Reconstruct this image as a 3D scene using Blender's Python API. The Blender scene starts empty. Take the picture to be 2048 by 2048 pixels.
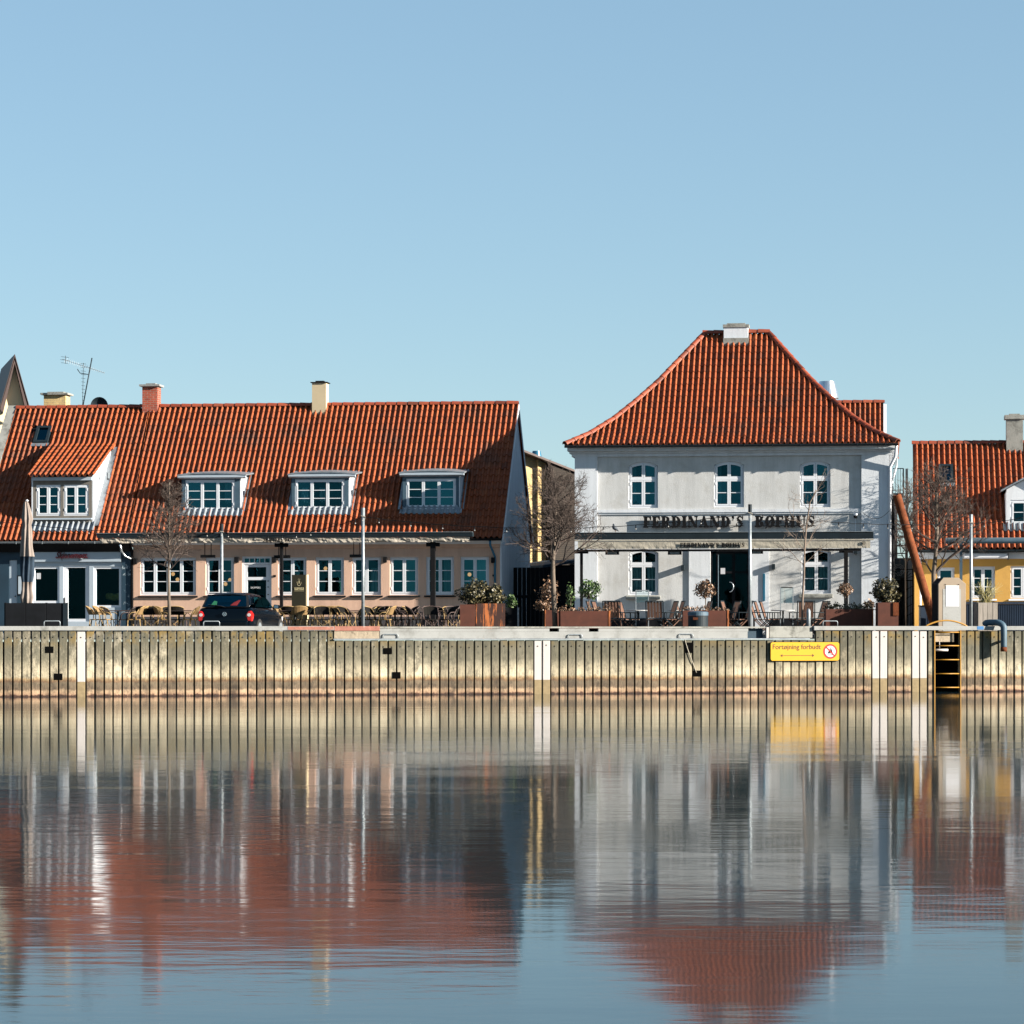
import bpy, math, random
from math import radians as R, sin, cos, tan, pi, sqrt, atan2
from mathutils import Vector, Matrix, noise
SC = bpy.context.scene
COL = SC.collection
# ------------------------------------------------------------------ camera
FPX, HOR, CX, EYE = 6000.0, 1252.0, 1024.0, 0.25      # measured on the 2048 px photograph
cam = bpy.data.cameras.new('camera'); camo = bpy.data.objects.new('camera', cam); COL.objects.link(camo)
cam.sensor_width = 36; cam.sensor_fit = 'HORIZONTAL'; cam.lens = FPX / 2048 * 36
cam.shift_y = (HOR - 1024) / 2048; cam.clip_start = .5; cam.clip_end = 9000
camo.location = (0, 0, EYE); camo.rotation_euler = (pi / 2, 0, 0)
SC.camera = camo
# ------------------------------------------------------------------ light
SUN_TRAVEL = Vector((-2.86, 1.06, -1.0)).normalized()
ts = -SUN_TRAVEL
SKYTINT = (.85, .985, 1.01, 1)
wd = bpy.data.worlds.new('World'); SC.world = wd; wd.use_nodes = True
nt = wd.node_tree; nt.nodes.clear()
sky = nt.nodes.new('ShaderNodeTexSky'); sky.sky_type = 'NISHITA'; sky.sun_disc = False
sky.sun_elevation = math.asin(ts.z); sky.sun_rotation = atan2(ts.x, ts.y)
sky.air_density = .9; sky.dust_density = 0; sky.ozone_density = 4; sky.altitude = 0
bg = nt.nodes.new('ShaderNodeBackground'); bg.inputs[1].default_value = .085
wo = nt.nodes.new('ShaderNodeOutputWorld')
gm = nt.nodes.new('ShaderNodeGamma'); gm.inputs[1].default_value = .55
tn = nt.nodes.new('ShaderNodeMix'); tn.data_type = 'RGBA'; tn.blend_type = 'MULTIPLY'; tn.inputs[0].default_value = 1; tn.inputs[7].default_value = SKYTINT
nt.links.new(sky.outputs[0], gm.inputs[0]); nt.links.new(gm.outputs[0], tn.inputs[6]); nt.links.new(tn.outputs[2], bg.inputs[0]); nt.links.new(bg.outputs[0], wo.inputs[0])
sl = bpy.data.lights.new('sun', 'SUN'); sl.energy = 5.0; sl.angle = R(.5); sl.color = (1, .92, .80)
so = bpy.data.objects.new('sun', sl); COL.objects.link(so); so.rotation_euler = SUN_TRAVEL.to_track_quat('-Z', 'Y').to_euler()
so.location = (60, -20, 40)
SC.view_settings.view_transform = 'Standard'; SC.view_settings.look = 'None'
SC.view_settings.exposure = 1.85; SC.view_settings.gamma = 1; SC.view_settings.use_curve_mapping = False
SC.cycles.max_bounces = 6; SC.cycles.diffuse_bounces = 2; SC.cycles.transparent_max_bounces = 10
SC.cycles.glossy_bounces = 4; SC.cycles.sample_clamp_indirect = 6
SC.cycles.use_denoising = True
# ------------------------------------------------------------------ helpers
RND = random.Random(7)
def W(px, py, d):
    return Vector(((px - CX) / FPX * d, d, EYE + (HOR - py) / FPX * d))
class Frame:
    """plan frame of a facade: x along it, y away from the water, origin on the ground"""
    def __init__(s, px, d, th):
        s.x0, s.y0 = (px - CX) / FPX * d, d; s.c, s.s = cos(R(th)), sin(R(th)); s.th = R(th)
    def u(s, px, v=0):
        k = (px - CX) / FPX
        return (k * (s.y0 + v * s.c) - s.x0 - v * s.s) / (s.c + k * s.s)
    def depth(s, px, v=0): return s.y0 - s.u(px, v) * s.s + v * s.c
    def z(s, px, py, v=0): return EYE + (HOR - py) / FPX * s.depth(px, v)
    def zz(s, py, u, v=0): return EYE + (HOR - py) / FPX * (s.y0 - u * s.s + v * s.c)
    def w(s, u, v, z=0): return Vector((s.x0 + u * s.c + v * s.s, s.y0 - u * s.s + v * s.c, z))
    def on(s, px, py, f):            # where the sight line meets the surface z = f(v)
        a, b = -2., 14.
        for _ in range(40):
            m = (a + b) / 2
            if s.z(px, py, m) > f(m): a = m
            else: b = m
        return s.u(px, a), a, f(a)
def props(o, label=None, cat=None, group=None, kind=None):
    if label: o['label'] = label
    if cat: o['category'] = cat
    if group: o['group'] = group
    if kind: o['kind'] = kind
    return o
def thing(name, label, cat, loc=(0, 0, 0), rz=0, group=None):
    o = bpy.data.objects.new(name, None); COL.objects.link(o); o.location = loc; o.rotation_euler = (0, 0, rz)
    o.empty_display_size = .1
    return props(o, label, cat, group)
def fthing(fr, name, label, cat, u=0, v=0, z=0, group=None):
    return thing(name, label, cat, fr.w(u, v, z), -fr.th, group)
def dup(root, loc, rz, label, group=None, scale=None):
    r = root.copy(); COL.objects.link(r); r.location = loc; r.rotation_euler = (0, 0, rz); r['label'] = label
    if group: r['group'] = group
    if scale: r.scale = scale
    for ch in list(root.children):
        c = ch.copy(); COL.objects.link(c); c.parent = r
        for g in list(ch.children):
            d = g.copy(); COL.objects.link(d); d.parent = c
    return r
class MB:
    def __init__(s): s.v = []; s.f = []; s.r = []; s.cur = .5
    def add(s, vs, fs):
        o = len(s.v); s.v += [tuple(p) for p in vs]
        s.f += [tuple(i + o for i in f) for f in fs]; s.r += [s.cur] * len(fs); return s
    def box(s, x0, x1, y0, y1, z0, z1):
        return s.add([(x0, y0, z0), (x1, y0, z0), (x1, y1, z0), (x0, y1, z0), (x0, y0, z1), (x1, y0, z1), (x1, y1, z1), (x0, y1, z1)],
              [(3, 2, 1, 0), (4, 5, 6, 7), (0, 1, 5, 4), (1, 2, 6, 5), (2, 3, 7, 6), (3, 0, 4, 7)])
    def quad(s, *p): return s.add(p, [tuple(range(len(p)))])
    def prism(s, pts, y0, y1):           # polygon in x,z pushed along y (y0 nearest)
        n = len(pts)
        a = sum(pts[i][0] * pts[(i + 1) % n][1] - pts[(i + 1) % n][0] * pts[i][1] for i in range(n))
        if a < 0: pts = pts[::-1]
        vs = [(p[0], y0, p[1]) for p in pts] + [(p[0], y1, p[1]) for p in pts]
        return s.add(vs, [tuple(range(n)), tuple(range(2 * n - 1, n - 1, -1))] + [((i + 1) % n, i, i + n, (i + 1) % n + n) for i in range(n)])
    def prismx(s, pts, x0, x1):          # polygon in y,z pushed along x
        n = len(pts)
        a = sum(pts[i][0] * pts[(i + 1) % n][1] - pts[(i + 1) % n][0] * pts[i][1] for i in range(n))
        if a < 0: pts = pts[::-1]
        vs = [(x0, p[0], p[1]) for p in pts] + [(x1, p[0], p[1]) for p in pts]
        return s.add(vs, [tuple(range(n - 1, -1, -1)), tuple(range(n, 2 * n))] + [(i, (i + 1) % n, (i + 1) % n + n, i + n) for i in range(n)])
    def prismz(s, pts, z0, z1):
        n = len(pts)
        vs = [(p[0], p[1], z0) for p in pts] + [(p[0], p[1], z1) for p in pts]
        return s.add(vs, [tuple(range(n - 1, -1, -1)), tuple(range(n, 2 * n))] + [(i, (i + 1) % n, (i + 1) % n + n, i + n) for i in range(n)])
    def tube(s, pts, rad, n=8, caps=True):
        pts = [Vector(p) for p in pts]; m = len(pts)
        if not isinstance(rad, (list, tuple)): rad = [rad] * m
        d0 = (pts[1] - pts[0]).normalized()
        up = Vector((0, 0, 1)) if abs(d0.z) < .9 else Vector((1, 0, 0))
        a = d0.cross(up).normalized(); vs = []
        for i, p in enumerate(pts):
            d = (pts[min(i + 1, m - 1)] - pts[max(i - 1, 0)]).normalized()
            a = (a - d * a.dot(d)).normalized(); b = d.cross(a)
            for k in range(n):
                t = 2 * pi * k / n; vs.append(p + (a * cos(t) + b * sin(t)) * rad[i])
        fs = [(i * n + k, i * n + (k + 1) % n, (i + 1) * n + (k + 1) % n, (i + 1) * n + k) for i in range(m - 1) for k in range(n)]
        if caps: fs += [tuple(range(n - 1, -1, -1)), tuple(range((m - 1) * n, m * n))]
        return s.add(vs, fs)
    def lathe(s, prof, c=(0, 0, 0), n=16):
        vs = [(c[0] + r * cos(2 * pi * k / n), c[1] + r * sin(2 * pi * k / n), c[2] + z) for r, z in prof for k in range(n)]
        m = len(prof)
        fs = [(i * n + k, i * n + (k + 1) % n, (i + 1) * n + (k + 1) % n, (i + 1) * n + k) for i in range(m - 1) for k in range(n)]
        fs += [tuple(range(n - 1, -1, -1)), tuple(range((m - 1) * n, m * n))]
        return s.add(vs, fs)
    def bar(s, p, q, w, h):
        p, q = Vector(p), Vector(q); d = (q - p).normalized()
        up = Vector((0, 0, 1)) if abs(d.z) < .95 else Vector((0, 1, 0))
        a = d.cross(up).normalized() * w / 2; b = a.cross(d).normalized() * h / 2
        vs = [p - a - b, p + a - b, p + a + b, p - a + b, q - a - b, q + a - b, q + a + b, q - a + b]
        return s.add(vs, [(0, 1, 2, 3), (7, 6, 5, 4), (1, 0, 4, 5), (2, 1, 5, 6), (3, 2, 6, 7), (0, 3, 7, 4)])
    def sphere(s, c, r, n=10, sz=1):
        prof = [(r * sin(pi * (i + .02) / n * .996), -r * cos(pi * i / n) * sz) for i in range(n + 1)]
        return s.lathe(prof, c, n + 2)
    def build(s, name, mat, parent=None, smooth=False, bevel=0, loc=None):
        me = bpy.data.meshes.new(name); me.from_pydata(s.v, [], s.f); me.materials.append(mat)
        at = me.attributes.new('rnd', 'FLOAT', 'FACE'); at.data.foreach_set('value', s.r)
        if smooth: me.polygons.foreach_set('use_smooth', [True] * len(me.polygons))
        me.update()
        o = bpy.data.objects.new(name, me); COL.objects.link(o)
        if parent: o.parent = parent
        if loc: o.location = loc
        if bevel:
            b = o.modifiers.new('bevel', 'BEVEL'); b.width = bevel; b.segments = 2; b.limit_method = 'ANGLE'
        return o
# ------------------------------------------------------------------ materials
def nodes(name):
    m = bpy.data.materials.new(name); m.use_nodes = True; t = m.node_tree; t.nodes.clear()
    o = t.nodes.new('ShaderNodeOutputMaterial'); b = t.nodes.new('ShaderNodeBsdfPrincipled')
    t.links.new(b.outputs[0], o.inputs[0]); return m, t, b
def nd(t, typ, **kw):
    n = t.nodes.new(typ)
    for k, v in kw.items(): setattr(n, k, v)
    return n
def noise_nd(t, scale, detail=4, stretch=(1, 1, 1), coord='Object', rough=.6, dist=0):
    tc = nd(t, 'ShaderNodeTexCoord'); mp = nd(t, 'ShaderNodeMapping'); mp.inputs['Scale'].default_value = stretch
    n = nd(t, 'ShaderNodeTexNoise'); n.inputs['Scale'].default_value = scale; n.inputs['Detail'].default_value = detail
    n.inputs['Roughness'].default_value = rough; n.inputs['Distortion'].default_value = dist
    t.links.new(tc.outputs[coord], mp.inputs[0]); t.links.new(mp.outputs[0], n.inputs[0]); return n
def ramp(t, src, stops, interp='LINEAR'):
    r = nd(t, 'ShaderNodeValToRGB'); r.color_ramp.interpolation = interp
    e = r.color_ramp.elements
    while len(e) < len(stops): e.new(.5)
    for el, (p, c) in zip(e, stops):
        el.position = p; el.color = (c[0], c[1], c[2], 1) if isinstance(c, (tuple, list)) else (c, c, c, 1)
    t.links.new(src, r.inputs[0]); return r
def mix(t, a, b, fac, typ='MIX'):
    m = nd(t, 'ShaderNodeMix', data_type='RGBA', blend_type=typ)
    for s, i in ((fac, 0), (a, 6), (b, 7)):
        if isinstance(s, (int, float)): m.inputs[i].default_value = s
        elif isinstance(s, (tuple, list)): m.inputs[i].default_value = (s[0], s[1], s[2], 1)
        else: t.links.new(s, m.inputs[i])
    return m.outputs[2]
def mth(t, op, a, b=0., c=0.):
    m = nd(t, 'ShaderNodeMath', operation=op)
    for i, s in enumerate((a, b, c)):
        if isinstance(s, (int, float)): m.inputs[i].default_value = s
        else: t.links.new(s, m.inputs[i])
    return m.outputs[0]
def bump(t, b, src, dist, strength=1):
    n = nd(t, 'ShaderNodeBump'); n.inputs['Distance'].default_value = dist; n.inputs['Strength'].default_value = strength
    t.links.new(src, n.inputs['Height']); t.links.new(n.outputs[0], b.inputs['Normal'])
ALB = .87
def mk(name, col, rough=.8, var=.12, scale=3, bmp=0, bscale=30, metal=0, spec=.4, stretch=(1, 1, 1), rnd=0, stain=None, stain_at=(.55, .72), stain_scale=1.5, emit=None, grime=0):
    col = tuple(c * ALB for c in col); stain = stain and tuple(c * ALB for c in stain)
    m, t, b = nodes(name)
    n = noise_nd(t, scale, 5, stretch)
    lo = tuple(max(0, c * (1 - var)) for c in col); hi = tuple(min(1, c * (1 + var)) for c in col)
    c = ramp(t, n.outputs[0], [(.3, lo), (.7, hi)]).outputs[0]
    if rnd:
        a = nd(t, 'ShaderNodeAttribute', attribute_name='rnd')
        k = mth(t, 'MULTIPLY_ADD', a.outputs['Fac'], 2 * rnd, 1 - rnd)
        cmb = nd(t, 'ShaderNodeCombineColor')
        for i in range(3): t.links.new(k, cmb.inputs[i])
        c = mix(t, c, cmb.outputs[0], 1., 'MULTIPLY')
    if grime:
        sp = nd(t, 'ShaderNodeTexCoord'); sz = nd(t, 'ShaderNodeSeparateXYZ'); t.links.new(sp.outputs['Object'], sz.inputs[0])
        st = noise_nd(t, 2.2, 6, (1.6, 1.6, .16), rough=.75)
        c = mix(t, c, ramp(t, st.outputs[0], [(.34, 1 - grime), (.56, 1.)]).outputs[0], 1., 'MULTIPLY')
        dn = noise_nd(t, 2.5, 5, rough=.75)
        zz = mth(t, 'ADD', sz.outputs[2], mth(t, 'MULTIPLY_ADD', dn.outputs[0], 1.6, -.8))
        c = mix(t, c, ramp(t, zz, [(.1, 1 - 1.6 * grime), (.75, 1.)]).outputs[0], 1., 'MULTIPLY')
    if stain:
        n2 = noise_nd(t, stain_scale, 6, stretch, rough=.7)
        f = ramp(t, n2.outputs[0], [(stain_at[0], 0.), (stain_at[1], 1.)]).outputs[0]
        c = mix(t, c, stain, f)
    t.links.new(c, b.inputs['Base Color'])
    b.inputs['Roughness'].default_value = rough; b.inputs['Metallic'].default_value = metal
    b.inputs['Specular IOR Level'].default_value = spec
    if bmp:
        n3 = noise_nd(t, bscale, 5); bump(t, b, n3.outputs[0], bmp)
    if emit:
        b.inputs['Emission Color'].default_value = (*emit[:3], 1); b.inputs['Emission Strength'].default_value = emit[3]
    return m
M = {}
def brickmat(name, c1, c2, mortar, sx=.22, sy=.075):
    m, t, b = nodes(name)
    tc = nd(t, 'ShaderNodeTexCoord'); sp = nd(t, 'ShaderNodeSeparateXYZ'); cb = nd(t, 'ShaderNodeCombineXYZ')
    t.links.new(tc.outputs['Object'], sp.inputs[0])
    t.links.new(mth(t, 'ADD', sp.outputs[0], sp.outputs[1]), cb.inputs[0]); t.links.new(sp.outputs[2], cb.inputs[1])
    br = nd(t, 'ShaderNodeTexBrick'); t.links.new(cb.outputs[0], br.inputs[0])
    br.inputs['Color1'].default_value = (*c1, 1); br.inputs['Color2'].default_value = (*c2, 1); br.inputs['Mortar'].default_value = (*mortar, 1)
    br.inputs['Scale'].default_value = 1; br.inputs['Brick Width'].default_value = sx; br.inputs['Row Height'].default_value = sy
    br.inputs['Mortar Size'].default_value = .007; br.inputs['Bias'].default_value = -.2
    n = noise_nd(t, 4, 4)
    c = mix(t, br.outputs[0], ramp(t, n.outputs[0], [(.3, .7), (.7, 1.15)]).outputs[0], 1., 'MULTIPLY')
    t.links.new(c, b.inputs['Base Color']); b.inputs['Roughness'].default_value = .9
    bump(t, b, mth(t, 'SUBTRACT', 1., br.outputs['Fac']), .006)
    return m
def tilemat(name, base):
    base = tuple(c * ALB for c in base)
    m, t, b = nodes(name)
    a = nd(t, 'ShaderNodeAttribute', attribute_name='rnd')
    r = ramp(t, a.outputs['Fac'], [(0, tuple(c * .50 for c in base)), (.3, tuple(c * .92 for c in base)), (.7, base), (1, (base[0] * 1.15, base[1] * 1.35, base[2] * 1.5))])
    n = noise_nd(t, 14, 5, rough=.7)
    c = mix(t, r.outputs[0], ramp(t, n.outputs[0], [(.25, .72), (.7, 1.12)]).outputs[0], 1., 'MULTIPLY')
    n2 = noise_nd(t, .55, 5, rough=.75)
    c = mix(t, c, (.05, .03, .02), ramp(t, n2.outputs[0], [(.50, 0.), (.72, .75)]).outputs[0])
    n4 = noise_nd(t, 40, 3)
    c = mix(t, c, (.22, .2, .15), ramp(t, n4.outputs[0], [(.67, 0.), (.74, .5)]).outputs[0])
    t.links.new(c, b.inputs['Base Color']); b.inputs['Roughness'].default_value = .62; b.inputs['Specular IOR Level'].default_value = .35
    bump(t, b, noise_nd(t, 60, 3).outputs[0], .003)
    return m
M['tile'] = tilemat('clay_tile', (.26, .056, .013))
M['ridge'] = tilemat('ridge_tile', (.26, .048, .018))
M['white'] = mk('white_render', (.57, .60, .64), .85, .03, 1.2, .004, 25, stain=(.42, .42, .42), stain_at=(.58, .80), stain_scale=.9, grime=.16)
M['grey_render'] = mk('grey_render', (.50, .505, .505), .9, .05, 1.0, .006, 30, stain=(.37, .36, .34), stain_at=(.5, .75), stain_scale=1.6, grime=.18)
M['pink'] = mk('pink_render', (.56, .365, .27), .88, .05, 1.1, .004, 25, stain=(.46, .29, .22), stain_at=(.55, .8), stain_scale=1.2, grime=.14)
M['pink_dark'] = mk('grey_plinth', (.045, .045, .05), .88, .06, 1.5)
M['yellow'] = mk('yellow_render', (.50, .28, .065), .88, .06, 1.0, .004, 25, stain=(.38, .20, .05), stain_at=(.55, .8), stain_scale=1.4)
M['cream'] = mk('cream_render', (.72, .58, .36), .88, .04, 1.0)
M['cream_chim'] = mk('cream_chimney_render', (.46, .38, .25), .88, .05, 2, stain=(.42, .34, .24), stain_at=(.55, .8))
M['paint'] = mk('white_paint', (.62, .64, .68), .5, .02, 4)
M['greypaint'] = mk('pale_grey_paint', (.36, .42, .48), .55, .04, 3)
M['bluewall'] = mk('dark_blue_render', (.008, .030, .052), .7, .15, 1.5, .003, 20)
M['blueflake'] = mk('flaking_blue_render', (.010, .035, .06), .75, .15, 3, stain=(.32, .38, .42), stain_at=(.60, .63), stain_scale=7)
M['black'] = mk('black_metal', (.006, .006, .007), .7, .2, 4, spec=.12)
M['nearblack'] = mk('black_board', (.006, .007, .009), .8, .3, 3, spec=.12)
M['darksteel'] = mk('dark_steel', (.010, .018, .024), .6, .2, 3, spec=.2)
M['zinc'] = mk('zinc', (.30, .33, .36), .45, .18, 5, metal=.6, stain=(.14, .16, .18), stain_at=(.5, .75), stain_scale=3)
M['zincpaint'] = mk('blue_grey_zinc', (.045, .085, .12), .6, .2, 3)
M['galv'] = mk('galvanised_steel', (.24, .27, .29), .5, .25, 14, metal=.5)
M['bright'] = mk('bright_steel', (.62, .66, .70), .25, .1, 6, metal=.9)
M['bluemetal'] = mk('blue_enamelled_metal', (.02, .12, .20), .35, .2, 4, metal=.3)
M['brownwood'] = mk('brown_painted_wood', (.07, .045, .04), .6, .2, 5)
M['greywood'] = mk('weathered_grey_wood', (.16, .145, .125), .85, .3, 6, .004, 30, stretch=(1, 1, .15), stain=(.09, .08, .07), stain_at=(.5, .75), stain_scale=3)
M['wood'] = mk('pale_plank_wood', (.22, .195, .17), .85, .25, 6, .004, 30, stretch=(6, 6, .4), rnd=.2)
M['darkmatt'] = mk('dark_interior', (.010, .010, .010), .95, .4, 1)  # even near-black matt for room boxes, soil and blinds
M['curtain'] = mk('curtain_cloth', (.16, .22, .23), .9, .1, 6)
M['concrete'] = mk('pale_concrete', (.245, .25, .245), .85, .10, 1.6, .004, 30, stain=(.13, .13, .12), stain_at=(.50, .75), stain_scale=1.7)
M['worn_concrete'] = mk('worn_concrete', (.27, .22, .16), .9, .2, 5, .012, 14, stain=(.07, .05, .03), stain_at=(.56, .66), stain_scale=4)
M['dirtyconc'] = mk('stained_concrete', (.24, .24, .22), .9, .15, 3, .006, 20, stain=(.08, .08, .07), stain_at=(.5, .68), stain_scale=2.5)
M['tanstone'] = mk('tan_sheet_metal', (.20, .155, .11), .6, .1, 2)
M['rust'] = mk('rust', (.15, .045, .018), .85, .3, 5, .004, 40, spec=.1, stain=(.07, .022, .012), stain_at=(.48, .7), stain_scale=4)
M['rustbright'] = mk('orange_rust', (.40, .12, .032), .8, .25, 8, .003, 40, stretch=(6, 6, .6), stain=(.035, .012, .008), stain_at=(.44, .50), stain_scale=1.3)
M['rustpaint'] = mk('rust_red_edge', (.27, .11, .08), .85, .2, 6, .006, 25, stain=(.42, .40, .36), stain_at=(.6, .7), stain_scale=4)
M['corten'] = mk('corten', (.075, .020, .010), .8, .25, 4, .002, 40)
M['bark'] = mk('bark', (.11, .085, .065), .9, .35, 12, .006, 40, stretch=(1, 1, .3))
M['twig'] = mk('twig_bark', (.062, .044, .036), .9, .3, 4)
M['paletwig'] = mk('pale_twig_bark', (.16, .12, .095), .9, .25, 4)
def leafmat(name, c1, c2):
    m, t, b = nodes(name); a = nd(t, 'ShaderNodeAttribute', attribute_name='rnd')
    r = ramp(t, a.outputs['Fac'], [(0, c1), (.75, c2), (1, tuple(min(1, x * 2.0) for x in c2))])
    t.links.new(r.outputs[0], b.inputs['Base Color']); b.inputs['Roughness'].default_value = .45; b.inputs['Specular IOR Level'].default_value = .35
    return m
M['leaf'] = leafmat('evergreen_leaves', (.012, .014, .007), (.085, .070, .032))
M['leafgreen'] = leafmat('green_leaves', (.015, .035, .012), (.06, .10, .03))
M['leafbrown'] = leafmat('brown_leaves', (.05, .03, .018), (.17, .10, .06))
M['reed'] = leafmat('reed', (.12, .10, .04), (.28, .24, .10))
M['tilebrick'] = brickmat('red_brick', (.30, .060, .030), (.20, .040, .024), (.26, .19, .15))
M['yellowbrick'] = brickmat('yellow_brick', (.52, .38, .17), (.44, .30, .13), (.34, .27, .18))
M['shadedbrick'] = brickmat('shaded_brick', (.025, .018, .012), (.018, .013, .010), (.015, .012, .010))  # near-black copy of the brick, with the wall's shade put into its colour
M['valance'] = mk('canvas', (.33, .30, .245), .9, .12, 5, .01, 9)
M['canvas_worn'] = mk('crumpled_canvas', (.34, .30, .25), .9, .3, 4, .03, 7, stretch=(1, 1, .4), stain=(.12, .10, .08), stain_at=(.5, .66), stain_scale=4)
M['parasol'] = mk('beige_canvas', (.20, .165, .145), .9, .1, 6)
M['navycanvas'] = mk('navy_canvas', (.015, .03, .05), .9, .2, 6)
M['rattan'] = mk('rattan_cane', (.27, .175, .07), .6, .25, 18)
M['weave_dark'] = mk('dark_weave', (.010, .009, .008), .9, .5, 60, spec=.1)
M['weave_tan'] = mk('tan_weave', (.19, .115, .045), .75, .3, 60)
M['teak'] = mk('brown_slat', (.13, .065, .042), .7, .25, 7, stretch=(1, 1, .2))
M['tabletop'] = mk('table_top', (.05, .035, .03), .4, .2, 5)
M['palegrey_top'] = mk('pale_table_top', (.38, .38, .38), .35, .1, 5)
M['signyellow'] = mk('sign_yellow', (.52, .29, .008), .45, .03, 2)
M['signred'] = mk('sign_red', (.42, .02, .012), .5, .05, 3)
M['signwhite'] = mk('sign_white', (.58, .58, .60), .5, .03, 3)
M['ladyellow'] = mk('yellow_paint', (.30, .145, .010), .5, .15, 12, stain=(.30, .10, .02), stain_at=(.62, .68), stain_scale=12)
M['textbrown'] = mk('dark_brown_lettering', (.10, .035, .012), .6, .1, 3)
M['letter'] = mk('black_lettering', (.006, .006, .007), .8, .1, 3, spec=.1)
M['scriptred'] = mk('dark_red_lettering', (.06, .004, .009), .4, .2, 5)
M['gold'] = mk('pale_gold_lettering', (.50, .42, .24), .5, .1, 5)
M['boardgold'] = mk('dark_gold_board', (.040, .034, .020), .35, .2, 1, metal=.4)
M['paper'] = mk('paper', (.48, .49, .52), .8, .02, 3)
M['carpaint'] = mk('dark_blue_car_paint', (.001, .003, .006), .12, .1, 2, spec=.18)
M['carblack'] = mk('black_plastic', (.012, .012, .013), .55, .1, 5)
M['redlamp'] = mk('red_lens', (.50, .008, .006), .12, .15, 20, spec=.7)
M['clearlamp'] = mk('clear_lens', (.65, .62, .60), .12, .1, 20, spec=.7)
M['rubber'] = mk('rubber', (.015, .015, .015), .85, .2, 8)
M['redcloth'] = mk('red_cloth', (.14, .005, .008), .8, .1, 8)
M['greenpaper'] = mk('green_print', (.012, .11, .05), .6, .1, 8)
M['bluepaint'] = mk('bright_blue_paint', (.015, .12, .30), .6, .1, 8)
M['navywall'] = mk('dark_blue_corrugated_metal', (.010, .022, .045), .55, .2, 3)
M['bulb'] = mk('bulb_glass', (.30, .30, .29), .15, .05, 5)
M['pigeon'] = mk('pigeon_feathers', (.045, .055, .07), .7, .4, 14)
M['asphalt'] = mk('asphalt', (.055, .055, .057), .9, .2, 8, .004, 60)
M['paving'] = mk('paving', (.20, .19, .175), .9, .15, 4, .004, 30)
M['lamp'] = mk('warm_lamp_globe', (.6, .35, .15), .5, .05, 5, emit=(1, .40, .15, .3))
M['mustard'] = mk('mustard_cloth', (.20, .14, .03), .9, .2, 5)
def glassmat(name, refl, tint=(.55, .8, .85)):
    m = bpy.data.materials.new(name); m.use_nodes = True; t = m.node_tree; t.nodes.clear()
    o = nd(t, 'ShaderNodeOutputMaterial'); tr = nd(t, 'ShaderNodeBsdfTransparent'); gl = nd(t, 'ShaderNodeBsdfGlossy')
    tr.inputs[0].default_value = (*tint, 1); gl.inputs['Roughness'].default_value = .015; gl.inputs['Color'].default_value = (.10, .62, .88, 1)
    n = noise_nd(t, 1.3, 2); bn = nd(t, 'ShaderNodeBump'); bn.inputs['Distance'].default_value = .004
    t.links.new(n.outputs[0], bn.inputs['Height']); t.links.new(bn.outputs[0], gl.inputs['Normal'])
    lw = nd(t, 'ShaderNodeFresnel'); lw.inputs[0].default_value = 1.5
    at = nd(t, 'ShaderNodeAttribute', attribute_name='rnd')
    f = mth(t, 'MULTIPLY', mth(t, 'MULTIPLY_ADD', lw.outputs[0], 1. if refl else .3, refl), mth(t, 'MULTIPLY_ADD', at.outputs['Fac'], 1.1, .45))
    mx = nd(t, 'ShaderNodeMixShader'); t.links.new(f, mx.inputs[0]); t.links.new(tr.outputs[0], mx.inputs[1]); t.links.new(gl.outputs[0], mx.inputs[2])
    t.links.new(mx.outputs[0], o.inputs[0]); return m
M['glass'] = glassmat('window_glass', .034)
M['glassdim'] = glassmat('dim_window_glass', .0)
M['clearglass'] = glassmat('clear_screen', .001, (.93, .96, .95))
M['carglass'] = glassmat('tinted_car_glass', .04, (.25, .40, .42))
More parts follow.
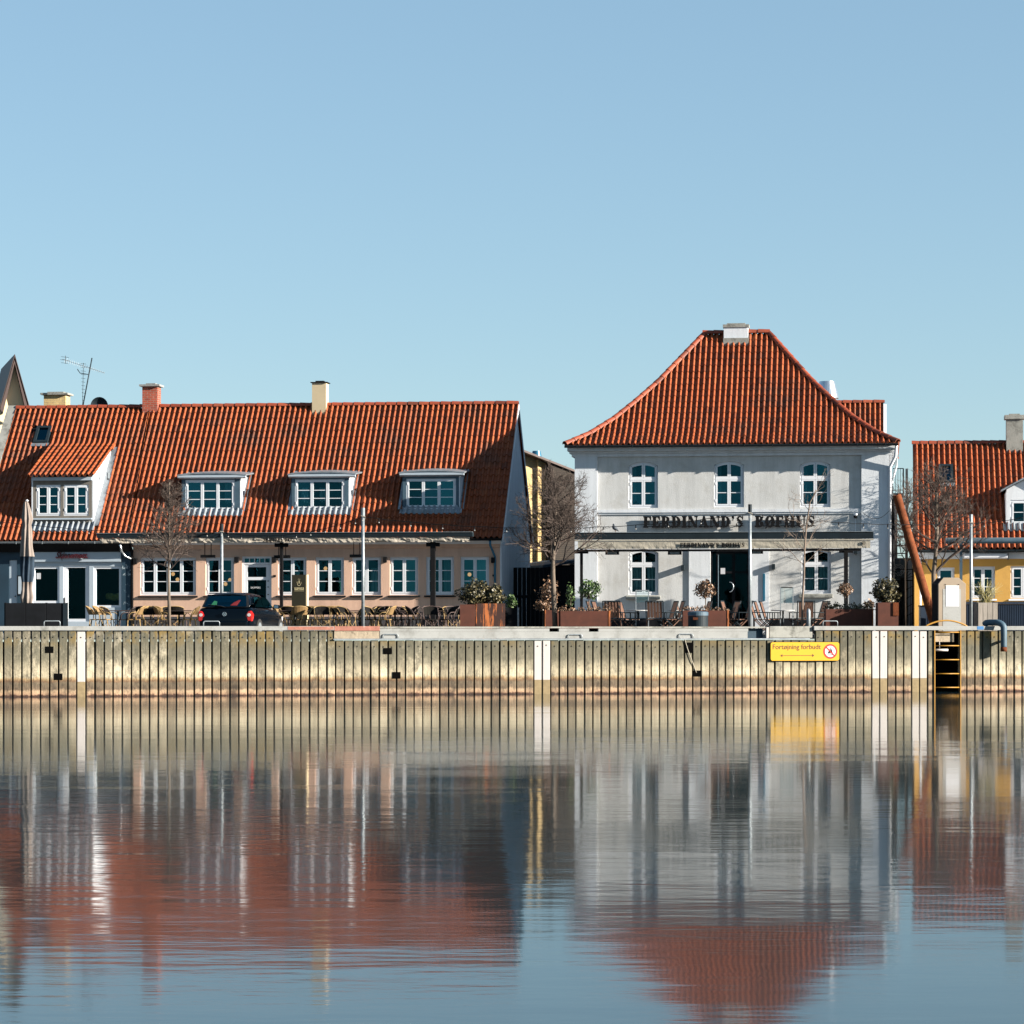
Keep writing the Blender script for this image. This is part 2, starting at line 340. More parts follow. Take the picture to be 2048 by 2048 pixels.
def plankmat():
    m, t, b = nodes('quay_plank_wood')
    tc = nd(t, 'ShaderNodeTexCoord'); sp = nd(t, 'ShaderNodeSeparateXYZ'); t.links.new(tc.outputs['Object'], sp.inputs[0])
    z = mth(t, 'SUBTRACT', sp.outputs[2], WATER)
    w1 = noise_nd(t, 3.2, 5, (1, 1, .6), rough=.8)
    w2 = noise_nd(t, 34, 4, (1, 1, .3), rough=.8)
    zz = mth(t, 'ADD', z, mth(t, 'MULTIPLY_ADD', w1.outputs[0], .24, -.12))
    zz = mth(t, 'ADD', zz, mth(t, 'MULTIPLY_ADD', w2.outputs[0], .10, -.05))
    k = mth(t, 'DIVIDE', zz, 2.0)
    base = ramp(t, k, [(.0, (.03, .014, .009)), (.016, (.06, .025, .014)), (.034, (.30, .19, .12)), (.075, (.33, .235, .15)), (.10, (.12, .085, .055)), (.18, (.13, .10, .065)), (.205, (.13, .075, .04)),
                       (.235, (.26, .18, .095)), (.27, (.37, .325, .235)), (.48, (.34, .30, .22)), (.70, (.28, .25, .19)), (.93, (.21, .185, .14))]).outputs[0]
    a = nd(t, 'ShaderNodeAttribute', attribute_name='rnd')
    pk = ramp(t, a.outputs['Fac'], [(0, (.53, .51, .48)), (.5, (.80, .79, .76)), (1, (1.09, 1.08, 1.07))]).outputs[0]
    c = mix(t, base, pk, 1., 'MULTIPLY')
    g = noise_nd(t, 9, 6, (4, 1, .35), rough=.8)
    c = mix(t, c, ramp(t, g.outputs[0], [(.28, .30), (.48, 1.), (.72, 1.45)]).outputs[0], 1., 'MULTIPLY')
    bl = noise_nd(t, 3.0, 7, (1.3, 1, .8), rough=.8)
    c = mix(t, c, ramp(t, bl.outputs[0], [(.36, .35), (.52, 1.), (.7, 1.15)]).outputs[0], 1., 'MULTIPLY')
    # dark algae patches in the upper half, with their own outline
    al = noise_nd(t, .9, 8, (1.2, 1, .7), rough=.8)
    tcx = ramp(t, mth(t, 'DIVIDE', sp.outputs[0], 30.), [(.0, .0), (.14, .035), (.24, .06), (.34, .03), (.45, .085), (.68, .085), (.80, .04), (1, .05)]).outputs[0]
    up = ramp(t, mth(t, 'DIVIDE', z, 2.0), [(.34, 0.), (.50, .75), (.9, 1.)]).outputs[0]
    f = mth(t, 'MULTIPLY', ramp(t, mth(t, 'ADD', al.outputs[0], tcx), [(.42, 0.), (.53, .90)]).outputs[0], up)
    c = mix(t, c, (.042, .042, .027), f)
    mo = noise_nd(t, .8, 5, (1, 1, 1), rough=.75, dist=.4)
    f2 = mth(t, 'MULTIPLY', ramp(t, mo.outputs[0], [(.50, 0.), (.60, .8)]).outputs[0], ramp(t, mth(t, 'DIVIDE', z, 2.0), [(.62, 0.), (.85, 1.)]).outputs[0])
    c = mix(t, c, (.15, .095, .018), f2)
    sp2 = noise_nd(t, 24, 4, rough=.7)
    c = mix(t, c, (.06, .05, .035), ramp(t, sp2.outputs[0], [(.60, 0.), (.68, .75)]).outputs[0])
    t.links.new(c, b.inputs['Base Color']); b.inputs['Roughness'].default_value = .9
    bump(t, b, g.outputs[0], .006)
    return m
WATER = EYE - 1.905
M['plank'] = plankmat()
M['whiteplank'] = mk('white_painted_plank', (.38, .355, .34), .8, .08, 6, .003, 30, stretch=(4, 1, .5), stain=(.40, .36, .30), stain_at=(.60, .75), stain_scale=3)
def whiteplank_low():
    m = mk('stained_white_plank', (.20, .15, .08), .85, .2, 8); return m
M['whiteplank_low'] = whiteplank_low()
M['cavity'] = mk('dark_cavity', (.003, .003, .003), 1, .1, 3, spec=0)  # black carries the shade inside gaps, holes and recesses
def watermat():
    m = bpy.data.materials.new('harbour_water'); m.use_nodes = True; t = m.node_tree; t.nodes.clear()
    o = nd(t, 'ShaderNodeOutputMaterial'); b = nd(t, 'ShaderNodeBsdfPrincipled')
    b.inputs['Base Color'].default_value = (.010, .022, .026, 1); b.inputs['Specular IOR Level'].default_value = .31; b.inputs['Roughness'].default_value = .058; b.inputs['IOR'].default_value = 1.33
    n1 = noise_nd(t, 1.0, 3, (.35, .9, 1), coord='Object', rough=.5)
    n2 = noise_nd(t, 1.0, 3, (1.6, 4.5, 1), coord='Object', rough=.55)
    n3 = noise_nd(t, 1.0, 2, (.06, .13, 1), coord='Object')
    patch = ramp(t, n3.outputs[0], [(.42, .35), (.62, 1.)]).outputs[0]
    h = mth(t, 'ADD', mth(t, 'MULTIPLY', n1.outputs[0], .030), mth(t, 'MULTIPLY', n2.outputs[0], .011))
    h = mth(t, 'MULTIPLY', h, patch)
    bn = nd(t, 'ShaderNodeBump'); bn.inputs['Distance'].default_value = 1.0; bn.inputs['Strength'].default_value = WAVE
    t.links.new(h, bn.inputs['Height']); t.links.new(bn.outputs[0], b.inputs['Normal'])
    t.links.new(b.outputs[0], o.inputs[0]); return m
WAVE = .21
M['water'] = watermat()
def leafcloud(mb, rnd, c, rx, ry, rz, n, size, bottom=-1., lump=.35, long=1.7):
    c = Vector(c); off = rnd.random() * 50
    while n > 0:
        d = Vector((rnd.gauss(0, 1), rnd.gauss(0, 1), rnd.gauss(0, 1))).normalized()
        if d.z < bottom: continue
        k = 1 + lump * noise.noise(d * 2.2 + Vector((off, 0, 0))) * 2
        rr = (.55 + .45 * rnd.random() ** .7) * k
        p = c + Vector((d.x * rx, d.y * ry, d.z * rz)) * rr
        a = (d + Vector((rnd.gauss(0, .8), rnd.gauss(0, .8), rnd.gauss(0, .8)))).normalized()
        t = a.cross(Vector((rnd.gauss(0, 1), rnd.gauss(0, 1), rnd.gauss(0, 1)))).normalized(); b = a.cross(t)
        L = size * rnd.uniform(.7, 1.4); w = L / long
        mb.cur = min(1, max(0, rnd.gauss(.45, .28)))
        mb.add([p - t * L / 2, p + b * w / 2, p + t * L / 2, p - b * w / 2], [(0, 1, 2, 3)])
        n -= 1
# ------------------------------------------------------------------ builders for houses
def rows_of(run, rise, prof=((0, 0), (1, 1)), course=.315):
    pts = [(a * run, b * rise) for a, b in prof]
    L = [0]
    for p, q in zip(pts, pts[1:]): L.append(L[-1] + sqrt((q[0] - p[0]) ** 2 + (q[1] - p[1]) ** 2))
    n = max(1, round(L[-1] / course)); out = []
    for j in range(n + 1):
        d = L[-1] * j / n; i = 0
        while i < len(L) - 2 and L[i + 1] < d: i += 1
        k = (d - L[i]) / (L[i + 1] - L[i])
        out.append((pts[i][0] + (pts[i + 1][0] - pts[i][0]) * k, pts[i][1] + (pts[i + 1][1] - pts[i][1]) * k))
    return out
HUMP = [0, .12, .25, .38, .5, .6, .7, .8, .9, 1.0]
def hump(x):
    x = x % 1.0
    return .5 - .5 * cos(2 * pi * min(1, x / .46 * .5 if x < .46 else .5 + (x - .46) / .54 * .5)) if x < .999 else 0
def humph(x):      # pantile section: wide pan with a narrower roll
    x = x % 1.0
    return max(0, sin(pi * (x - .40) / .60)) ** .95 if x > .40 else -.12 * sin(pi * x / .40)
def tiled(mb, O, E, I, rows, smin, smax, pitch=.185, amp=.078, lift=.030, phase=0., skip=None, rnd=RND, sag=0.):
    O, E, I = Vector(O), Vector(E), Vector(I); Z = Vector((0, 0, 1)); n = len(rows) - 1
    for j in range(n):
        (r0, z0), (r1, z1) = rows[j], rows[j + 1]
        N = (Z * (r1 - r0) - I * (z1 - z0)).normalized()
        A, B = smin(j), smin(j + 1); C, D = smax(j), smax(j + 1)
        lo, hi = min(A, B), max(C, D)
        for c in range(math.floor((lo - phase) / pitch), math.ceil((hi - phase) / pitch)):
            s0 = phase + c * pitch
            if s0 + pitch <= lo or s0 >= hi: continue
            if skip and skip(s0 + pitch / 2, (r0 + r1) / 2): continue
            mb.cur = min(1, max(0, rnd.gauss(.5, .22)))
            dj = rnd.gauss(0, .003); dk = rnd.gauss(0, .004)
            lowr, top, frt = [], [], []
            for h in HUMP:
                s = s0 + h * pitch; hh = humph(h) * amp + dj
                sl = min(max(s, A), C); st = min(max(s, B), D)
                pl = O + E * sl + I * r0 + Z * z0; pt = O + E * st + I * r1 + Z * z1
                sg = Z * (sag * sin(s * .55 + r0) if sag else 0)
                dd = (pt - pl).normalized() * -.03 if (st - sl) ** 2 < 1e-6 else Vector((0, 0, 0))
                lowr.append(pl + dd + N * (hh + lift + dk) + sg); top.append(pt + N * (hh + .004) + sg)
                frt.append(pl + dd + N * (hh + dk - .004) + sg)
            m = len(HUMP); vs = frt + lowr + top; fs = []
            for i in range(m - 1):
                fs.append((i, i + 1, m + i + 1, m + i)); fs.append((m + i, m + i + 1, 2 * m + i + 1, 2 * m + i))
            mb.add(vs, fs)
def ridge_tiles(mb, p, q, r=.11, L=.38, flip=False, droop=.0):
    p, q = Vector(p), Vector(q); d = q - p; n = max(1, round(d.length / L)); u = d.normalized()
    side = u.cross(Vector((0, 0, 1))).normalized(); up = side.cross(u)
    for i in range(n):
        mb.cur = min(1, max(0, RND.gauss(.5, .25)))
        a = p + d * (i / n) - u * .03; b = p + d * ((i + 1) / n); ra, rb = (r * 1.12, r * .95) if not flip else (r * .95, r * 1.12)
        vs = []
        for c, rr in ((a, ra), (b, rb)):
            for k in range(9):
                t = pi * k / 8; vs.append(c + side * cos(t) * rr + up * (sin(t) * rr - .02))
        for c, rr in ((a, ra - .02), (b, rb - .02)):
            for k in range(9):
                t = pi * k / 8; vs.append(c + side * cos(t) * rr + up * (sin(t) * rr - .02))
        fs = [(k, k + 1, k + 10, k + 9) for k in range(8)] + [(k, k + 18, k + 19, k + 1) for k in range(8)] + [(k + 9, k + 10, k + 28, k + 27) for k in range(8)]
        mb.add(vs, fs)
def wall_holes(mb, u0, u1, z0, z1, holes, v=0., depth=.16):
    """front sheet of a wall with openings and their reveals; a hole is (a, b, c, d, arch)"""
    us = sorted({u0, u1, *[h[0] for h in holes], *[h[1] for h in holes]}); zs = sorted({z0, z1, *[h[2] for h in holes], *[h[3] for h in holes]})
    us = [x for x in us if u0 <= x <= u1]; zs = [x for x in zs if z0 <= x <= z1]
    for a, b in zip(us, us[1:]):
        for c, d in zip(zs, zs[1:]):
            x, y = (a + b) / 2, (c + d) / 2
            if any(h[0] < x < h[1] and h[2] < y < h[3] for h in holes): continue
            mb.quad((a, v, c), (b, v, c), (b, v, d), (a, v, d))
    for h in holes:
        a, b, c, d = h[:4]; arch = h[4] if len(h) > 4 else 0
        mb.quad((a, v, c), (a, v, d - arch), (a, v + depth, d - arch), (a, v + depth, c))
        mb.quad((b, v, d - arch), (b, v, c), (b, v + depth, c), (b, v + depth, d - arch))
        mb.quad((a, v, c), (a, v + depth, c), (b, v + depth, c), (b, v, c))
        n = 12 if arch else 1
        zt = lambda x: d - arch * (2 * (x - (a + b) / 2) / (b - a)) ** 2
        for i in range(n):
            p, q = a + (b - a) * i / n, a + (b - a) * (i + 1) / n
            mb.quad((p, v, zt(p)), (q, v, zt(q)), (q, v + depth, zt(q)), (p, v + depth, zt(p)))
            if arch: mb.quad((p, v, zt(p)), (q, v, zt(q)), (q, v, d), (p, v, d))
def window_meshes(a, b, c, d, v, cols, rows, arch=0., fw=.055, sw=.05, bw=.024, transom=None):
    """frame with sashes and glazing bars, the panes, the hinges"""
    F, P = MB(), MB(); zt = lambda x: d - arch * (2 * (x - (a + b) / 2) / (b - a)) ** 2
    def rail(x0, x1, z0, z1, y0, y1): F.box(x0, x1, y0, y1, z0, z1)
    def top(x0, x1, t, y0, y1, off=0.):
        n = 8 if arch else 1
        for i in range(n):
            p, q = x0 + (x1 - x0) * i / n, x0 + (x1 - x0) * (i + 1) / n
            F.prism([(p, zt(p) - off - t), (q, zt(q) - off - t), (q, zt(q) - off), (p, zt(p) - off)], y0, y1)
    rail(a, a + fw, c, zt(a), v, v + .09); rail(b - fw, b, c, zt(b), v, v + .09)
    rail(a + fw, b - fw, c, c + fw, v, v + .09); top(a + fw, b - fw, fw, v, v + .09)
    cw = (b - a - 2 * fw) / cols
    bands = [(c + fw, d - fw, rows, True)] if not transom else [(c + fw, transom - .03, rows, False), (transom + .03, d - fw, 1, True)]
    if transom: rail(a + fw, b - fw, transom - .03, transom + .03, v - .012, v + .09)
    for i in range(cols):
        x0, x1 = a + fw + cw * i + .004, a + fw + cw * (i + 1) - .004
        for (z0, z1, rr, istop) in bands:
            yy0, yy1 = v - .008, v + .05
            zl, zr = (zt(x0) - fw, zt(x1) - fw) if istop else (z1, z1)
            rail(x0, x0 + sw, z0, min(zl, z1), yy0, yy1); rail(x1 - sw, x1, z0, min(zr, z1), yy0, yy1)
            rail(x0 + sw, x1 - sw, z0, z0 + sw, yy0, yy1)
            if istop: top(x0 + sw, x1 - sw, sw, yy0, yy1, fw)
            else: rail(x0 + sw, x1 - sw, z1 - sw, z1, yy0, yy1)
            for k in range(1, rr):
                zm = z0 + sw + (z1 - z0 - 2 * sw) * k / rr
                rail(x0 + sw, x1 - sw, zm - bw / 2, zm + bw / 2, yy0 + .01, yy1 - .005)
            P.cur = RND.random(); P.quad((x0 + sw * .6, v + .02, z0 + sw * .6), (x1 - sw * .6, v + .02, z0 + sw * .6), (x1 - sw * .6, v + .02, z1 - sw * .4), (x0 + sw * .6, v + .02, z1 - sw * .4))
            for hx in ((x0 - .006,) if i == 0 else ()) + ((x1 + .006,) if i == cols - 1 else ()):
                for hz in (z0 + .12, z1 - .16): F.box(hx - .012, hx + .012, v - .03, v - .009, hz, hz + .09)
    return F, P
def add_window(root, a, b, c, d, v, cols, rows, arch=0., glass='glass', sill=None, transom=None, name='window', paint='paint', wallv=0., fw=.055):
    F, P = window_meshes(a, b, c, d, v, cols, rows, arch, transom=transom, fw=fw)
    f = F.build(name, M[paint], root); P.build('pane', M[glass], f)
    if sill:
        s = MB().prismx([(wallv - .07, c - .075), (wallv - .07, c - .05), (wallv + .02, c - .012), (wallv + .02, c - .075)], a - .06, b + .06)
        s.build('sill', M[sill], f)
    return f
def chimney(root, fr, pxa, pxb, ytop, ybot, v, dv, mat, capmat, cap_h=.09, cap_o=.07, steps=0, zl=None):
    a, b = fr.u(pxa, v), fr.u(pxb, v); zt, zb = fr.z(pxa, ytop, v), fr.z(pxa, ybot, v)
    m = MB().box(a, b, v, v + dv, zb - .6, zt - cap_h)
    if steps: m.box(a - .05, b + .05, v - .05, v + dv + .05, zt - cap_h - steps, zt - cap_h - steps * .4)
    c = m.build('chimney', M[mat], root)
    k = MB().box(a - cap_o, b + cap_o, v - cap_o, v + dv + cap_o, zt - cap_h + .002, zt)
    k.box(a + .1, b - .1, v + .1, v + dv - .1, zt + .002, zt + .05)
    k.build('chimney_cap', M[capmat], c); return c
def drain(root, pts, r, mat, name='downpipe'):
    m = MB().tube(pts, r, 8); 
    return m.build(name, M[mat], root, smooth=True)
def gutter(root, a, b, v, z, mat='black', r=.07, name='gutter'):
    m = MB(); n = 8; prof = [(v - r + r * cos(pi + pi * k / n), z + r * sin(pi + pi * k / n)) for k in range(n + 1)]
    prof2 = [(v - r + (r - .012) * cos(pi + pi * k / n), z + (r - .012) * sin(pi + pi * k / n)) for k in range(n, -1, -1)]
    pts = prof + prof2; k = len(pts)
    vs = [(x, p[0], p[1]) for x in (a, b) for p in pts]
    m.add(vs, [(i, (i + 1) % k, (i + 1) % k + k, i + k) for i in range(k)])
    h = len(prof)
    for o in (0, k): m.add([vs[o + i] for i in range(h)], [tuple(range(h))])
    x = a + .4
    while x < b: m.box(x, x + .02, v - 2 * r - .006, v, z - r - .01, z + .004); x += .9
    return m.build(name, M[mat], root)
# ------------------------------------------------------------------ ground, terrace, water
g = MB()
Q = Frame(18, 80.5, -13.6)              # the quay wall: x along it, y towards the land
GZ = -.12
p0, p1 = Q.w(-400, .45), Q.w(400, .45)
g.add([(p0.x, p0.y, GZ), (p1.x, p1.y, GZ), (2500, 5000, GZ), (-2500, 5000, GZ)], [(0, 1, 2, 3)])
props(g.build('ground', M['asphalt']), kind='structure')
g = MB().prismz([(-26, 93.2), (-3, 92.2), (0.5, 88.9), (32, 90.2), (32, 104), (-26, 106)], GZ + .004, 0.0)
props(g.build('terrace_paving', M['paving']), kind='structure')
w = MB(); a0, a1 = Q.w(-600, .3), Q.w(600, .3)
w.quad((a0.x, a0.y, WATER), (a0.x, -1500, WATER), (a1.x, -1500, WATER), (a1.x, a1.y, WATER))
props(w.build('water', M['water']), kind='structure')
# ------------------------------------------------------------------ quay wall
qw = fthing(Q, 'quay_wall', 'long harbour quay wall of worn vertical planks with pale coping above the water', 'quay wall')
TOPA = Q.zz(1262, 3); TOPB = Q.zz(1280.5, 12) 
uA, uB = Q.u(672), Q.u(1630)            # the planks stand lower between these
PW = (Q.u(153) - Q.u(24.8)) / 7
u_gap0 = Q.u(24.8)
recA, recB = Q.u(1868.5), Q.u(1921.5)
white_px = [163, 1074, 1091, 1752, 1766, 1828, 1844]
white_k = {math.floor((Q.u(p) - u_gap0) / PW) for p in white_px}
pl, wp, wl, bolt, back = MB(), {}, MB(), MB(), MB()
rq = random.Random(3)
for k in range(-16, 135):
    a = u_gap0 + k * PW; b = a + PW; x = (a + b) / 2
    if a < recB and b > recA and not (a > recB - .1 or b < recA + .1): continue
    gp = rq.uniform(.017, .028); y = rq.gauss(0, .008); top = TOPB if uA < x < uB else TOPA
    top -= rq.uniform(0, .012); tw = rq.gauss(0, .004)
    aa, bb = a + gp, b - gp * .6; vv = [(aa, y, WATER - .6), (bb, y, WATER - .6), (bb + tw, y + rq.gauss(0, .004), top), (aa + tw, y, top)]
    tgt = pl
    if k in white_k: tgt = wp[k] = MB()
    tgt.cur = min(1, max(0, rq.gauss(.5, .28)))
    c = .012
    prof = [(0, c), (c, 0), (1, 0), (2, c)]
    vs = [(aa, y + c, WATER - .6), (aa + c, y, WATER - .6), (bb - c, y, WATER - .6), (bb, y + c, WATER - .6), (bb, y + .12, WATER - .6), (aa, y + .12, WATER - .6)]
    zl = WATER + .40 if k in white_k else WATER - .6
    lo = [(p[0], p[1], zl) for p in vs]; hi = [(p[0] + tw, p[1], top) for p in vs]
    tgt.add(lo + hi, [(i, (i + 1) % 6, (i + 1) % 6 + 6, i + 6) for i in range(6)] + [tuple(range(6, 12)), tuple(range(5, -1, -1))])
    if k in white_k: wl.add(vs + [(p[0], p[1], zl - .004) for p in vs], [(i, (i + 1) % 6, (i + 1) % 6 + 6, i + 6) for i in range(6)])
    bz = top - .17 + rq.gauss(0, .012); bx = x + rq.gauss(0, .01)
    bolt.tube([(bx, y - .012, bz), (bx, y + .03, bz)], .017, 8)
pl.build('planking', M['plank'], qw)
for k in wp: props(wp[k].build('white_plank', M['whiteplank'], qw), 'white painted plank')
wl.build('stained_plank_foot', M['whiteplank_low'], qw)
bolt.build('bolt_row', M['nearblack'], qw)
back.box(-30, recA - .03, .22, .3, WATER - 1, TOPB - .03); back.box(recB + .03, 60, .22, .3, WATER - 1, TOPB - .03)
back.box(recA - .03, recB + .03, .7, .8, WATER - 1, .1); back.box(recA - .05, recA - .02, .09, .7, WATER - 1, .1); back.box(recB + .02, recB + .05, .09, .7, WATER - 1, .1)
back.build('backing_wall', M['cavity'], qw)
ct = EYE - .004
cop = MB()
cop.box(-30, Q.u(668), -.05, .45, TOPA + .012, ct); cop.box(Q.u(1627), 60, -.05, .45, TOPA + .012, ct + .001)
cop.build('coping_beam', M['concrete'], qw, bevel=.012)
MB().box(Q.u(575), Q.u(667), -.056, -.051, TOPA + .03, ct - .01).build('rust_streak', M['rustpaint'], qw)
x0, x1, x2 = Q.u(668), Q.u(759), Q.u(1530)
MB().box(x0 + .003, x1, -.045, .45, TOPA + .0, ct - .002).build('rusty_edge_strip', M['rustpaint'], qw, bevel=.01)
MB().box(x0 + .003, x1 - .01, -.02, .4, TOPB + .05, TOPA - .002).build('broken_concrete', M['worn_concrete'], qw)
zc = Q.zz(1276, 12); z3 = Q.zz(1257, 12)
notch = [(Q.u(1099), Q.u(1118)), (Q.u(1178), Q.u(1197))]
cm = MB(); xs = [x1 + .01] + [n for pr in notch for n in pr] + [x2 - .5]
cm.box(x1 + .01, x2 - .52, .0, .4, TOPB + .05, z3 - .09)
for i in range(0, len(xs), 2): cm.box(xs[i], xs[i + 1], .0, .4, z3 - .087, z3)
cm.build('concrete_coping', M['concrete'], qw)
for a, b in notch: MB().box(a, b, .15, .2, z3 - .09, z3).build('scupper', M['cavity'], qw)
MB().box(x1 + .01, x2 + .02, -.012, .42, z3 + .012, ct - .012).build('edge_strip', M['dirtyconc'], qw)
MB().box(Q.u(636 + 30), Q.u(1618), -.06, .1, TOPB + .012, TOPB + .045).build('steel_ledge', M['zinc'], qw, bevel=.004)
MB().box(x2 - .5, x2 - .02, .14, .4, TOPB + .05, z3).build('dark_gap', M['bluewall'], qw)
MB().box(x2 + .03, Q.u(1537), -.03, .1, TOPB + .05, ct - .03).build('white_end_post', M['whiteplank'], qw, bevel=.006)
MB().box(Q.u(1539), Q.u(1626), .03, .4, TOPB + .05, ct - .002).build('old_concrete_block', M['dirtyconc'], qw, bevel=.03)
MB().box(Q.u(1953), Q.u(1966), -.056, -.051, Q.zz(1259, 28), ct - .004).build('blue_marking', M['bluepaint'], qw)
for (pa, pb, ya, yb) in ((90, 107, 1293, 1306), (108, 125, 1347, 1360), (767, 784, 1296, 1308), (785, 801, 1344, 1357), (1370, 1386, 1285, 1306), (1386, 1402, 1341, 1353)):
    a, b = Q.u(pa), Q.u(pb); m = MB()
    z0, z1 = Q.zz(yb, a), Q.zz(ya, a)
    m.box(a, b, -.014, .09, z0, z1); m.build('recess_shade_box', M['cavity'], qw)  # solid box, slightly proud; the hole's shade is only its black colour
a, b = recA, recB
MB().box(a + .03, b - .14, .12, .5, Q.zz(1284, a), Q.zz(1266, a)).build('recess_block', M['worn_concrete'], qw, bevel=.01)
# rings, ladder, sign, pipe on the quay
def hoop(pa, pb, ytop, ybot, v, label):
    a, b = Q.u(pa, v), Q.u(pb, v); t, z0 = Q.zz(ytop, a, v), Q.zz(ybot, a, v); r = .045; w_ = b - a
    o = fthing(Q, 'mooring_hoop', label, 'mooring hoop', a, v, 0, 'steel mooring hoops along the quay edge')
    pts = [(0, 0, z0)] + [(r - r * cos(q), 0, t - r + r * sin(q)) for q in [pi / 2 * i / 4 for i in range(5)]]
    pts += [(w_ - r + r * sin(q), 0, t - r + r * cos(q)) for q in [pi / 2 * i / 4 for i in range(5)]] + [(w_, 0, z0)]
    MB().tube(pts, .014, 8).build('bent_rod', M['galv'], o, smooth=True)
    for fx in (0, w_): MB().box(fx - .05, fx + .05, -.03, .04, z0 - .012, z0 + .004).build('foot_plate', M['galv'], o)
hoop(88, 120, 1242, 1252.5, .12, 'steel hoop on the coping at far left below the folded parasol')
hoop(407, 439, 1242.5, 1252.5, .12, 'steel hoop on the coping in front of the dark blue car')
hoop(766, 796, 1268.5, 1277, -.03, 'thin hoop on the ledge at the left end of the pale concrete coping')
hoop(1136, 1164, 1269, 1277, -.03, 'thin hoop on the ledge right of the two white planks')
hoop(1358, 1386, 1268, 1277, -.03, 'thin hoop with a hanging cord on the ledge below the litter bin')
hoop(1646, 1675, 1242, 1252.5, .12, 'steel hoop on the coping above the yellow sign')
o = fthing(Q, 'hanging_cord', 'pale cord hanging slantwise from a hoop to a square recess in the planks', 'cord', Q.u(1368), 0)
MB().tube([(0, -.04, Q.zz(1277, 19)), (.10, -.05, Q.zz(1300, 19)), (.22, -.05, Q.zz(1322, 19)), (.36, -.01, Q.zz(1345, 19))], .012, 6).build('cord', M['valance'], o, smooth=True)
# ladder
a, b = Q.u(1869.3, -.03), Q.u(1921, -.03)
o = fthing(Q, 'quay_ladder', 'yellow rescue ladder in a dark recess of the quay wall with an arched grab rail', 'ladder', a, 0)
wd_ = b - a
for x in (0, wd_): MB().box(x - .014, x + .014, -.05, -.01, WATER - .5, TOPA + .01).build('side_rail', M['ladyellow'], o)
for y in (1264.5, 1291.5, 1319.5, 1347.5, 1375): MB().tube([(.014, -.02, Q.zz(y, a)), (wd_ - .014, -.02, Q.zz(y, a))], .016, 8).build('rung', M['ladyellow'], o, smooth=True)
gx0, gx1 = Q.u(1849, .1) - a, Q.u(1936, .1) - a
MB().tube([(gx0 + (gx1 - gx0) * i / 16, .1, EYE - .03 + .19 * sin(pi * i / 16) ** .8) for i in range(17)], .024, 8).build('grab_rail', M['ladyellow'], o, smooth=True)
o = fthing(Q, 'white_fender_pipe', 'short white pipe hanging crosswise in the ladder recess', 'pipe', a, .1)
zf = Q.zz(1300, a, .1); m = MB().tube([(.03, 0, zf), (.46, 0, zf)], .035, 10); m.tube([(.2, 0, zf + .03), (.2, 0, zf + .25)], .012, 6); m.build('pipe', M['whiteplank'], o, smooth=True)
# sign
a, b = Q.u(1541.5, -.07), Q.u(1678.5, -.07); z0, z1 = Q.zz(1321.5, a, -.07), Q.zz(1284.5, a, -.07)
sg = fthing(Q, 'no_mooring_sign', 'yellow sign on the planks reading Fortøjning forbudt with a crossed out sailing boat', 'sign', a, -.07)
sw_, sh = b - a, z1 - z0
def rrect(x0, x1, y0, y1, r, n=5):
    P_ = []
    for cx, cy, t0 in ((x1 - r, y0 + r, -pi / 2), (x1 - r, y1 - r, 0), (x0 + r, y1 - r, pi / 2), (x0 + r, y0 + r, pi)):
        P_ += [(cx + r * cos(t0 + pi / 2 * i / n), cy + r * sin(t0 + pi / 2 * i / n)) for i in range(n + 1)]
    return P_
MB().prism(rrect(-.015, sw_ + .015, z0 - .015, z1 + .015, .07), .012, .03).build('back_plate', M['nearblack'], sg)
MB().prism(rrect(0, sw_, z0, z1, .06), 0, .012).build('panel', M['signyellow'], sg)
def text_mesh(body, size, shear=0., ext=.004, space=1., bold=0.):
    c = bpy.data.curves.new('t', 'FONT'); c.body = body; c.size = size; c.extrude = ext; c.shear = shear; c.space_character = space; c.offset = bold
    c.resolution_u = 4
    o = bpy.data.objects.new('t', c); COL.objects.link(o)
    me = bpy.data.meshes.new_from_object(o.evaluated_get(bpy.context.evaluated_depsgraph_get())); bpy.data.objects.remove(o); bpy.data.curves.remove(c)
    return me
def add_text(body, width, x, z, y, mat, parent, name='lettering', height=None, **kw):
    me = text_mesh(body, 1, **kw); xs = [v.co.x for v in me.vertices]; ys = [v.co.y for v in me.vertices]
    s = width / (max(xs) - min(xs)); x0 = min(xs); sz = s if not height else height / (max(ys) - min(ys))
    y0_ = 0 if not height else min(ys)
    for v in me.vertices: v.co = Vector(((v.co.x - x0) * s + x, y - v.co.z * 1.0, (v.co.y - y0_) * sz + z))
    me.materials.clear(); me.materials.append(mat)
    o = bpy.data.objects.new(name, me); COL.objects.link(o); o.parent = parent; return o
add_text('Fortøjning forbudt', sw_ * .70, sw_ * .03, z0 + sh * .63, -.001, M['textbrown'], sg, bold=.006)
m = MB(); zy = z0 + sh * .28; m.prism([(sw_ * .17, zy - .007), (sw_ * .60, zy - .007), (sw_ * .60, zy + .007), (sw_ * .17, zy + .007)], -.006, 0)
for x, d in ((sw_ * .14, 1), (sw_ * .635, -1)): m.prism([(x, zy), (x + d * .06, zy - .04), (x + d * .06, zy + .04)], -.007, 0)
m.build('arrow', M['textbrown'], sg)
def disc(mb, cx, cz, r, y0, y1, n=32): return mb.prism([(cx + r * cos(2 * pi * i / n), cz + r * sin(2 * pi * i / n)) for i in range(n)], y0, y1)
cx_, cz_, rr = sw_ * .868, z0 + sh * .50, sh * .40
pr = disc(MB(), cx_, cz_, rr, -.004, 0).build('prohibition_ring', M['signred'], sg)
disc(MB(), cx_, cz_, rr * .76, -.007, -.0041).build('white_disc', M['signwhite'], pr)
m = MB(); k = rr * .76
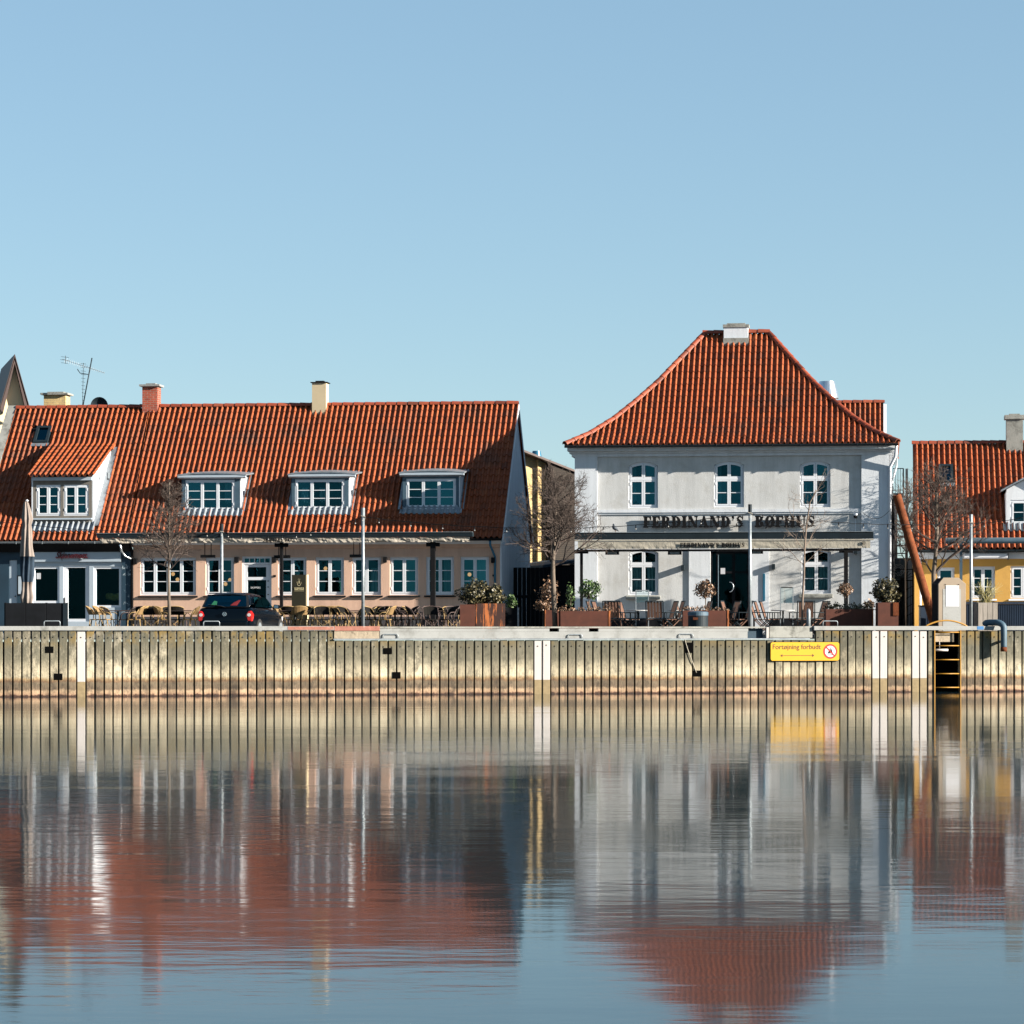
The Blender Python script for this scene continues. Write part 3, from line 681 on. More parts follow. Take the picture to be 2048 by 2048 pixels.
m.prism([(cx_ - .02 * 0, cz_ - .38 * k), (cx_ + .50 * k, cz_ - .38 * k), (cx_ + .06 * k, cz_ + .85 * k)], -.011, -.0071)
m.prism([(cx_ - .08 * k, cz_ - .38 * k), (cx_ - .52 * k, cz_ - .38 * k), (cx_ - .08 * k, cz_ + .50 * k)], -.011, -.0071)
m.prism([(cx_ - .60 * k, cz_ - .62 * k), (cx_ + .62 * k, cz_ - .62 * k), (cx_ + .62 * k, cz_ - .54 * k), (cx_ - .60 * k, cz_ - .54 * k)], -.011, -.0071)
m.build('sailing_boat', M['letter'], pr)
m = MB(); q = .72 * k; m.prism([(cx_ - q - .012, cz_ + q - .012), (cx_ - q + .012, cz_ + q + .012), (cx_ + q + .012, cz_ - q + .012), (cx_ + q - .012, cz_ - q - .012)], -.014, -.0111)
m.build('slash', M['signred'], pr)
# bent mooring pipe
ax = Q.u(1972, .12)
o = fthing(Q, 'bent_mooring_pipe', 'thick blue grey pipe bent over the quay edge at the far right', 'pipe', ax, .12)
za = Q.zz(1245, ax, .12); bx = Q.u(2007.5, -.3) - ax
pts = [(0, 0.1, za - .06), (.03, 0.05, za - .01), (.10, 0, za)]
pts += [(bx - .16 + .16 * sin(t), -.42 * (bx - .16 + .16 * sin(t)) / bx, za - .16 + .16 * cos(t)) for t in [pi / 2 * i / 6 for i in range(7)]]
pts += [(bx, -.42, Q.zz(1290, ax)), (bx, -.42, Q.zz(1300, ax))]
MB().tube(pts, [.092] * (len(pts) - 1) + [.088], 16).build('pipe', M['zincpaint'], o, smooth=True)
MB().tube([(bx, -.42, Q.zz(1294, ax)), (bx, -.42, Q.zz(1303, ax))], .094, 16).build('rusty_foot', M['rust'], o, smooth=True)
MB().box(bx - .05, bx + .05, -.36, -.14, Q.zz(1285, ax), Q.zz(1281, ax)).build('bracket', M['zincpaint'], o)
# ------------------------------------------------------------------ pink house
C = Frame(1000, 99.0, 7.0)
zeC = C.z(960, 1075, -.32); RUN = 4.4; zrC = C.z(1035, 808, RUN - .32); tC = (zrC - zeC) / RUN
roofC = lambda v: zeC + (v + .32) * tC
uL, uR = C.u(266), 0.0
DEP = 2 * (RUN - .32)
hc = fthing(C, 'pink_house', 'long low pink rendered house with a steep red tiled roof and three grey dormers', 'house')
win = [(280.3, 392, 4), (411, 468, 2), (556, 613, 2), (630.5, 688, 2), (704, 762, 2), (779.5, 836.5, 2), (852, 908, 2), (921, 978, 2)]
zt, zb = C.z(640, 1114, 0), C.z(640, 1190, 0)
holes = [(C.u(a), C.u(b), zb, zt) for a, b, n in win]
dh = (C.u(484), C.u(543), .06, C.z(510, 1112.5))
zcor = C.z(640, 1089)
m = MB(); wall_holes(m, uL, uR, GZ, zcor, holes + [dh], 0)
m.quad((uR, 0, GZ), (uR, DEP, GZ), (uR, DEP, zeC + .2), (uR, DEP / 2, zrC - .06), (uR, 0, zeC + .2))
m.quad((uL, 0, GZ), (uL, DEP, GZ), (uL, DEP, zeC), (uL, DEP / 2, zrC - .3), (uL, 0, zeC))
m.quad((uL, DEP, GZ), (uR, DEP, GZ), (uR, DEP, zeC + .2), (uL, DEP, zeC + .2))
m.build('wall', M['pink'], hc)
gw = MB(); gw.prismx([(-.01, GZ), (DEP, GZ), (DEP, zeC + .2), (DEP / 2, zrC - .06), (-.01, zeC + .2)], uR + .003, uR + .05)
props(gw.build('gable_wall', M['white'], hc), 'pale gable wall')
MB().box(uL, uR - .02, -.035, -.002, GZ, .56).build('plinth', M['pink_dark'], hc)
cz = MB(); cz.prismx([(-.002, zcor - .14), (-.05, zcor - .10), (-.08, zcor - .002), (-.002, zcor - .002)], uL + .02, uR)
cz.build('pink_moulding', M['pink'], hc)
cz = MB(); cz.prismx([(-.002, zcor), (-.12, zcor), (-.20, zcor + .10), (-.20, zcor + .13), (-.002, zcor + .13)], uL, uR + .05)
cz.build('cornice', M['paint'], hc)
for (a, b, n), h in zip(win, holes): add_window(hc, *h, .07, n, 3, sill='nearblack', glass='glass' if a > 400 else 'glassdim')
# front door with transom
a, b, c, d = dh
F = MB(); zt1 = C.z(510, 1127)
for x0, x1, z0, z1 in ((a, a + .07, c, d), (b - .07, b, c, d), (a + .07, b - .07, d - .07, d), (a + .07, b - .07, zt1 - .03, zt1 + .03)): F.box(x0, x1, .05, .14, z0, z1)
for i in range(1, 5):
    x = a + .07 + (b - a - .14) * i / 5; F.box(x - .013, x + .013, .06, .12, zt1 + .03, d - .07)
f = F.build('door_frame', M['paint'], hc)
MB().quad((a + .07, .10, zt1), (b - .07, .10, zt1), (b - .07, .10, d - .07), (a + .07, .10, d - .07)).build('pane', M['glass'], f)
D = MB(); za_, zb_ = C.z(510, 1154), C.z(510, 1160); e0, e1 = a + .075, b - .075
for x0, x1, z0, z1 in ((e0, e0 + .10, c, zt1 - .035), (e1 - .12, e1, c, zt1 - .035), (e0 + .10, e1 - .12, zt1 - .12, zt1 - .035), (e0 + .10, e1 - .12, zb_, za_), (e0 + .10, e1 - .12, c, .32)): D.box(x0, x1, .07, .115, z0, z1)
dr = D.build('door', M['paint'], hc)
MB().quad((e0 + .1, .10, .3), (e1 - .12, .10, .3), (e1 - .12, .10, zt1 - .1), (e0 + .1, .10, zt1 - .1)).build('pane', M['glassdim'], dr)
for z in (1.05, 1.3, 1.55, 1.75): MB().tube([(e1 - .05, .03, z), (e1 - .05, .07, z)], .02, 8).build('door_knob', M['black'], dr)
add_text('SKIPPERS', .34, e0 + .2, C.z(510, 1177), .095, M['signwhite'], dr, ext=.001)
MB().box(a - .1, b + .1, -.35, -.04, -.0, .05).build('door_step', M['concrete'], hc)
# roof of tiles
rw = rows_of(RUN, zrC - zeC)
uS = C.u(302, RUN - .32); uS0 = C.u(260, -.32)        # seam to the shop's roof
drm = [(365, 480, 1022.5, 952, 356, 494), (584, 697, 1020, 950, 577, 713), (806, 918, 1017.5, 947, 799, 930)]
DV = []
for (pa, pb, yb, yt, ra, rb) in drm:
    _, v0, zb_ = C.on((pa + pb) / 2, yb, roofC); DV.append((C.u(pa, v0), C.u(pb, v0), v0, zb_, C.z((pa + pb) / 2, yt, v0), C.u(ra, v0), C.u(rb, v0)))
def skipC(s, run):
    v = run - .32
    for a, b, v0, z0, z1, _, _ in DV:
        if a + .05 < s < b - .05 and v0 + .0 < v < v0 + (z1 - z0) / tC - .1: return True
    return False
m = MB(); tiled(m, (0, -.32, zeC), (1, 0, 0), (0, 1, 0), rw, lambda j: uS0 + (uS - uS0) * j / (len(rw) - 1), lambda j: uR + .12, skip=skipC, sag=.008)
m.cur = .5; m.quad((uL, DEP + .32, zeC), (uR + .12, DEP + .32, zeC), (uR + .12, DEP / 2, zrC - .01), (uL, DEP / 2, zrC - .01))
rf = m.build('roof', M['tile'], hc, smooth=False)
b_ = MB(); e = .035      # boarding under the tiles, cut out at the dormers
b_.prismx([(-.30, zeC - .02), (-.30, zeC - .10), (DEP / 2, zrC - .10), (DEP / 2, zrC - .02)], uL, uR + .10)
b_.build('roof_boarding', M['nearblack'], rf)
m = MB(); ridge_tiles(m, (uS, DEP / 2, zrC + .02), (uR + .13, DEP / 2, zrC + .02)); m.build('ridge', M['ridge'], rf)
m = MB(); m.prismx([(-.34, zeC - .16), (-.34, zeC - .02), (DEP / 2, zrC - .01), (DEP / 2, zrC - .16)], uR + .125, uR + .15)
m.prismx([(DEP + .34, zeC - .16), (DEP + .34, zeC - .02), (DEP / 2, zrC - .01), (DEP / 2, zrC - .16)], uR + .125, uR + .15); m.build('verge_board', M['paint'], rf)
gutter(hc, C.u(205, -.45), uR + .1, -.34, zeC - .035, 'black')
uD = C.u(990, -.05)
drain(hc, [(uD - .12, -.40, zeC - .1), (uD - .12, -.36, zeC - .25), (uD, -.09, zeC - .62), (uD, -.07, zeC - .8), (uD, -.07, GZ + .06)], .038, 'bluemetal')
drain(hc, [(uL - .05, -.3, zeC - .15), (uL - .02, -.06, zeC - .4), (uL - .02, -.06, GZ + .06)], .05, 'black')
for x0, x1, y0, y1 in ((268, 275, 1117, 1128), (470, 478, 1114, 1125), (545, 553, 1114, 1125), (767, 774, 1114, 1125), (983, 991, 1115, 1126), (547, 552, 1150, 1154), (985, 989, 1149, 1153)):
    a, b = C.u(x0), C.u(x1); big = y1 - y0 > 6
    MB().box(a, b, -.13 if big else -.03, -.002, C.z(x0, y1), C.z(x0, y0)).build('wall_lamp' if big else 'key_box', M['black'], hc, bevel=.004)
chimney(hc, C, 284.5, 315, 769, 828, RUN - .32 - .25, .5, 'tilebrick', 'concrete', .07, .09)
chimney(hc, C, 624, 652, 764, 832, RUN - .32 - .3, .5, 'cream_chim', 'black', .03, .05)
def flat_dormer(root, fr, d, tz, window, vmat='zincpaint'):
    a, b, v0, z0, z1, ra, rb = d; back = v0 + (z1 - z0) / tz
    m = MB(); wa, wb, wz0, wz1 = window
    wall_holes(m, a, b, z0 - .05, z1, [(wa, wb, wz0, wz1)], v0, .1)
    dm = m.build('dormer', M[vmat], root)
    m = MB(); m.prismx([(v0, z0 - .03), (v0, z1), (back, z1)], b - .001, b + .03); props(m.build('dormer_cheek', M['white'], dm))
    m = MB(); m.prismx([(v0, z0 - .03), (v0, z1), (back, z1)], a - .03, a + .001); m.build('dormer_cheek', M['bluewall'], dm)
    F, P = window_meshes(wa, wb, wz0, wz1, v0 + .02, 3, 3, fw=.045, sw=.045); F.build('window_frame', M['paint'], dm); P.build('pane', M['glass'], dm)
    n = 14; R_ = MB()
    for i in range(n):
        x, y = ra + (rb - ra) * i / n, ra + (rb - ra) * (i + 1) / n
        f = lambda t: z1 + .02 + .07 * (1 - ((t - (ra + rb) / 2) / ((rb - ra) / 2)) ** 2)
        vs = [(t, vv, f(t) * 1 + dz + (vv - v0) * .10 * (1 if vv > v0 else 0)) for t in (x, y) for vv in (v0 - .16, back + .25) for dz in (-.02, .02)]
        R_.add(vs, [(1, 3, 7, 5), (0, 4, 6, 2), (0, 1, 5, 4), (2, 6, 7, 3)] + ([(0, 2, 3, 1)] if i == 0 else []) + ([(4, 5, 7, 6)] if i == n - 1 else []))
    R_.prism([(ra + .03, z1 - .01), (rb - .03, z1 - .01), (rb - .03, z1 + .02), ((ra + rb) / 2, z1 + .075), (ra + .03, z1 + .02)], v0 - .13, v0 + .02)
    R_.build('dormer_roof', M['zinc'], dm)
    MB().prismx([(v0 - .15, z1 - .05), (v0 - .15, z1 + .02), (v0 - .02, z1 + .02), (v0 - .02, z1 - .10), (v0 - .08, z1 - .08)], ra + .02, rb - .02).build('dormer_cornice', M['greypaint'], dm)
    for x0, x1 in ((a - .16, a - .031), (b + .031, b + .17)):
        m = MB(); q = lambda v: z0 + (v - v0) * tz + .075
        m.add([(x, v, q(v) + h) for x in (x0, x1) for v in (v0 - .08, back + .1) for h in (0, .02)], [(1, 3, 7, 5), (0, 1, 5, 4), (0, 2, 3, 1), (4, 5, 7, 6)]); m.build('flashing', M['zinc'], dm)
    m = MB(); tiled(m, (0, v0 - .20, z0 - .20 * tz + .045), (1, 0, 0), (0, 1, 0), [(0, 0), (.25, .25 * tz)], lambda j: a - .1, lambda j: b + .12, amp=.05, lift=.03)
    m.build('apron', M['zinc'], dm)
    m = MB(); m.prism([(wa - .06, wz0 - .06), (wb + .06, wz0 - .06), (wb + .06, wz0 - .01), (wa - .06, wz0 - .01)], v0 - .06, v0 - .002); m.build('dormer_sill', M['paint'], dm)
    return dm
dw = [(370.6, 469.4, 1021, 960), (590, 689, 1018.5, 959), (812.5, 912, 1016, 957.5)]
for d, (pa, pb, yb, yt) in zip(DV, dw):
    v0 = d[2]; flat_dormer(hc, C, d, tC, (C.u(pa, v0), C.u(pb, v0), C.z(pa, yb, v0), C.z(pa, yt, v0)))
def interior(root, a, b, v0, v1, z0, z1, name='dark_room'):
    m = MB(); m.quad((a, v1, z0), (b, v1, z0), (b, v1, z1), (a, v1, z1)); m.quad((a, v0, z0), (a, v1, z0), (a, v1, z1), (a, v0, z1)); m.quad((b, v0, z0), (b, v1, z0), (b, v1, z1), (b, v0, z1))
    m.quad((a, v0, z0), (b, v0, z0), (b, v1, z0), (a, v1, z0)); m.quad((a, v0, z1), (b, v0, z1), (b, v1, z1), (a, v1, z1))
    return m.build(name, M['darkmatt'], root)
interior(hc, uL + .3, uR - .3, .17, 4.2, .02, zcor - .05)
for d in DV: interior(hc, d[0] + .05, d[1] - .05, d[2] + .12, d[2] + 2.2, d[3] - .1, d[4] - .05)
def curtain(root, a, b, v, z0, z1, mat='curtain', amp=.03, per=.11):
    n = max(4, int((b - a) / per * 6)); m = MB()
    vs = [(a + (b - a) * i / n, v + amp * sin(2 * pi * (b - a) * i / n / per), z) for i in range(n + 1) for z in (z0, z1)]
    m.add(vs, [(2 * i, 2 * i + 2, 2 * i + 3, 2 * i + 1) for i in range(n)]); return m.build('curtain', M[mat], root, smooth=True)
v0 = DV[0][2]; curtain(hc, C.u(446, v0), C.u(462, v0), v0 + .3, C.z(450, 1020, v0), C.z(450, 962, v0))
v0 = DV[1][2]; curtain(hc, C.u(600, v0), C.u(612, v0), v0 + .3, C.z(600, 1018, v0), C.z(600, 975, v0)); curtain(hc, C.u(636, v0), C.u(648, v0), v0 + .3, C.z(640, 1018, v0), C.z(640, 975, v0))
curtain(hc, C.u(885), C.u(905), .35, zb, zt); curtain(hc, C.u(951), C.u(975), .35, zb, zt); curtain(hc, C.u(738), C.u(760), .4, zb, zb + .9)
for px, py, nm in ((346, 1148, 'left'), (355, 1159, 'right'), (451, 1168, 'low'), (460, 1160, 'high'), (651, 1137, 'single'), (939, 1149, 'corner')):
    lab = {'left': 'upper warm globe lamp behind the four part window', 'right': 'lower warm globe lamp behind the four part window', 'low': 'lower warm globe lamp in the window above the car', 'high': 'upper warm globe lamp in the window above the car', 'single': 'warm globe lamp in the window right of the sign board', 'corner': 'warm globe lamp in the rightmost window of the pink house'}[nm]
    v = .6; u_, z_ = C.u(px, v), C.z(px, py, v)
    t = fthing(C, 'pendant_lamp', lab, 'lamp', u_, v, 0, 'globe lamps inside the pink house')
    MB().sphere((0, 0, z_), .065).build('globe', M['lamp'], t, smooth=True); MB().tube([(0, 0, z_ + .06), (0, 0, 2.6)], .006, 5).build('cord', M['black'], t)
# ------------------------------------------------------------------ blue shop house (left)
B = C
hb = fthing(C, 'blue_shop_house', 'dark blue shop house with pale shop front, red tiled roof and tiled dormer', 'house')
vB = -.02; uB0 = C.u(-20); uB1 = C.u(262.5)
zeB = C.z(120, 1081, -.36); zrB = C.z(120, 817, RUN - .32); tB = (zrB - zeB) / (RUN + .04)
roofB = lambda v: zeB + (v + .36) * tB
z104, z123 = C.z(150, 1104), C.z(150, 1123.5)
shopw = [(65, 119, 1133, 1206), (126.5, 178.5, 1130, 1243), (187, 242, 1133, 1215)]
hl = [(C.u(a), C.u(b), C.z(a, d_), C.z(a, c_)) for a, b, c_, d_ in shopw]
m = MB(); wall_holes(m, C.u(62), C.u(243.5), .12, z123, hl, 0, .18); m.build('shop_front', M['greypaint'], hb)
m = MB(); wall_holes(m, uB0, C.u(62) - .002, GZ, C.z(30, 1088), [(C.u(18), C.u(34), .1, C.z(30, 1120))], 0, .12)
m.quad((C.u(62), 0, z104), (uB1, 0, z104), (uB1, 0, C.z(150, 1088)), (C.u(62), 0, C.z(150, 1088))); m.box(C.u(62), C.u(243.5), -.03, .0, GZ, .11)
m.quad((uB0, 0, GZ), (uB0, DEP, GZ), (uB0, DEP, zeB), (uB0, DEP / 2, zrB - .1), (uB0, 0, zeB))
m.build('wall', M['bluewall'], hb)
m = MB().box(C.u(244), uB1, -.06, .05, GZ, C.z(250, 1095)); props(m.build('corner_pilaster', M['blueflake'], hb), 'flaking blue pilaster')
m = MB().box(C.u(66), C.u(243), -.10, -.004, z123, z104); fa = m.build('fascia', M['greypaint'], hb)
add_text('Skinnemess.', 1.10, C.u(114), C.z(150, 1117), -.17, M['scriptred'], fa, height=.22, shear=.5, ext=.02, bold=.02)
m = MB()
for px in (126, 160): m.tube([(C.u(px), -.1, z123 + .03), (C.u(px), -.17, C.z(150, 1116))], .008, 5)
m.build('letter_bracket', M['black'], fa)
for i, ((a, b, c_, d_), (pa, pb, _, _)) in enumerate(zip(hl, shopw)):
    F = MB(); fw = .09 if i == 1 else .075
    for x0, x1, z0, z1 in ((a, a + fw, c_, d_), (b - fw, b, c_, d_), (a + fw, b - fw, d_ - fw, d_), (a + fw, b - fw, c_, c_ + fw)): F.box(x0, x1, .03, .14, z0, z1)
    if i == 1:
        for x0, x1, z0, z1 in ((a + fw, a + fw + .06, c_ + fw, d_ - fw), (b - fw - .06, b - fw, c_ + fw, d_ - fw)): F.box(x0, x1, .06, .11, z0, z1)
    f = F.build('glass_door' if i == 1 else 'shop_window', M['paint'], hb)
    MB().quad((a + fw, .1, c_ + fw), (b - fw, .1, c_ + fw), (b - fw, .1, d_ - fw), (a + fw, .1, d_ - fw)).build('pane', M['glassdim'], f)
    if i == 1: MB().box(a + .02, a + .05, .0, .03, 1.0, 1.2).build('handle', M['black'], f)
    if i == 0: MB().box(a + .12, a + .26, .085, .09, C.z(80, 1158), C.z(80, 1146)).build('notice', M['paper'], f)
MB().box(C.u(126), C.u(179), -.35, -.04, GZ + .1, .14).build('door_step', M['dirtyconc'], hb)
m = MB().box(C.u(18), C.u(33.8), .05, .09, .1, C.z(30, 1120.5)); dr = m.build('side_door', M['greypaint'], hb)
MB().tube([(C.u(30), .0, 1.25), (C.u(30), .05, 1.25)], .02, 6).build('handle', M['black'], dr)
m = MB(); m.box(C.u(35), C.u(45), -.03, -.003, C.z(40, 1190), C.z(40, 1151)); f = m.build('menu_case', M['black'], hb)
MB().box(C.u(37), C.u(43.5), -.036, -.031, C.z(40, 1188), C.z(40, 1153)).build('poster', M['greypaint'], f)
interior(hb, C.u(55), C.u(250), .19, 3.5, .02, z104)
MB().tube([(C.u(200), 1.0, C.z(200, 1192, 1)), (C.u(215), .9, C.z(200, 1195, 1)), (C.u(242), 1.0, C.z(200, 1190, 1))], .12, 8).build('mustard_drape', M['mustard'], hb, smooth=True)
rwB = rows_of(RUN + .04, zrB - zeB)
dfa, dfb, dv0, dzb = C.u(66), C.u(184), None, None
_, dv0, dzb = C.on(120, 1050, roofB); dfa, dfb = C.u(66, dv0), C.u(184, dv0); dzt = C.z(120, 951, dv0)
_, dvt, dzr = C.on(165, 895, roofB)
ska, skb = C.on(84, 890, roofB), C.on(84, 856, roofB)
def skipB(s, run):
    v = run - .36
    if dfa + .02 < s < dfb + .12 and dv0 + .0 < v < dvt - .05: return True
    return C.u(67, v) < s < C.u(98, v) and ska[1] < v < skb[1]
m = MB(); NB = len(rwB) - 1
uE0, uE1 = C.u(-10, -.36), C.u(36, RUN - .32)
tiled(m, (0, -.36, zeB), (1, 0, 0), (0, 1, 0), rwB, lambda j: C.u(34, RUN - .32), lambda j: uS0 + (uS - uS0) * j / NB - .02, skip=skipB, sag=.012)
m.cur = .5; m.quad((uE0, DEP + .3, zeB), (uS, DEP + .3, zeB), (uS, DEP / 2, zrB - .01), (uE0, DEP / 2, zrB - .01))
rf = m.build('roof', M['tile'], hb)
MB().prismx([(-.34, zeB - .02), (-.34, zeB - .10), (DEP / 2, zrB - .10), (DEP / 2, zrB - .02)], C.u(34, RUN - .32), uS).build('roof_boarding', M['nearblack'], rf)
m = MB(); ridge_tiles(m, (C.u(40, RUN), DEP / 2, zrB + .02), (uS, DEP / 2, zrB + .03)); m.build('ridge', M['ridge'], rf)
xx = C.u(34, RUN - .32)
m = MB().prismx([(-.45, zeB - .3), (-.45, zeB + .12), (DEP / 2, zrB + .12), (DEP / 2, zrB - .3)], xx - .32, xx - .01); props(m.build('parapet', M['dirtyconc'], hb), 'grey gable parapet')
gutter(hb, xx, C.u(205, -.45), -.37, zeB - .035, 'galv')
MB().prismx([(-.42, zeB - .12), (-.42, zeB - .1), (-.003, zeB - .1), (-.003, C.z(150, 1104) + .002), (-.15, C.z(150, 1104) + .002)], xx, uB1).build('eave_board', M['black'], hb)
drain(hb, [(C.u(246), -.40, zeB - .14), (C.u(247), -.25, zeB - .36), (C.u(252), -.12, zeB - .52), (C.u(264), -.10, zeB - .62)], .035, 'bright')
# tiled dormer
m = MB(); wd2 = [(C.u(72.5, dv0), C.u(121, dv0)), (C.u(127.5, dv0), C.u(177, dv0))]; wz0, wz1 = C.z(120, 1031.5, dv0), C.z(120, 969.5, dv0)
wall_holes(m, dfa, dfb, dzb - .05, dzt - .05, [(p[0], p[1], wz0, wz1) for p in wd2], dv0, .1)
dm = m.build('tiled_dormer', M['greywood'], hb)
for p in wd2:
    F, P = window_meshes(p[0], p[1], wz0, wz1, dv0 + .015, 2, 3, fw=.045, sw=.05); F.build('window_frame', M['paint'], dm); P.build('pane', M['glass'], dm)
MB().box(dfa - .02, dfb + .02, dv0 - .12, dv0 - .002, dzt - .17, dzt - .06).build('dormer_cornice', M['greypaint'], dm)
MB().box(dfa, dfb, dv0 - .06, dv0 - .002, wz0 - .13, wz0 - .08).build('dormer_sill', M['greypaint'], dm)
m = MB().prismx([(dv0, dzb), (dv0, dzt - .04), (dvt, dzr - .05), (dvt, dzr - .4)], dfb, dfb + .05); m.build('dormer_cheek', M['white'], dm)
m = MB().prismx([(dv0, dzb), (dv0, dzt - .04), (dvt, dzr - .05), (dvt, dzr - .4)], dfa - .05, dfa); m.build('dormer_cheek', M['white'], dm)
rd = rows_of(dvt - dv0 + .25, dzr - dzt + .12)
m = MB(); tiled(m, (0, dv0 - .22, dzt - .03), (1, 0, 0), (0, 1, 0), rd, lambda j: dfa - .12, lambda j: dfb + .12 ); m.build('dormer_roof', M['tile'], dm)
m = MB(); q = lambda v: dzb + (v - dv0) * tB + .08
m.add([(x, v, q(v) + h) for x in (dfb + .06, dfb + .26) for v in (dv0 - .1, dvt - .1) for h in (0, .03)], [(1, 3, 7, 5), (0, 1, 5, 4), (0, 2, 3, 1), (4, 5, 7, 6)]); m.build('flashing', M['zinc'], dm)
m = MB(); tiled(m, (0, dv0 - .25, dzb - .25 * tB + .045), (1, 0, 0), (0, 1, 0), [(0, 0), (.28, .28 * tB)], lambda j: dfa - .1, lambda j: dfb + .12); m.build('apron', M['zinc'], dm)
m = MB().tube([(C.u(205, dv0), dv0 + .75, dzt + .1), (C.u(207, dv0), dv0 + .6, dzt - .1)], .05, 8); m.build('vent_pipe', M['galv'], dm)
interior(hb, dfa + .05, dfb - .05, dv0 + .12, dv0 + 2.4, dzb - .05, dzt - .1)
# roof window
def roof_window(root, fr, pxa, pxb, yt, yb, rooff, tz, tilt=0):
    a_, va, zb_ = fr.on(pxa, yb, rooff); _, vb, zt_ = fr.on(pxa, yt, rooff); b_2 = fr.u(pxb, va)
    L = sqrt((vb - va) ** 2 + (zt_ - zb_) ** 2); pit = atan2(zt_ - zb_, vb - va) + tilt
    o = MB(); W_ = b_2 - a_; t = .09
    P3 = lambda x, s, h: (a_ + x, va + s * cos(pit) - h * sin(pit), zb_ + s * sin(pit) + h * cos(pit))
    def bx(mb, x0, x1, s0, s1, h0, h1):
        mb.add([P3(x, s, h) for x in (x0, x1) for s in (s0, s1) for h in (h0, h1)], [(0, 1, 3, 2), (4, 6, 7, 5), (0, 4, 5, 1), (2, 3, 7, 6), (1, 5, 7, 3), (0, 2, 6, 4)])
    for x0, x1, s0, s1 in ((0, t, 0, L), (W_ - t, W_, 0, L), (t, W_ - t, 0, t), (t, W_ - t, L - t, L)): bx(o, x0, x1, s0, s1, -.02, .13)
    f = o.build('roof_window', M['darksteel'], root)
    p = MB(); bx(p, t * .8, W_ - t * .8, t * .8, L - t * .8, .06, .075); p.build('pane', M['carglass'], f)
    k = MB(); bx(k, t, W_ - t, t, L - t, -.05, -.03); k.build('blind', M['darkmatt'], f)
    k = MB(); bx(k, -.05, W_ + .05, -.16, -.002, .03, .08); k.build('apron', M['zinc'], f)
roof_window(hb, C, 67, 96, 857, 889, roofB, tB)
# yellow brick chimney, aerial and dish behind the blue shop's ridge
chimney(hb, C, 87.5, 131, 786, 818, RUN + .9, .6, 'yellowbrick', 'dirtyconc', .07, .1)
v = RUN + .4
t = fthing(C, 'tv_aerial', 'tilted television aerial mast with two antenna rods on the blue shop roof', 'aerial', C.u(164, v), v)
uu = lambda px: C.u(px, v) - C.u(164, v); zz_ = lambda py: C.z(164, py, v)
MB().tube([(uu(164), 0, zz_(822)), (uu(184), 0, zz_(716))], .022, 8).build('mast', M['darksteel'], t, smooth=True)
m = MB(); m.tube([(uu(125), 0, zz_(718)), (uu(208), .1, zz_(746))], .010, 5)
for i in range(22):
    k = i / 21; x = uu(130) + (uu(208) - uu(130)) * k; z = zz_(720) + (zz_(746) - zz_(720)) * k; L = .05 + .04 * (1 - k)
    m.tube([(x, -.05, z - L), (x, .05, z + L)], .005, 4)
m.build('antenna_rod', M['galv'], t)
m = MB(); m.tube([(uu(167), 0, zz_(726)), (uu(165), 0, zz_(812))], .009, 5)
for i in range(11):
    z = zz_(727) + (zz_(800) - zz_(727)) * i / 10; L = .10 - .006 * i; m.tube([(uu(166.5) - L, 0, z), (uu(166.5) + L, 0, z - .02)], .006, 4)
m.build('antenna_rod', M['darksteel'], t)
m = MB(); m.tube([(uu(176), 0, zz_(749)), (uu(160), 0, zz_(746)), (uu(156), 0, zz_(740)), (uu(155), 0, zz_(738))], .016, 6)
for yy, w_ in ((713, .13), (719, .16), (725, .13)): m.tube([(uu(130) - w_, -.04, zz_(yy)), (uu(130) + w_, .04, zz_(yy) - .03)], .006, 4)
m.tube([(uu(131), 0, zz_(711)), (uu(131), 0, zz_(727))], .01, 4); m.build('bracket', M['darksteel'], t)
t = fthing(C, 'satellite_dish', 'dark satellite dish peeping over the ridge beside the aerial', 'satellite dish', C.u(194, v), v + .3)
zc_ = C.z(194, 812, v + .3); m = MB()
prof = [(.32 * i / 6, .10 * (i / 6) ** 2) for i in range(7)]
vs = [(r * cos(2 * pi * k / 24), -z + .1, zc_ + r * sin(2 * pi * k / 24)) for r, z in prof for k in range(24)]
m.add(vs, [(i * 24 + k, i * 24 + (k + 1) % 24, (i + 1) * 24 + (k + 1) % 24, (i + 1) * 24 + k) for i in range(6) for k in range(24)])
o = m.build('reflector', M['darksteel'], t, smooth=True); MB().tube([(0, .1, zc_), (0, .1, zc_ - .9)], .03, 8).build('stand', M['darksteel'], t)
m = MB(); m.tube([(0, 0, zc_ - .2), (.02, -.35, zc_ - .02)], .012, 6); m.box(-.05, .09, -.42, -.32, zc_ - .06, zc_ + .02); m.build('receiver', M['paint'], t)
# ------------------------------------------------------------------ cream gable house at the left edge
E = Frame(28, 108, -14)
he = fthing(E, 'cream_gable_house', 'cream rendered gable with brown verge boards at the left edge', 'house')
zp = E.z(28, 722); sl = (E.z(28, 722) - E.z(53, 812)) / (E.u(53) - E.u(28)); uw = E.u(49); uw = uw
m = MB(); m.prism([(-.6, GZ), (.45, GZ), (.45, zp - sl * .45), (0, zp), (-.45, zp - sl * .45), (-.6, zp - sl * .6)], 0, 6); m.build('wall', M['cream'], he)
m = MB(); s2 = 1.9
for sgn in (-1, 1): m.prism([(sgn * -.02, zp + .12), (sgn * .52, zp - sl * .52 + .12), (sgn * .42, zp - sl * .52 - .05), (0, zp - .10)], -.35, .02)
m.build('verge_board', M['brownwood'], he)
m = MB()
for sgn in (-1, 1): m.prism([(0, zp + .14), (sgn * .53, zp - sl * .52 + .14), (sgn * .53, zp - sl * .52 + .20), (0, zp + .22)], -.38, 6)
m.build('roof', M['brownwood'], he)
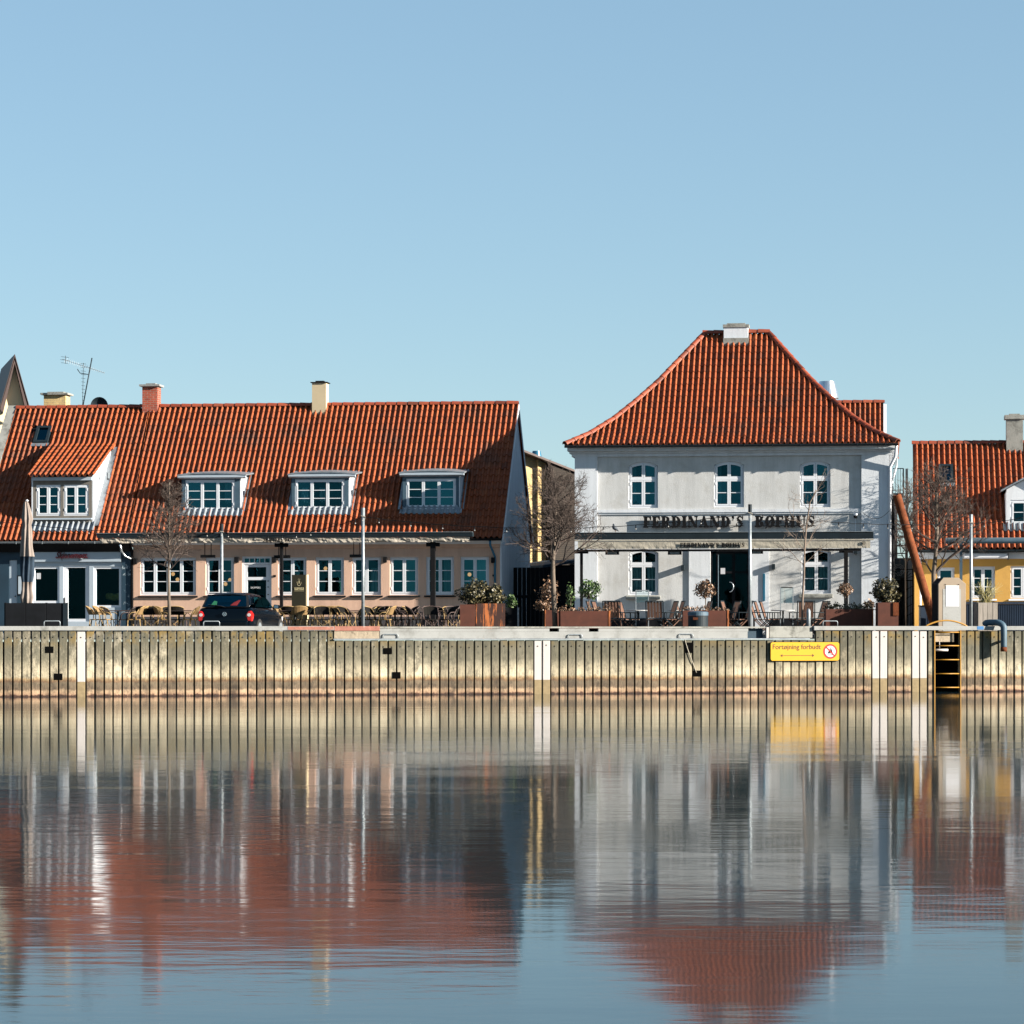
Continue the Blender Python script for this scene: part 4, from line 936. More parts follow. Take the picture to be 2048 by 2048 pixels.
# ------------------------------------------------------------------ fat serif letters, cap height 1
def _arc(cx, cy, rx, ry, a0, a1, n=10): return [(cx + rx * cos(a0 + (a1 - a0) * i / n), cy + ry * sin(a0 + (a1 - a0) * i / n)) for i in range(n + 1)]
def _strip(A, B): return [[A[i], A[i + 1], B[i + 1], B[i]] for i in range(len(A) - 1)]
def _r(a, b, c, d): return [(a, c), (b, c), (b, d), (a, d)]
def _rib(P_):
    out = []
    for i in range(len(P_) - 1):
        (x0, y0, w0), (x1, y1, w1) = P_[i], P_[i + 1]; dx, dy = x1 - x0, y1 - y0; L = max(1e-6, sqrt(dx * dx + dy * dy)); nx, ny = -dy / L / 2, dx / L / 2
        out.append([(x0 + nx * w0, y0 + ny * w0), (x0 - nx * w0, y0 - ny * w0), (x1 - nx * w1, y1 - ny * w1), (x1 + nx * w1, y1 + ny * w1)])
    return out
_st = [_r(.08, .40, 0, 1), _r(.0, .48, 0, .11), _r(.0, .48, .89, 1)]
def _bowl(cx, cy, rx, ry, irx, iry): return _strip(_arc(cx, cy, rx, ry, -pi / 2, pi / 2), _arc(cx, cy, irx, iry, -pi / 2, pi / 2))
GL = {
 'I': (.50, _st),
 'F': (.80, _st + [_r(.38, .76, .87, 1), [(.78, 1), (.78, .64), (.70, .64), (.56, .90)], _r(.38, .56, .44, .56), _r(.52, .60, .32, .68)]),
 'E': (.84, _st + [_r(.38, .76, .87, 1), [(.78, 1), (.78, .66), (.70, .66), (.56, .90)], _r(.38, .56, .44, .56), _r(.52, .60, .34, .66), _r(.38, .80, 0, .13), [(.80, 0), (.80, .36), (.72, .36), (.58, .10)]]),
 'R': (.94, _st + _bowl(.40, .73, .42, .27, .12, .15) + [[(.42, .52), (.66, .52), (.86, .11), (.94, .11), (.94, 0), (.66, 0), (.56, .1)]]),
 'P': (.86, _st + _bowl(.40, .71, .42, .29, .12, .17)),
 'B': (.90, _st + _bowl(.40, .755, .38, .245, .10, .14) + _bowl(.40, .28, .44, .28, .13, .16)),
 'D': (.96, _st + _bowl(.40, .5, .50, .5, .19, .38)),
 'N': (1.04, [_r(.08, .20, .03, .97), _r(.0, .32, 0, .11), _r(.80, .92, .02, 1), _r(.66, 1.0, .89, 1), [(.0, 1), (.40, 1), (.92, 0), (.66, 0), (.10, .88)]]),
 'A': (.98, [[(.40, 1), (.58, 1), (.90, .04), (.58, .04), (.36, .80)]] + _rib([(.15, .04, .11), (.44, .88, .11)]) + [_r(.0, .32, 0, .11), _r(.48, .98, 0, .11), _r(.22, .62, .24, .34)]),
 'S': (.80, _rib([(.68, .70, .10), (.64, .84, .12), (.50, .93, .14), (.34, .93, .15), (.21, .85, .20), (.19, .73, .26), (.28, .60, .28), (.44, .49, .29), (.57, .38, .28), (.60, .26, .25), (.53, .13, .19), (.38, .07, .14), (.22, .09, .13), (.13, .19, .11), (.09, .32, .09)]) + [_r(.64, .73, .66, 1), _r(.04, .13, 0, .34)]),
 'U': (.98, [_r(.08, .40, .3, 1), _r(.0, .48, .89, 1), _r(.74, .86, .3, 1), _r(.62, .98, .89, 1)] + _strip(_arc(.47, .32, .39, .33, pi, 2 * pi), _arc(.57, .32, .17, .20, pi, 2 * pi))),
 'H': (1.06, _st + [_r(.66, .98, 0, 1), _r(.58, 1.06, 0, .11), _r(.58, 1.06, .89, 1), _r(.38, .68, .44, .56)]),
 'O': (.98, _strip(_arc(.48, .5, .47, .52, 0, 2 * pi, 24), _arc(.48, .5, .15, .38, 0, 2 * pi, 24))),
 'K': (.98, _st + _rib([(.40, .42, .12), (.78, .94, .12)]) + [_r(.60, .96, .89, 1), [(.42, .58), (.62, .72), (.90, .06), (.58, .06)], _r(.50, .98, 0, .11)]),
 "'": (.36, [_arc(.16, .87, .13, .13, 0, 2 * pi, 10)[:-1], [(.29, .88), (.28, .72), (.10, .56), (.07, .62), (.15, .74), (.15, .84)]]),
 ' ': (.50, [])}
GL['\u00d8'] = (.94, GL['O'][1] + _rib([(.06, -.12, .09), (.92, 1.12, .09)]))
GL['G'] = GL['O']
def serif_text(body, x, z, height, width, y0, y1, mat, parent, each=True, name='letter', gap=.06):
    tot = sum(GL[c][0] for c in body) + gap * (len(body) - 1); sx = width / tot; out = MB()
    for c in body:
        w_, polys = GL[c]
        mb = MB() if each else out
        for k, P_ in enumerate(polys): mb.prism([(x + p[0] * sx, z + p[1] * height) for p in P_], y0 - (k % 5) * .0007, y1)
        if each and polys: mb.build(name, mat, parent)
        x += (w_ + gap) * sx
    if not each: return out.build(name, mat, parent)
# ------------------------------------------------------------------ restaurant with the hipped roof
H = Frame(1150, 97.5, 7.0)
hr = fthing(H, 'restaurant_house', 'two storey white and grey restaurant house with a tall hipped red tiled roof', 'house')
wR = H.u(1778); OV = .44; OS = .27; DH = 9.0
zeH = H.z(1460, 889, -OV); zrH = H.z(1470, 669, DH / 2); zcH = H.z(1460, 912)
zband0, zband1 = H.z(1460, 1024.5), H.z(1460, 1018.5)
pA, pB, pC = H.u(1195), H.u(1723), H.u(1775)
up = [(1257, 1316, 1016, 924), (1428, 1488, 1014.5, 922.5), (1600, 1661, 1014.5, 922)]
lo = [(1257, 1317, 1190, 1098), (1603, 1662, 1187, 1096)]
hw = [(H.u(a), H.u(b), H.z(a, c), H.z(a, d), .13) for a, b, c, d in up + lo]
doorh = (H.u(1421), H.u(1497), 0.02, H.z(1460, 1100))
m = MB(); wall_holes(m, pA, pB, GZ, zcH, hw + [doorh], 0, .16)
m.build('wall', M['grey_render'], hr)
MB().box(0, pA, -.09, .3, GZ, zcH).build('corner_pilaster', M['white'], hr); MB().box(pB, wR, -.095, .3, GZ, zcH).build('corner_pilaster', M['white'], hr)
m = MB(); m.box(.004, .3, .3, DH, GZ, zcH); m.box(wR - .3, wR - .004, .3, DH, GZ, zcH); m.box(.3, wR - .3, DH - .3, DH - .004, GZ, zcH); m.build('side_wall', M['white'], hr)
m = MB(); m.box(pA + .002, pB - .002, -.07, -.001, zband0, zband1); m.box(pA + .002, pB - .002, -.04, -.001, zband0 - .06, zband0 - .002); m.build('string_course', M['white'], hr)
m = MB(); 
for q in ((-.10, zcH - .0, .10), (-.17, zcH + .10, .07), (-.34, zcH + .17, .12)): m.box(max(q[0], -.22), wR - max(q[0], -.22), q[0], DH - q[0], q[1] + .002, q[1] + q[2])
m.build('cornice', M['white'], hr)
for q in (1378, 1420.5), (1497.5, 1538): MB().box(H.u(q[0]), H.u(q[1]), -.05, -.001, GZ, H.z(1450, 1097)).build('door_pilaster', M['white'], hr)
for q in (pA + .01, doorh[0] - .72), (doorh[1] + .68, pB - .01): MB().box(q[0], q[1], -.03, -.001, GZ, .50).build('plinth', M['nearblack'], hr)
for i, h in enumerate(hw):
    tr = H.z(1460, 957.5) if i < 3 else H.z(1460, 1129)
    f = add_window(hr, h[0], h[1], h[2], h[3], .06, 2, 2, .13, transom=tr, glass='glass' if i < 3 else 'glassdim')
    if i >= 3:
        s = MB().prismx([(-.12, h[2] - .14), (-.12, h[2] - .05), (0.02, h[2] - .01), (.02, h[2] - .14)], h[0] - .08, h[1] + .06); s.build('sill', M['tanstone'] if 0 else M['dirtyconc'], f, bevel=.015)
        curtain(hr, h[0] + .08, h[0] + .38, .35, h[2], h[3] - .4); curtain(hr, h[1] - .4, h[1] - .08, .35, h[2], h[3] - .4)
    else: curtain(hr, h[0] + .05, h[0] + .22, .45, h[2], h[3])
interior(hr, .32, wR - .32, .18, 4.5, .02, H.z(1460, 1060)); interior(hr, .32, wR - .32, .18, 4.5, H.z(1460, 1050), zcH - .02)
# door: dark glazed double door with a side panel
a, b, c, d = doorh
F = MB(); xm = H.u(1434); x2_ = H.u(1467)
for x0, x1, z0, z1 in ((a, a + .05, c, d), (b - .05, b, c, d), (xm - .03, xm + .03, c, d), (xm + .03, b - .05, d - .12, d), (x2_ - .05, x2_ + .05, c, d - .12), (xm + .03, x2_ - .05, c, c + .22), (x2_ + .05, b - .05, c, c + .22), (xm + .03, x2_ - .05, 1.95, 2.02), (x2_ + .05, b - .05, 1.95, 2.02)): F.box(x0, x1, .08, .15, z0, z1)
f = F.build('entrance_door', M['nearblack'], hr)
MB().quad((a + .05, .12, c), (b - .05, .12, c), (b - .05, .12, d), (a + .05, .12, d)).build('pane', M['glassdim'], f)
MB().box(xm + .03, xm + .05, .06, .08, c, d - .15).build('steel_edge', M['bright'], f)
MB().box(H.u(1441), H.u(1450), .070, .076, H.z(1445, 1148), H.z(1445, 1136)).build('notice', M['paper'], f)
hx = H.u(1459); hz = H.z(1460, 1174)
MB().tube([(hx + .13 * sin(t), .0 , hz + .16 * cos(t)) for t in [pi * i / 12 for i in range(13)]], .015, 6).build('handle', M['bright'], f, smooth=True)
for px, y0, y1 in ((1366.5, 1130, 1141), (1547.5, 1128, 1139), (1712, 1093, 1108)):
    w_ = .05 if px < 1700 else .06
    x = H.u(px); MB().box(x - w_, x + w_, -.20, -.002, H.z(px, y1), H.z(px, y0)).build('wall_lamp', M['darksteel'], hr, bevel=.01)
MB().box(H.u(1526), H.u(1530.5), -.09, -.052, H.z(1528, 1202), H.z(1528, 1147)).build('pull_rail', M['bluemetal'], hr, bevel=.008)
x = H.u(1711); z = H.z(1711, 1031)
o = MB().sphere((x, -.12, z - .04), .06).build('camera_dome', M['nearblack'], hr, smooth=True); MB().tube([(x, -.12, z), (x, -.12, z + .06)], .065, 12).build('camera_housing', M['paint'], o)
MB().box(x - .012, x + .012, -.02, -.002, H.z(1711, 1066), z).build('cable_duct', M['paint'], hr)
# hipped roof with a flared foot
prof = ((0, 0), (.17, .095), (.34, .23), (.50, .39), (.66, .565), (1, 1))
RH = DH / 2 + OV; riH = zrH - zeH
rwH = rows_of(RH, riH, prof); NH = len(rwH) - 1; run = [r[0] for r in rwH]
rL, rR_ = H.u(1410, DH / 2), H.u(1537, DH / 2)
fl = lambda j: run[j] / RH
m = MB()
tiled(m, (0, -OV, zeH), (1, 0, 0), (0, 1, 0), rwH, lambda j: -OS + (rL + OS) * fl(j), lambda j: wR + OS + (rR_ - wR - OS) * fl(j))
rs = [(r[0] / RH * (rL + OS), r[1]) for r in rwH]
tiled(m, (-OS, 0, zeH), (0, -1, 0), (1, 0, 0), rs, lambda j: -(DH + OV - (RH) * fl(j)), lambda j: OV - RH * fl(j))
rs = [(r[0] / RH * (wR + OS - rR_), r[1]) for r in rwH]
tiled(m, (wR + OS, 0, zeH), (0, 1, 0), (-1, 0, 0), rs, lambda j: -OV + RH * fl(j), lambda j: DH + OV - RH * fl(j))
tiled(m, (0, DH + OV, zeH), (-1, 0, 0), (0, -1, 0), rwH, lambda j: -(wR + OS + (rR_ - wR - OS) * fl(j)), lambda j: OS - (rL + OS) * fl(j))
rf = m.build('roof', M['tile'], hr)
m = MB()
for (xa, ya), (xb, yb) in (((-OS, -OV), (rL, DH / 2)), ((wR + OS, -OV), (rR_, DH / 2)), ((-OS, DH + OV), (rL, DH / 2)), ((wR + OS, DH + OV), (rR_, DH / 2))):
    P_ = [(xa + (xb - xa) * fl(j), ya + (yb - ya) * fl(j), zeH + rwH[j][1] + .07) for j in range(NH + 1)]
    for j in range(NH): ridge_tiles(m, P_[j], P_[j + 1], r=.10)
ridge_tiles(m, (rL - .05, DH / 2, zrH + .05), (rR_ + .05, DH / 2, zrH + .07), r=.12); m.build('ridge', M['ridge'], rf)
m = MB(); m.quad((-OS + .02, -OV + .02, zeH - .01), (wR + OS - .02, -OV + .02, zeH - .01), (wR + OS - .02, DH + OV, zeH - .01), (-OS + .02, DH + OV, zeH - .01)); m.build('soffit', M['white'], rf)
gutter(hr, -OS - .02, wR + OS + .02, -OV + .0, zeH + .0, 'darksteel', .075)
chimney(hr, H, 1447.5, 1496, 649, 697, DH / 2 - .35, .7, 'white', 'dirtyconc', .10, .03, steps=0)
a, b = H.u(1446.5, DH / 2 - .4), H.u(1497, DH / 2 - .4)
props(MB().box(a, b, DH / 2 - .42, DH / 2 + .4, H.z(1470, 700, 4.1) - .6, H.z(1470, 676, 4.1)).build('chimney_foot', M['dirtyconc'], rf))
xr = wR
drain(hr, [(xr + .24, -.44, zeH - .05), (xr + .20, -.3, zeH - .4), (xr + .03, -.13, zeH - .75), (xr + .02, -.13, GZ + .05)], .05, 'paint')
drain(hr, [(xr + .25, .6, zeH - .05), (xr + .24, .3, zeH - .7), (xr + .10, -.02, zeH - 1.2), (xr + .09, -.02, H.z(1783, 1000))], .04, 'galv')
drain(hr, [(xr + .12, -.04, H.z(1783, 998)), (xr + .12, -.04, GZ + .05)], .06, 'black')
# sign letters
zl = H.z(1460, 1055); ch = H.z(1460, 1032) - zl
sg = fthing(H, 'restaurant_sign', 'row of black fat serif letters FERDINAND\'S BØFHUS standing off the grey wall', 'sign')
xa, xb, xc, xd = H.u(1287), H.u(1488), H.u(1510), H.u(1630)
serif_text("FERDINAND'S", xa, zl, ch, xb - xa, -.135, -.095, M['letter'], sg)
serif_text("B\u00d8FHUS", xc, zl, ch, xd - xc, -.135, -.095, M['letter'], sg)
m = MB(); m.box(xa, xb, -.10, -.085, zl + ch * .1, zl + ch * .16); m.box(xc, xd, -.10, -.085, zl + ch * .1, zl + ch * .16)
for i in range(12): x = xa + .1 + (xd - xa - .2) * i / 11; m.box(x - .01, x + .01, -.085, -.002, zl + ch * .1, zl + ch * .16)
m.build('mounting_rail', M['darksteel'], sg)
# extension behind with a tiled roof
X = Frame(1680, 108.5, 7)
hx_ = fthing(X, 'rear_extension', 'small tiled rear building showing its ridge and white verge behind the restaurant roof', 'building')
zr_ = X.z(1700, 806, 3.5); ze_ = zr_ - 3.8; m = MB()
b0, b1 = X.u(1600), X.u(1767); rx = rows_of(3.5, 3.8)
tiled(m, (0, 0, ze_), (1, 0, 0), (0, 1, 0), rx, lambda j: b0, lambda j: b1); m.quad((b0, 7, ze_), (b1, 7, ze_), (b1, 3.5, zr_), (b0, 3.5, zr_)); r_ = m.build('roof', M['tile'], hx_)
m = MB(); ridge_tiles(m, (b0, 3.5, zr_ + .02), (b1 + .05, 3.5, zr_ + .02)); m.build('ridge', M['ridge'], r_)
m = MB(); m.prismx([(.1, GZ), (7, GZ), (7, ze_), (3.5, zr_ - .05), (.1, ze_)], b1 + .0, b1 + .12); m.prismx([(.1, GZ), (.3, GZ), (.3, ze_), (.1, ze_ - .1)], b0, b1); m.build('wall', M['white'], hx_)
v = X.z(1654, 800, -1) ; t = fthing(X, 'steel_vent_hood', 'shiny conical steel vent behind the right slope of the restaurant roof', 'vent', X.u(1654, -1), -1)
zz0, zz1 = X.z(1654, 800, -1), X.z(1654, 763, -1)
MB().lathe([(.38, zz0 - .9), (.38, zz0 + .03), (.42, zz0 + .06), (.42, zz0 + .12), (.28, zz1), (.25, zz1), (.25, zz1 - .1)], n=28).build('hood', M['bright'], t, smooth=False)
MB().lathe([(.34, 3), (.34, zz0 - .9)], n=20).build('duct', M['galv'], t)
# ------------------------------------------------------------------ brick building behind the alley
K = Frame(1047, 112, -25)
hk = fthing(K, 'brick_building', 'yellow brick building with a sloping top seen through the gap between the houses', 'building')
k0, k1, k2, k3 = K.u(1030), K.u(1092), K.u(1145), K.u(1047)
zt = lambda px: K.z(px, 908 + (px - 1047) * .42)
m = MB(); m.prism([(k0, GZ), (k1, GZ), (k1, zt(1092)), (k0, zt(1030))], 0, 6)
m.build('wall', M['yellowbrick'], hk)
m = MB().prism([(k1 + .002, GZ), (k2, GZ), (k2, zt(1145)), (k1 + .002, zt(1092))], -.4, 6); props(m.build('wall', M['shadedbrick'], hk), 'dark shaded part of the brick wall')
m = MB().box(K.u(1072), K.u(1079), -.16, -.002, GZ, zt(1075) + .05); m.build('wall_pier', M['yellowbrick'], hk)
m = MB(); m.prism([(k0 - .1, zt(1030) + .002), (k2 + .1, zt(1146) + .002), (k2 + .1, zt(1146) + .08), (k0 - .1, zt(1030) + .08)], -.5, 6.1); m.build('coping', M['brownwood'], hk)
t = fthing(K, 'blue_vent_cowl', 'blue metal vent cowl on top of the yellow brick building', 'vent', K.u(1073, 1), 1)
z0, z1 = K.z(1073, 921, 1), K.z(1073, 902, 1)
MB().lathe([(.16, z0 - .5), (.16, z0 - .02), (.22, z0), (.22, z0 + .06), (.15, z1), (.13, z1)], n=20).build('cowl', M['bluemetal'], t)
# dark gate and shed in the alley
t = fthing(K, 'alley_shed', 'dark shed with a low sloping roof in the shaded alley', 'shed', 0, -4.5)
a, b = K.u(1088, -4.5), K.u(1152, -4.5); za_ = K.z(1120, 1130, -4.5)
MB().box(a, b, 0, 3, GZ, za_).build('wall', M['nearblack'], t)
MB().prism([(a - .2, za_ - .12), (b + .1, za_ + .12), (b + .1, za_ + .22), (a - .2, za_ - .02)], -.3, 3.1).build('roof', M['bluewall'], t)
t = fthing(C, 'alley_fence', 'tall dark board fence closing the alley beside the pink house', 'fence', 0, 3.0)
m = MB(); x = .08
while x < 3.6: m.box(x, x + .13, 0, .03, GZ, C.z(1040, 1135, 3)); x += .15
m.build('boards', M['nearblack'], t); MB().box(.06, 3.65, .03, .08, 1.2, 1.3).build('rail', M['nearblack'], t)
# ------------------------------------------------------------------ yellow house at the right
Y = Frame(1829, 99.5, 7.0)
hy = fthing(Y, 'yellow_house', 'yellow rendered house with red tiled roof, grey chimney and white framed windows', 'house')
yr = Y.u(2100); zeY = Y.z(1900, 1098, -.3); RY = 4.3; zrY = Y.z(1850, 888, RY - .3); tY = (zrY - zeY) / RY
roofY = lambda v: zeY + (v + .3) * tY
yw = [(1874, 1909, 1170, 1135, 1, 1), (1942, 1990, 1197, 1133, 2, 3), (2021, 2070, 1197, 1132, 2, 3)]
yh = [(Y.u(a), Y.u(b), Y.z(a, c), Y.z(a, d)) for a, b, c, d, _, _ in yw]
m = MB(); wall_holes(m, 0, yr, GZ, zeY - .05, yh, 0, .14)
m.quad((0, 0, GZ), (0, 8, GZ), (0, 8, zeY), (0, 4, zrY - .1), (0, 0, zeY)); m.quad((yr, 0, GZ), (yr, 8, GZ), (yr, 8, zeY), (yr, 4, zrY - .1), (yr, 0, zeY))
m.build('wall', M['yellow'], hy)
for h, w_ in zip(yh, yw): add_window(hy, *h, .05, w_[4], w_[5], sill='paint' if w_[5] == 3 else None)
rwY = rows_of(RY, zrY - zeY)
dY = (Y.u(2013, 1.2), Y.u(2090, 1.2)); _, vY0, zY0 = Y.on(2020, 1052, roofY); zY1 = Y.z(2020, 985, vY0); dY = (Y.u(2013, vY0), Y.u(2090, vY0))
skd, sku = Y.on(1880, 970, roofY), Y.on(1880, 933, roofY)
def skipY(s, run):
    v = run - .3
    if dY[0] < s < dY[1] and vY0 + .1 < v < vY0 + (zY1 - zY0) / tY: return True
    return Y.u(1879, v) < s < Y.u(1906, v) and skd[1] < v < sku[1]
m = MB(); tiled(m, (0, -.3, zeY), (1, 0, 0), (0, 1, 0), rwY, lambda j: -.02, lambda j: yr, skip=skipY, phase=-.02, sag=.01)
m.cur = .5; m.quad((0, 8.3, zeY), (yr, 8.3, zeY), (yr, 4, zrY - .01), (0, 4, zrY - .01)); r_ = m.build('roof', M['tile'], hy)
MB().prismx([(-.28, zeY - .02), (-.28, zeY - .10), (4, zrY - .10), (4, zrY - .02)], 0, yr).build('roof_boarding', M['nearblack'], r_)
m = MB(); ridge_tiles(m, (-.02, 4, zrY + .02), (yr, 4, zrY + .02), L=.30); m.build('ridge', M['ridge'], r_)
gutter(hy, Y.u(1842, -.4), yr, -.32, zeY - .03, 'darksteel', .09)
m = MB().box(.02, yr, -.16, -.002, Y.z(1900, 1118), zeY - .1); m.build('eave_board', M['paint'], hy)
drain(hy, [(Y.u(1841), -.10, zeY - .2), (Y.u(1841), -.08, .35), (Y.u(1839), -.1, .2), (Y.u(1836), -.18, .0)], .035, 'paint')
chimney(hy, Y, 2013, 2046, 830, 898, RY - .7, .6, 'dirtyconc', 'dirtyconc', .14, .06, steps=0)
roof_window(hy, Y, 1878, 1907, 934, 969, roofY, tY)
m = MB(); wall_holes(m, dY[0], dY[1], zY0 - .05, zY1, [(dY[0] + .13, dY[1] - .13, zY0 + .05, zY1 - .25)], vY0, .1); m.prism([(dY[0], zY1), (dY[1], zY1), (dY[1], zY1 + .1), ((dY[0] + dY[1]) / 2, zY1 + .45), (dY[0], zY1 + .1)], vY0, vY0 + 1.3)
m.prismx([(vY0, zY0), (vY0, zY1), (vY0 + (zY1 - zY0) / tY, zY1)], dY[0] - .02, dY[0] + .01); dm = m.build('dormer', M['white'], hy)
F, P = window_meshes(dY[0] + .13, dY[1] - .13, zY0 + .05, zY1 - .25, vY0 + .02, 2, 2); F.build('window_frame', M['paint'], dm); P.build('pane', M['glass'], dm)
xm_ = (dY[0] + dY[1]) / 2; m = MB()
m.prism([(dY[0] - .18, zY1 + .03), (xm_, zY1 + .47), (xm_, zY1 + .53), (dY[0] - .18, zY1 + .09)], vY0 - .12, vY0 + 1.6); m.prism([(dY[1] + .18, zY1 + .03), (xm_, zY1 + .47), (xm_, zY1 + .53), (dY[1] + .18, zY1 + .09)], vY0 - .12, vY0 + 1.6); m.build('dormer_roof', M['zinc'], dm)
m = MB(); tiled(m, (0, vY0 - .25, zY0 - .25 * tY + .014), (1, 0, 0), (0, 1, 0), [(0, .03), (.28, .28 * tY + .03)], lambda j: dY[0] - .1, lambda j: dY[1] + .1); m.build('apron', M['zinc'], dm)
interior(hy, .2, yr - .1, .16, 3.5, .02, zeY - .1); interior(hy, dY[0] + .05, dY[1] - .05, vY0 + .12, vY0 + 2, zY0 - .1, zY1 - .1)
# awning cassette and post in front of the yellow house
t = fthing(Y, 'blue_awning', 'rolled up blue grey awning cassette on a post before the yellow house', 'awning')
v = -2.4; a, b = Y.u(1891, v), Y.u(2110, v); z = Y.z(1950, 1082, v)
MB().tube([(a, v, z), (b, v, z)], .085, 14).build('cassette', M['zincpaint'], t, smooth=False)
MB().box(a, b, v - .02, v + .10, z + .08, z + .11).build('cover', M['galv'], t)
x = Y.u(1922, v + .3); MB().box(x - .045, x + .045, v + .25, v + .34, 0, z + .05).build('post', M['zincpaint'], t)
MB().box(x - .04, x + .04, v, v + .3, z - .02, z + .06).build('arm', M['zincpaint'], t)
t = fthing(Y, 'white_awning', 'closed white awning box fixed under the eave of the yellow house', 'awning')
a, b = Y.u(1928, -.3), Y.u(2015, -.3); z0, z1 = Y.z(1950, 1117, -.3), Y.z(1950, 1106.5, -.3)
MB().prismx([(-.36, z0), (-.38, z0 + .06), (-.34, z1), (-.17, z1), (-.17, z0)], a, b).build('box', M['paint'], t, bevel=.01)
MB().box(b, b + .03, -.36, -.16, z0 - .05, z1).build('end_plate', M['darksteel'], t)
# ------------------------------------------------------------------ awnings on posts
def beam_awning(fr, name, label, v, pa, pb, y_top, y_mid, y_v0, y_v1, posts, text, group, rail=True, heaters=(), valm='valance'):
    t = fthing(fr, name, label, 'awning')
    a, b = fr.u(pa, v), fr.u(pb, v); pm = (pa + pb) / 2
    zz = lambda y: fr.z(pm, y, v)
    m = MB(); m.prismx([(v - .10, zz(y_mid)), (v - .12, zz(y_top) - .03), (v - .06, zz(y_top)), (v + .16, zz(y_top) + .01), (v + .16, zz(y_mid))], a, b); m.build('cassette', M['darksteel'], t)
    m = MB(); m.box(a, b, v - .135, v - .02, zz(y_top) + .002, zz(y_top) + .018); m.build('top_edge', M['galv'], t)
    # wavy canvas valance
    n = 160; rv = random.Random(len(label)); off = rv.random() * 9; vs = []
    a2, b2 = a + .10, b - .10
    for i in range(n + 1):
        x = a2 + (b2 - a2) * i / n
        for k in range(4):
            z = zz(y_v0) + (zz(y_v1) - zz(y_v0)) * k / 3
            wv = (.030 if valm != 'valance' else .007) * noise.noise(Vector((x * 2.2 + off, k * .9, 0))) + (.016 if valm != 'valance' else .003) * noise.noise(Vector((x * 9 + off, k * 1.7, 3)))
            vs.append((x, v - .07 + wv * (1 + k * .6), z + (wv * .5 if k in (0, 3) else 0)))
    m = MB(); m.add(vs, [(i * 4 + k, i * 4 + 4 + k, i * 4 + 5 + k, i * 4 + 1 + k) for i in range(n) for k in range(3)]); m.build('valance', M[valm], t)
    if rail: MB().box(a2 + .1, b2 - .3, v - .03, v + .05, zz(y_v1) - .09, zz(y_v1) - .02).build('front_rail', M['black'], t)
    for px, w_, vv in posts:
        x = fr.u(px, v + vv); MB().box(x - w_ / 2, x + w_ / 2, v + vv - w_ / 2, v + vv + w_ / 2, 0, zz(y_mid)).build('post', M['black'], t, bevel=.006)
        MB().box(x - .22, x + .22, v + vv - .05, v + vv + .05, zz(y_v1) - .14, zz(y_v1) - .02).build('bracket', M['black'], t)
    return t, a, b, zz
def heater(fr, px0, px1, y0, y1, v, label, hang=None, group='black terrace heaters under the awnings'):
    a, b = fr.u(px0, v), fr.u(px1, v); z0, z1 = fr.z(px0, y1, v), fr.z(px0, y0, v)
    t = fthing(fr, 'terrace_heater', label, 'heater', (a + b) / 2, v, 0, group); w_ = (b - a) / 2
    MB().prismx([(-.09, z0), (-.07, z1), (.07, z1), (.07, z0)], -w_, w_).build('housing', M['black'], t)
    MB().box(-w_ + .06, w_ - .06, -.1, -.092 + .01, z0 + .03, z1 - .05).build('reflector', M['galv'] if hang is None else M['nearblack'], t)
    m = MB(); top = hang if hang else z1 + .12
    for x in (-w_ * .45, w_ * .45): m.box(x - .012, x + .012, -.012, .012, z1, top)
    m.build('hanger', M['black'], t)
t, a, b, zz = beam_awning(C, 'awning', 'long dark awning beam with crumpled canvas on two black posts before the pink house', -2.5, 195, 946, 1066, 1074.5, 1075, 1085, ((563, .10, .15), (866, .16, .15)), None, None, False, valm='canvas_worn')
serif_text('SKIPPERS DRE', C.u(527, -2.6), C.z(556, 1083.5, -2.6), C.z(556, 1076, -2.6) - C.z(556, 1083.5, -2.6), C.u(586, -2.6) - C.u(527, -2.6), -2.68, -2.665, M['letter'], t, each=False, name='lettering')
zh = zz(1086)
heater(C, 402, 430, 1110, 1115.5, -2.2, 'black heater bar hanging above the car', zh)
heater(C, 549, 580, 1110.5, 1116.5, -2.2, 'black heater bar crossing the thin awning post', zh)
heater(C, 700, 727, 1109, 1115, -2.2, 'black heater bar hanging beside the tall grey pole', zh)
t, a, b, zz = beam_awning(H, 'awning', 'wide dark awning with beige canvas lettered FERDINAND\'S BØFHUS before the restaurant', -1.7, 1150, 1747, 1065, 1078, 1082, 1097, ((1163, .09, .3), (1692, .13, .3)), None, None)
MB().box(a, b, -1.79, -1.6, zz(1081.5), zz(1079)).build('light_edge', M['valance'], t)
serif_text("FERDINAND'S B\u00d8FHUS", H.u(1360, -1.8), H.z(1425, 1094, -1.8), H.z(1425, 1085.5, -1.8) - H.z(1425, 1094, -1.8), H.u(1489, -1.8) - H.u(1360, -1.8), -1.81, -1.80, M['letter'], t, each=False, name='lettering')
m = MB(); cx, cz = H.u(1727, -1.8), H.z(1727, 1086, -1.8)
for P_ in _strip(_arc(cx, cz, .055, .055, 0, 2 * pi, 16), _arc(cx, cz, .042, .042, 0, 2 * pi, 16)): m.prism(P_, -1.80, -1.79)
m.prism(_arc(cx, cz, .02, .02, 0, 2 * pi, 10)[:-1], -1.80, -1.79); m.build('round_emblem', M['letter'], t)
zt_ = zz(1099)
heater(H, 1211, 1238, 1101, 1109.5, -1.5, 'leftmost black heater under the restaurant awning')
heater(H, 1336, 1363, 1101, 1109.5, -1.5, 'black heater under the restaurant awning left of the entrance')
heater(H, 1499, 1526, 1100, 1107.5, -1.5, 'black heater under the restaurant awning right of the tall pole')
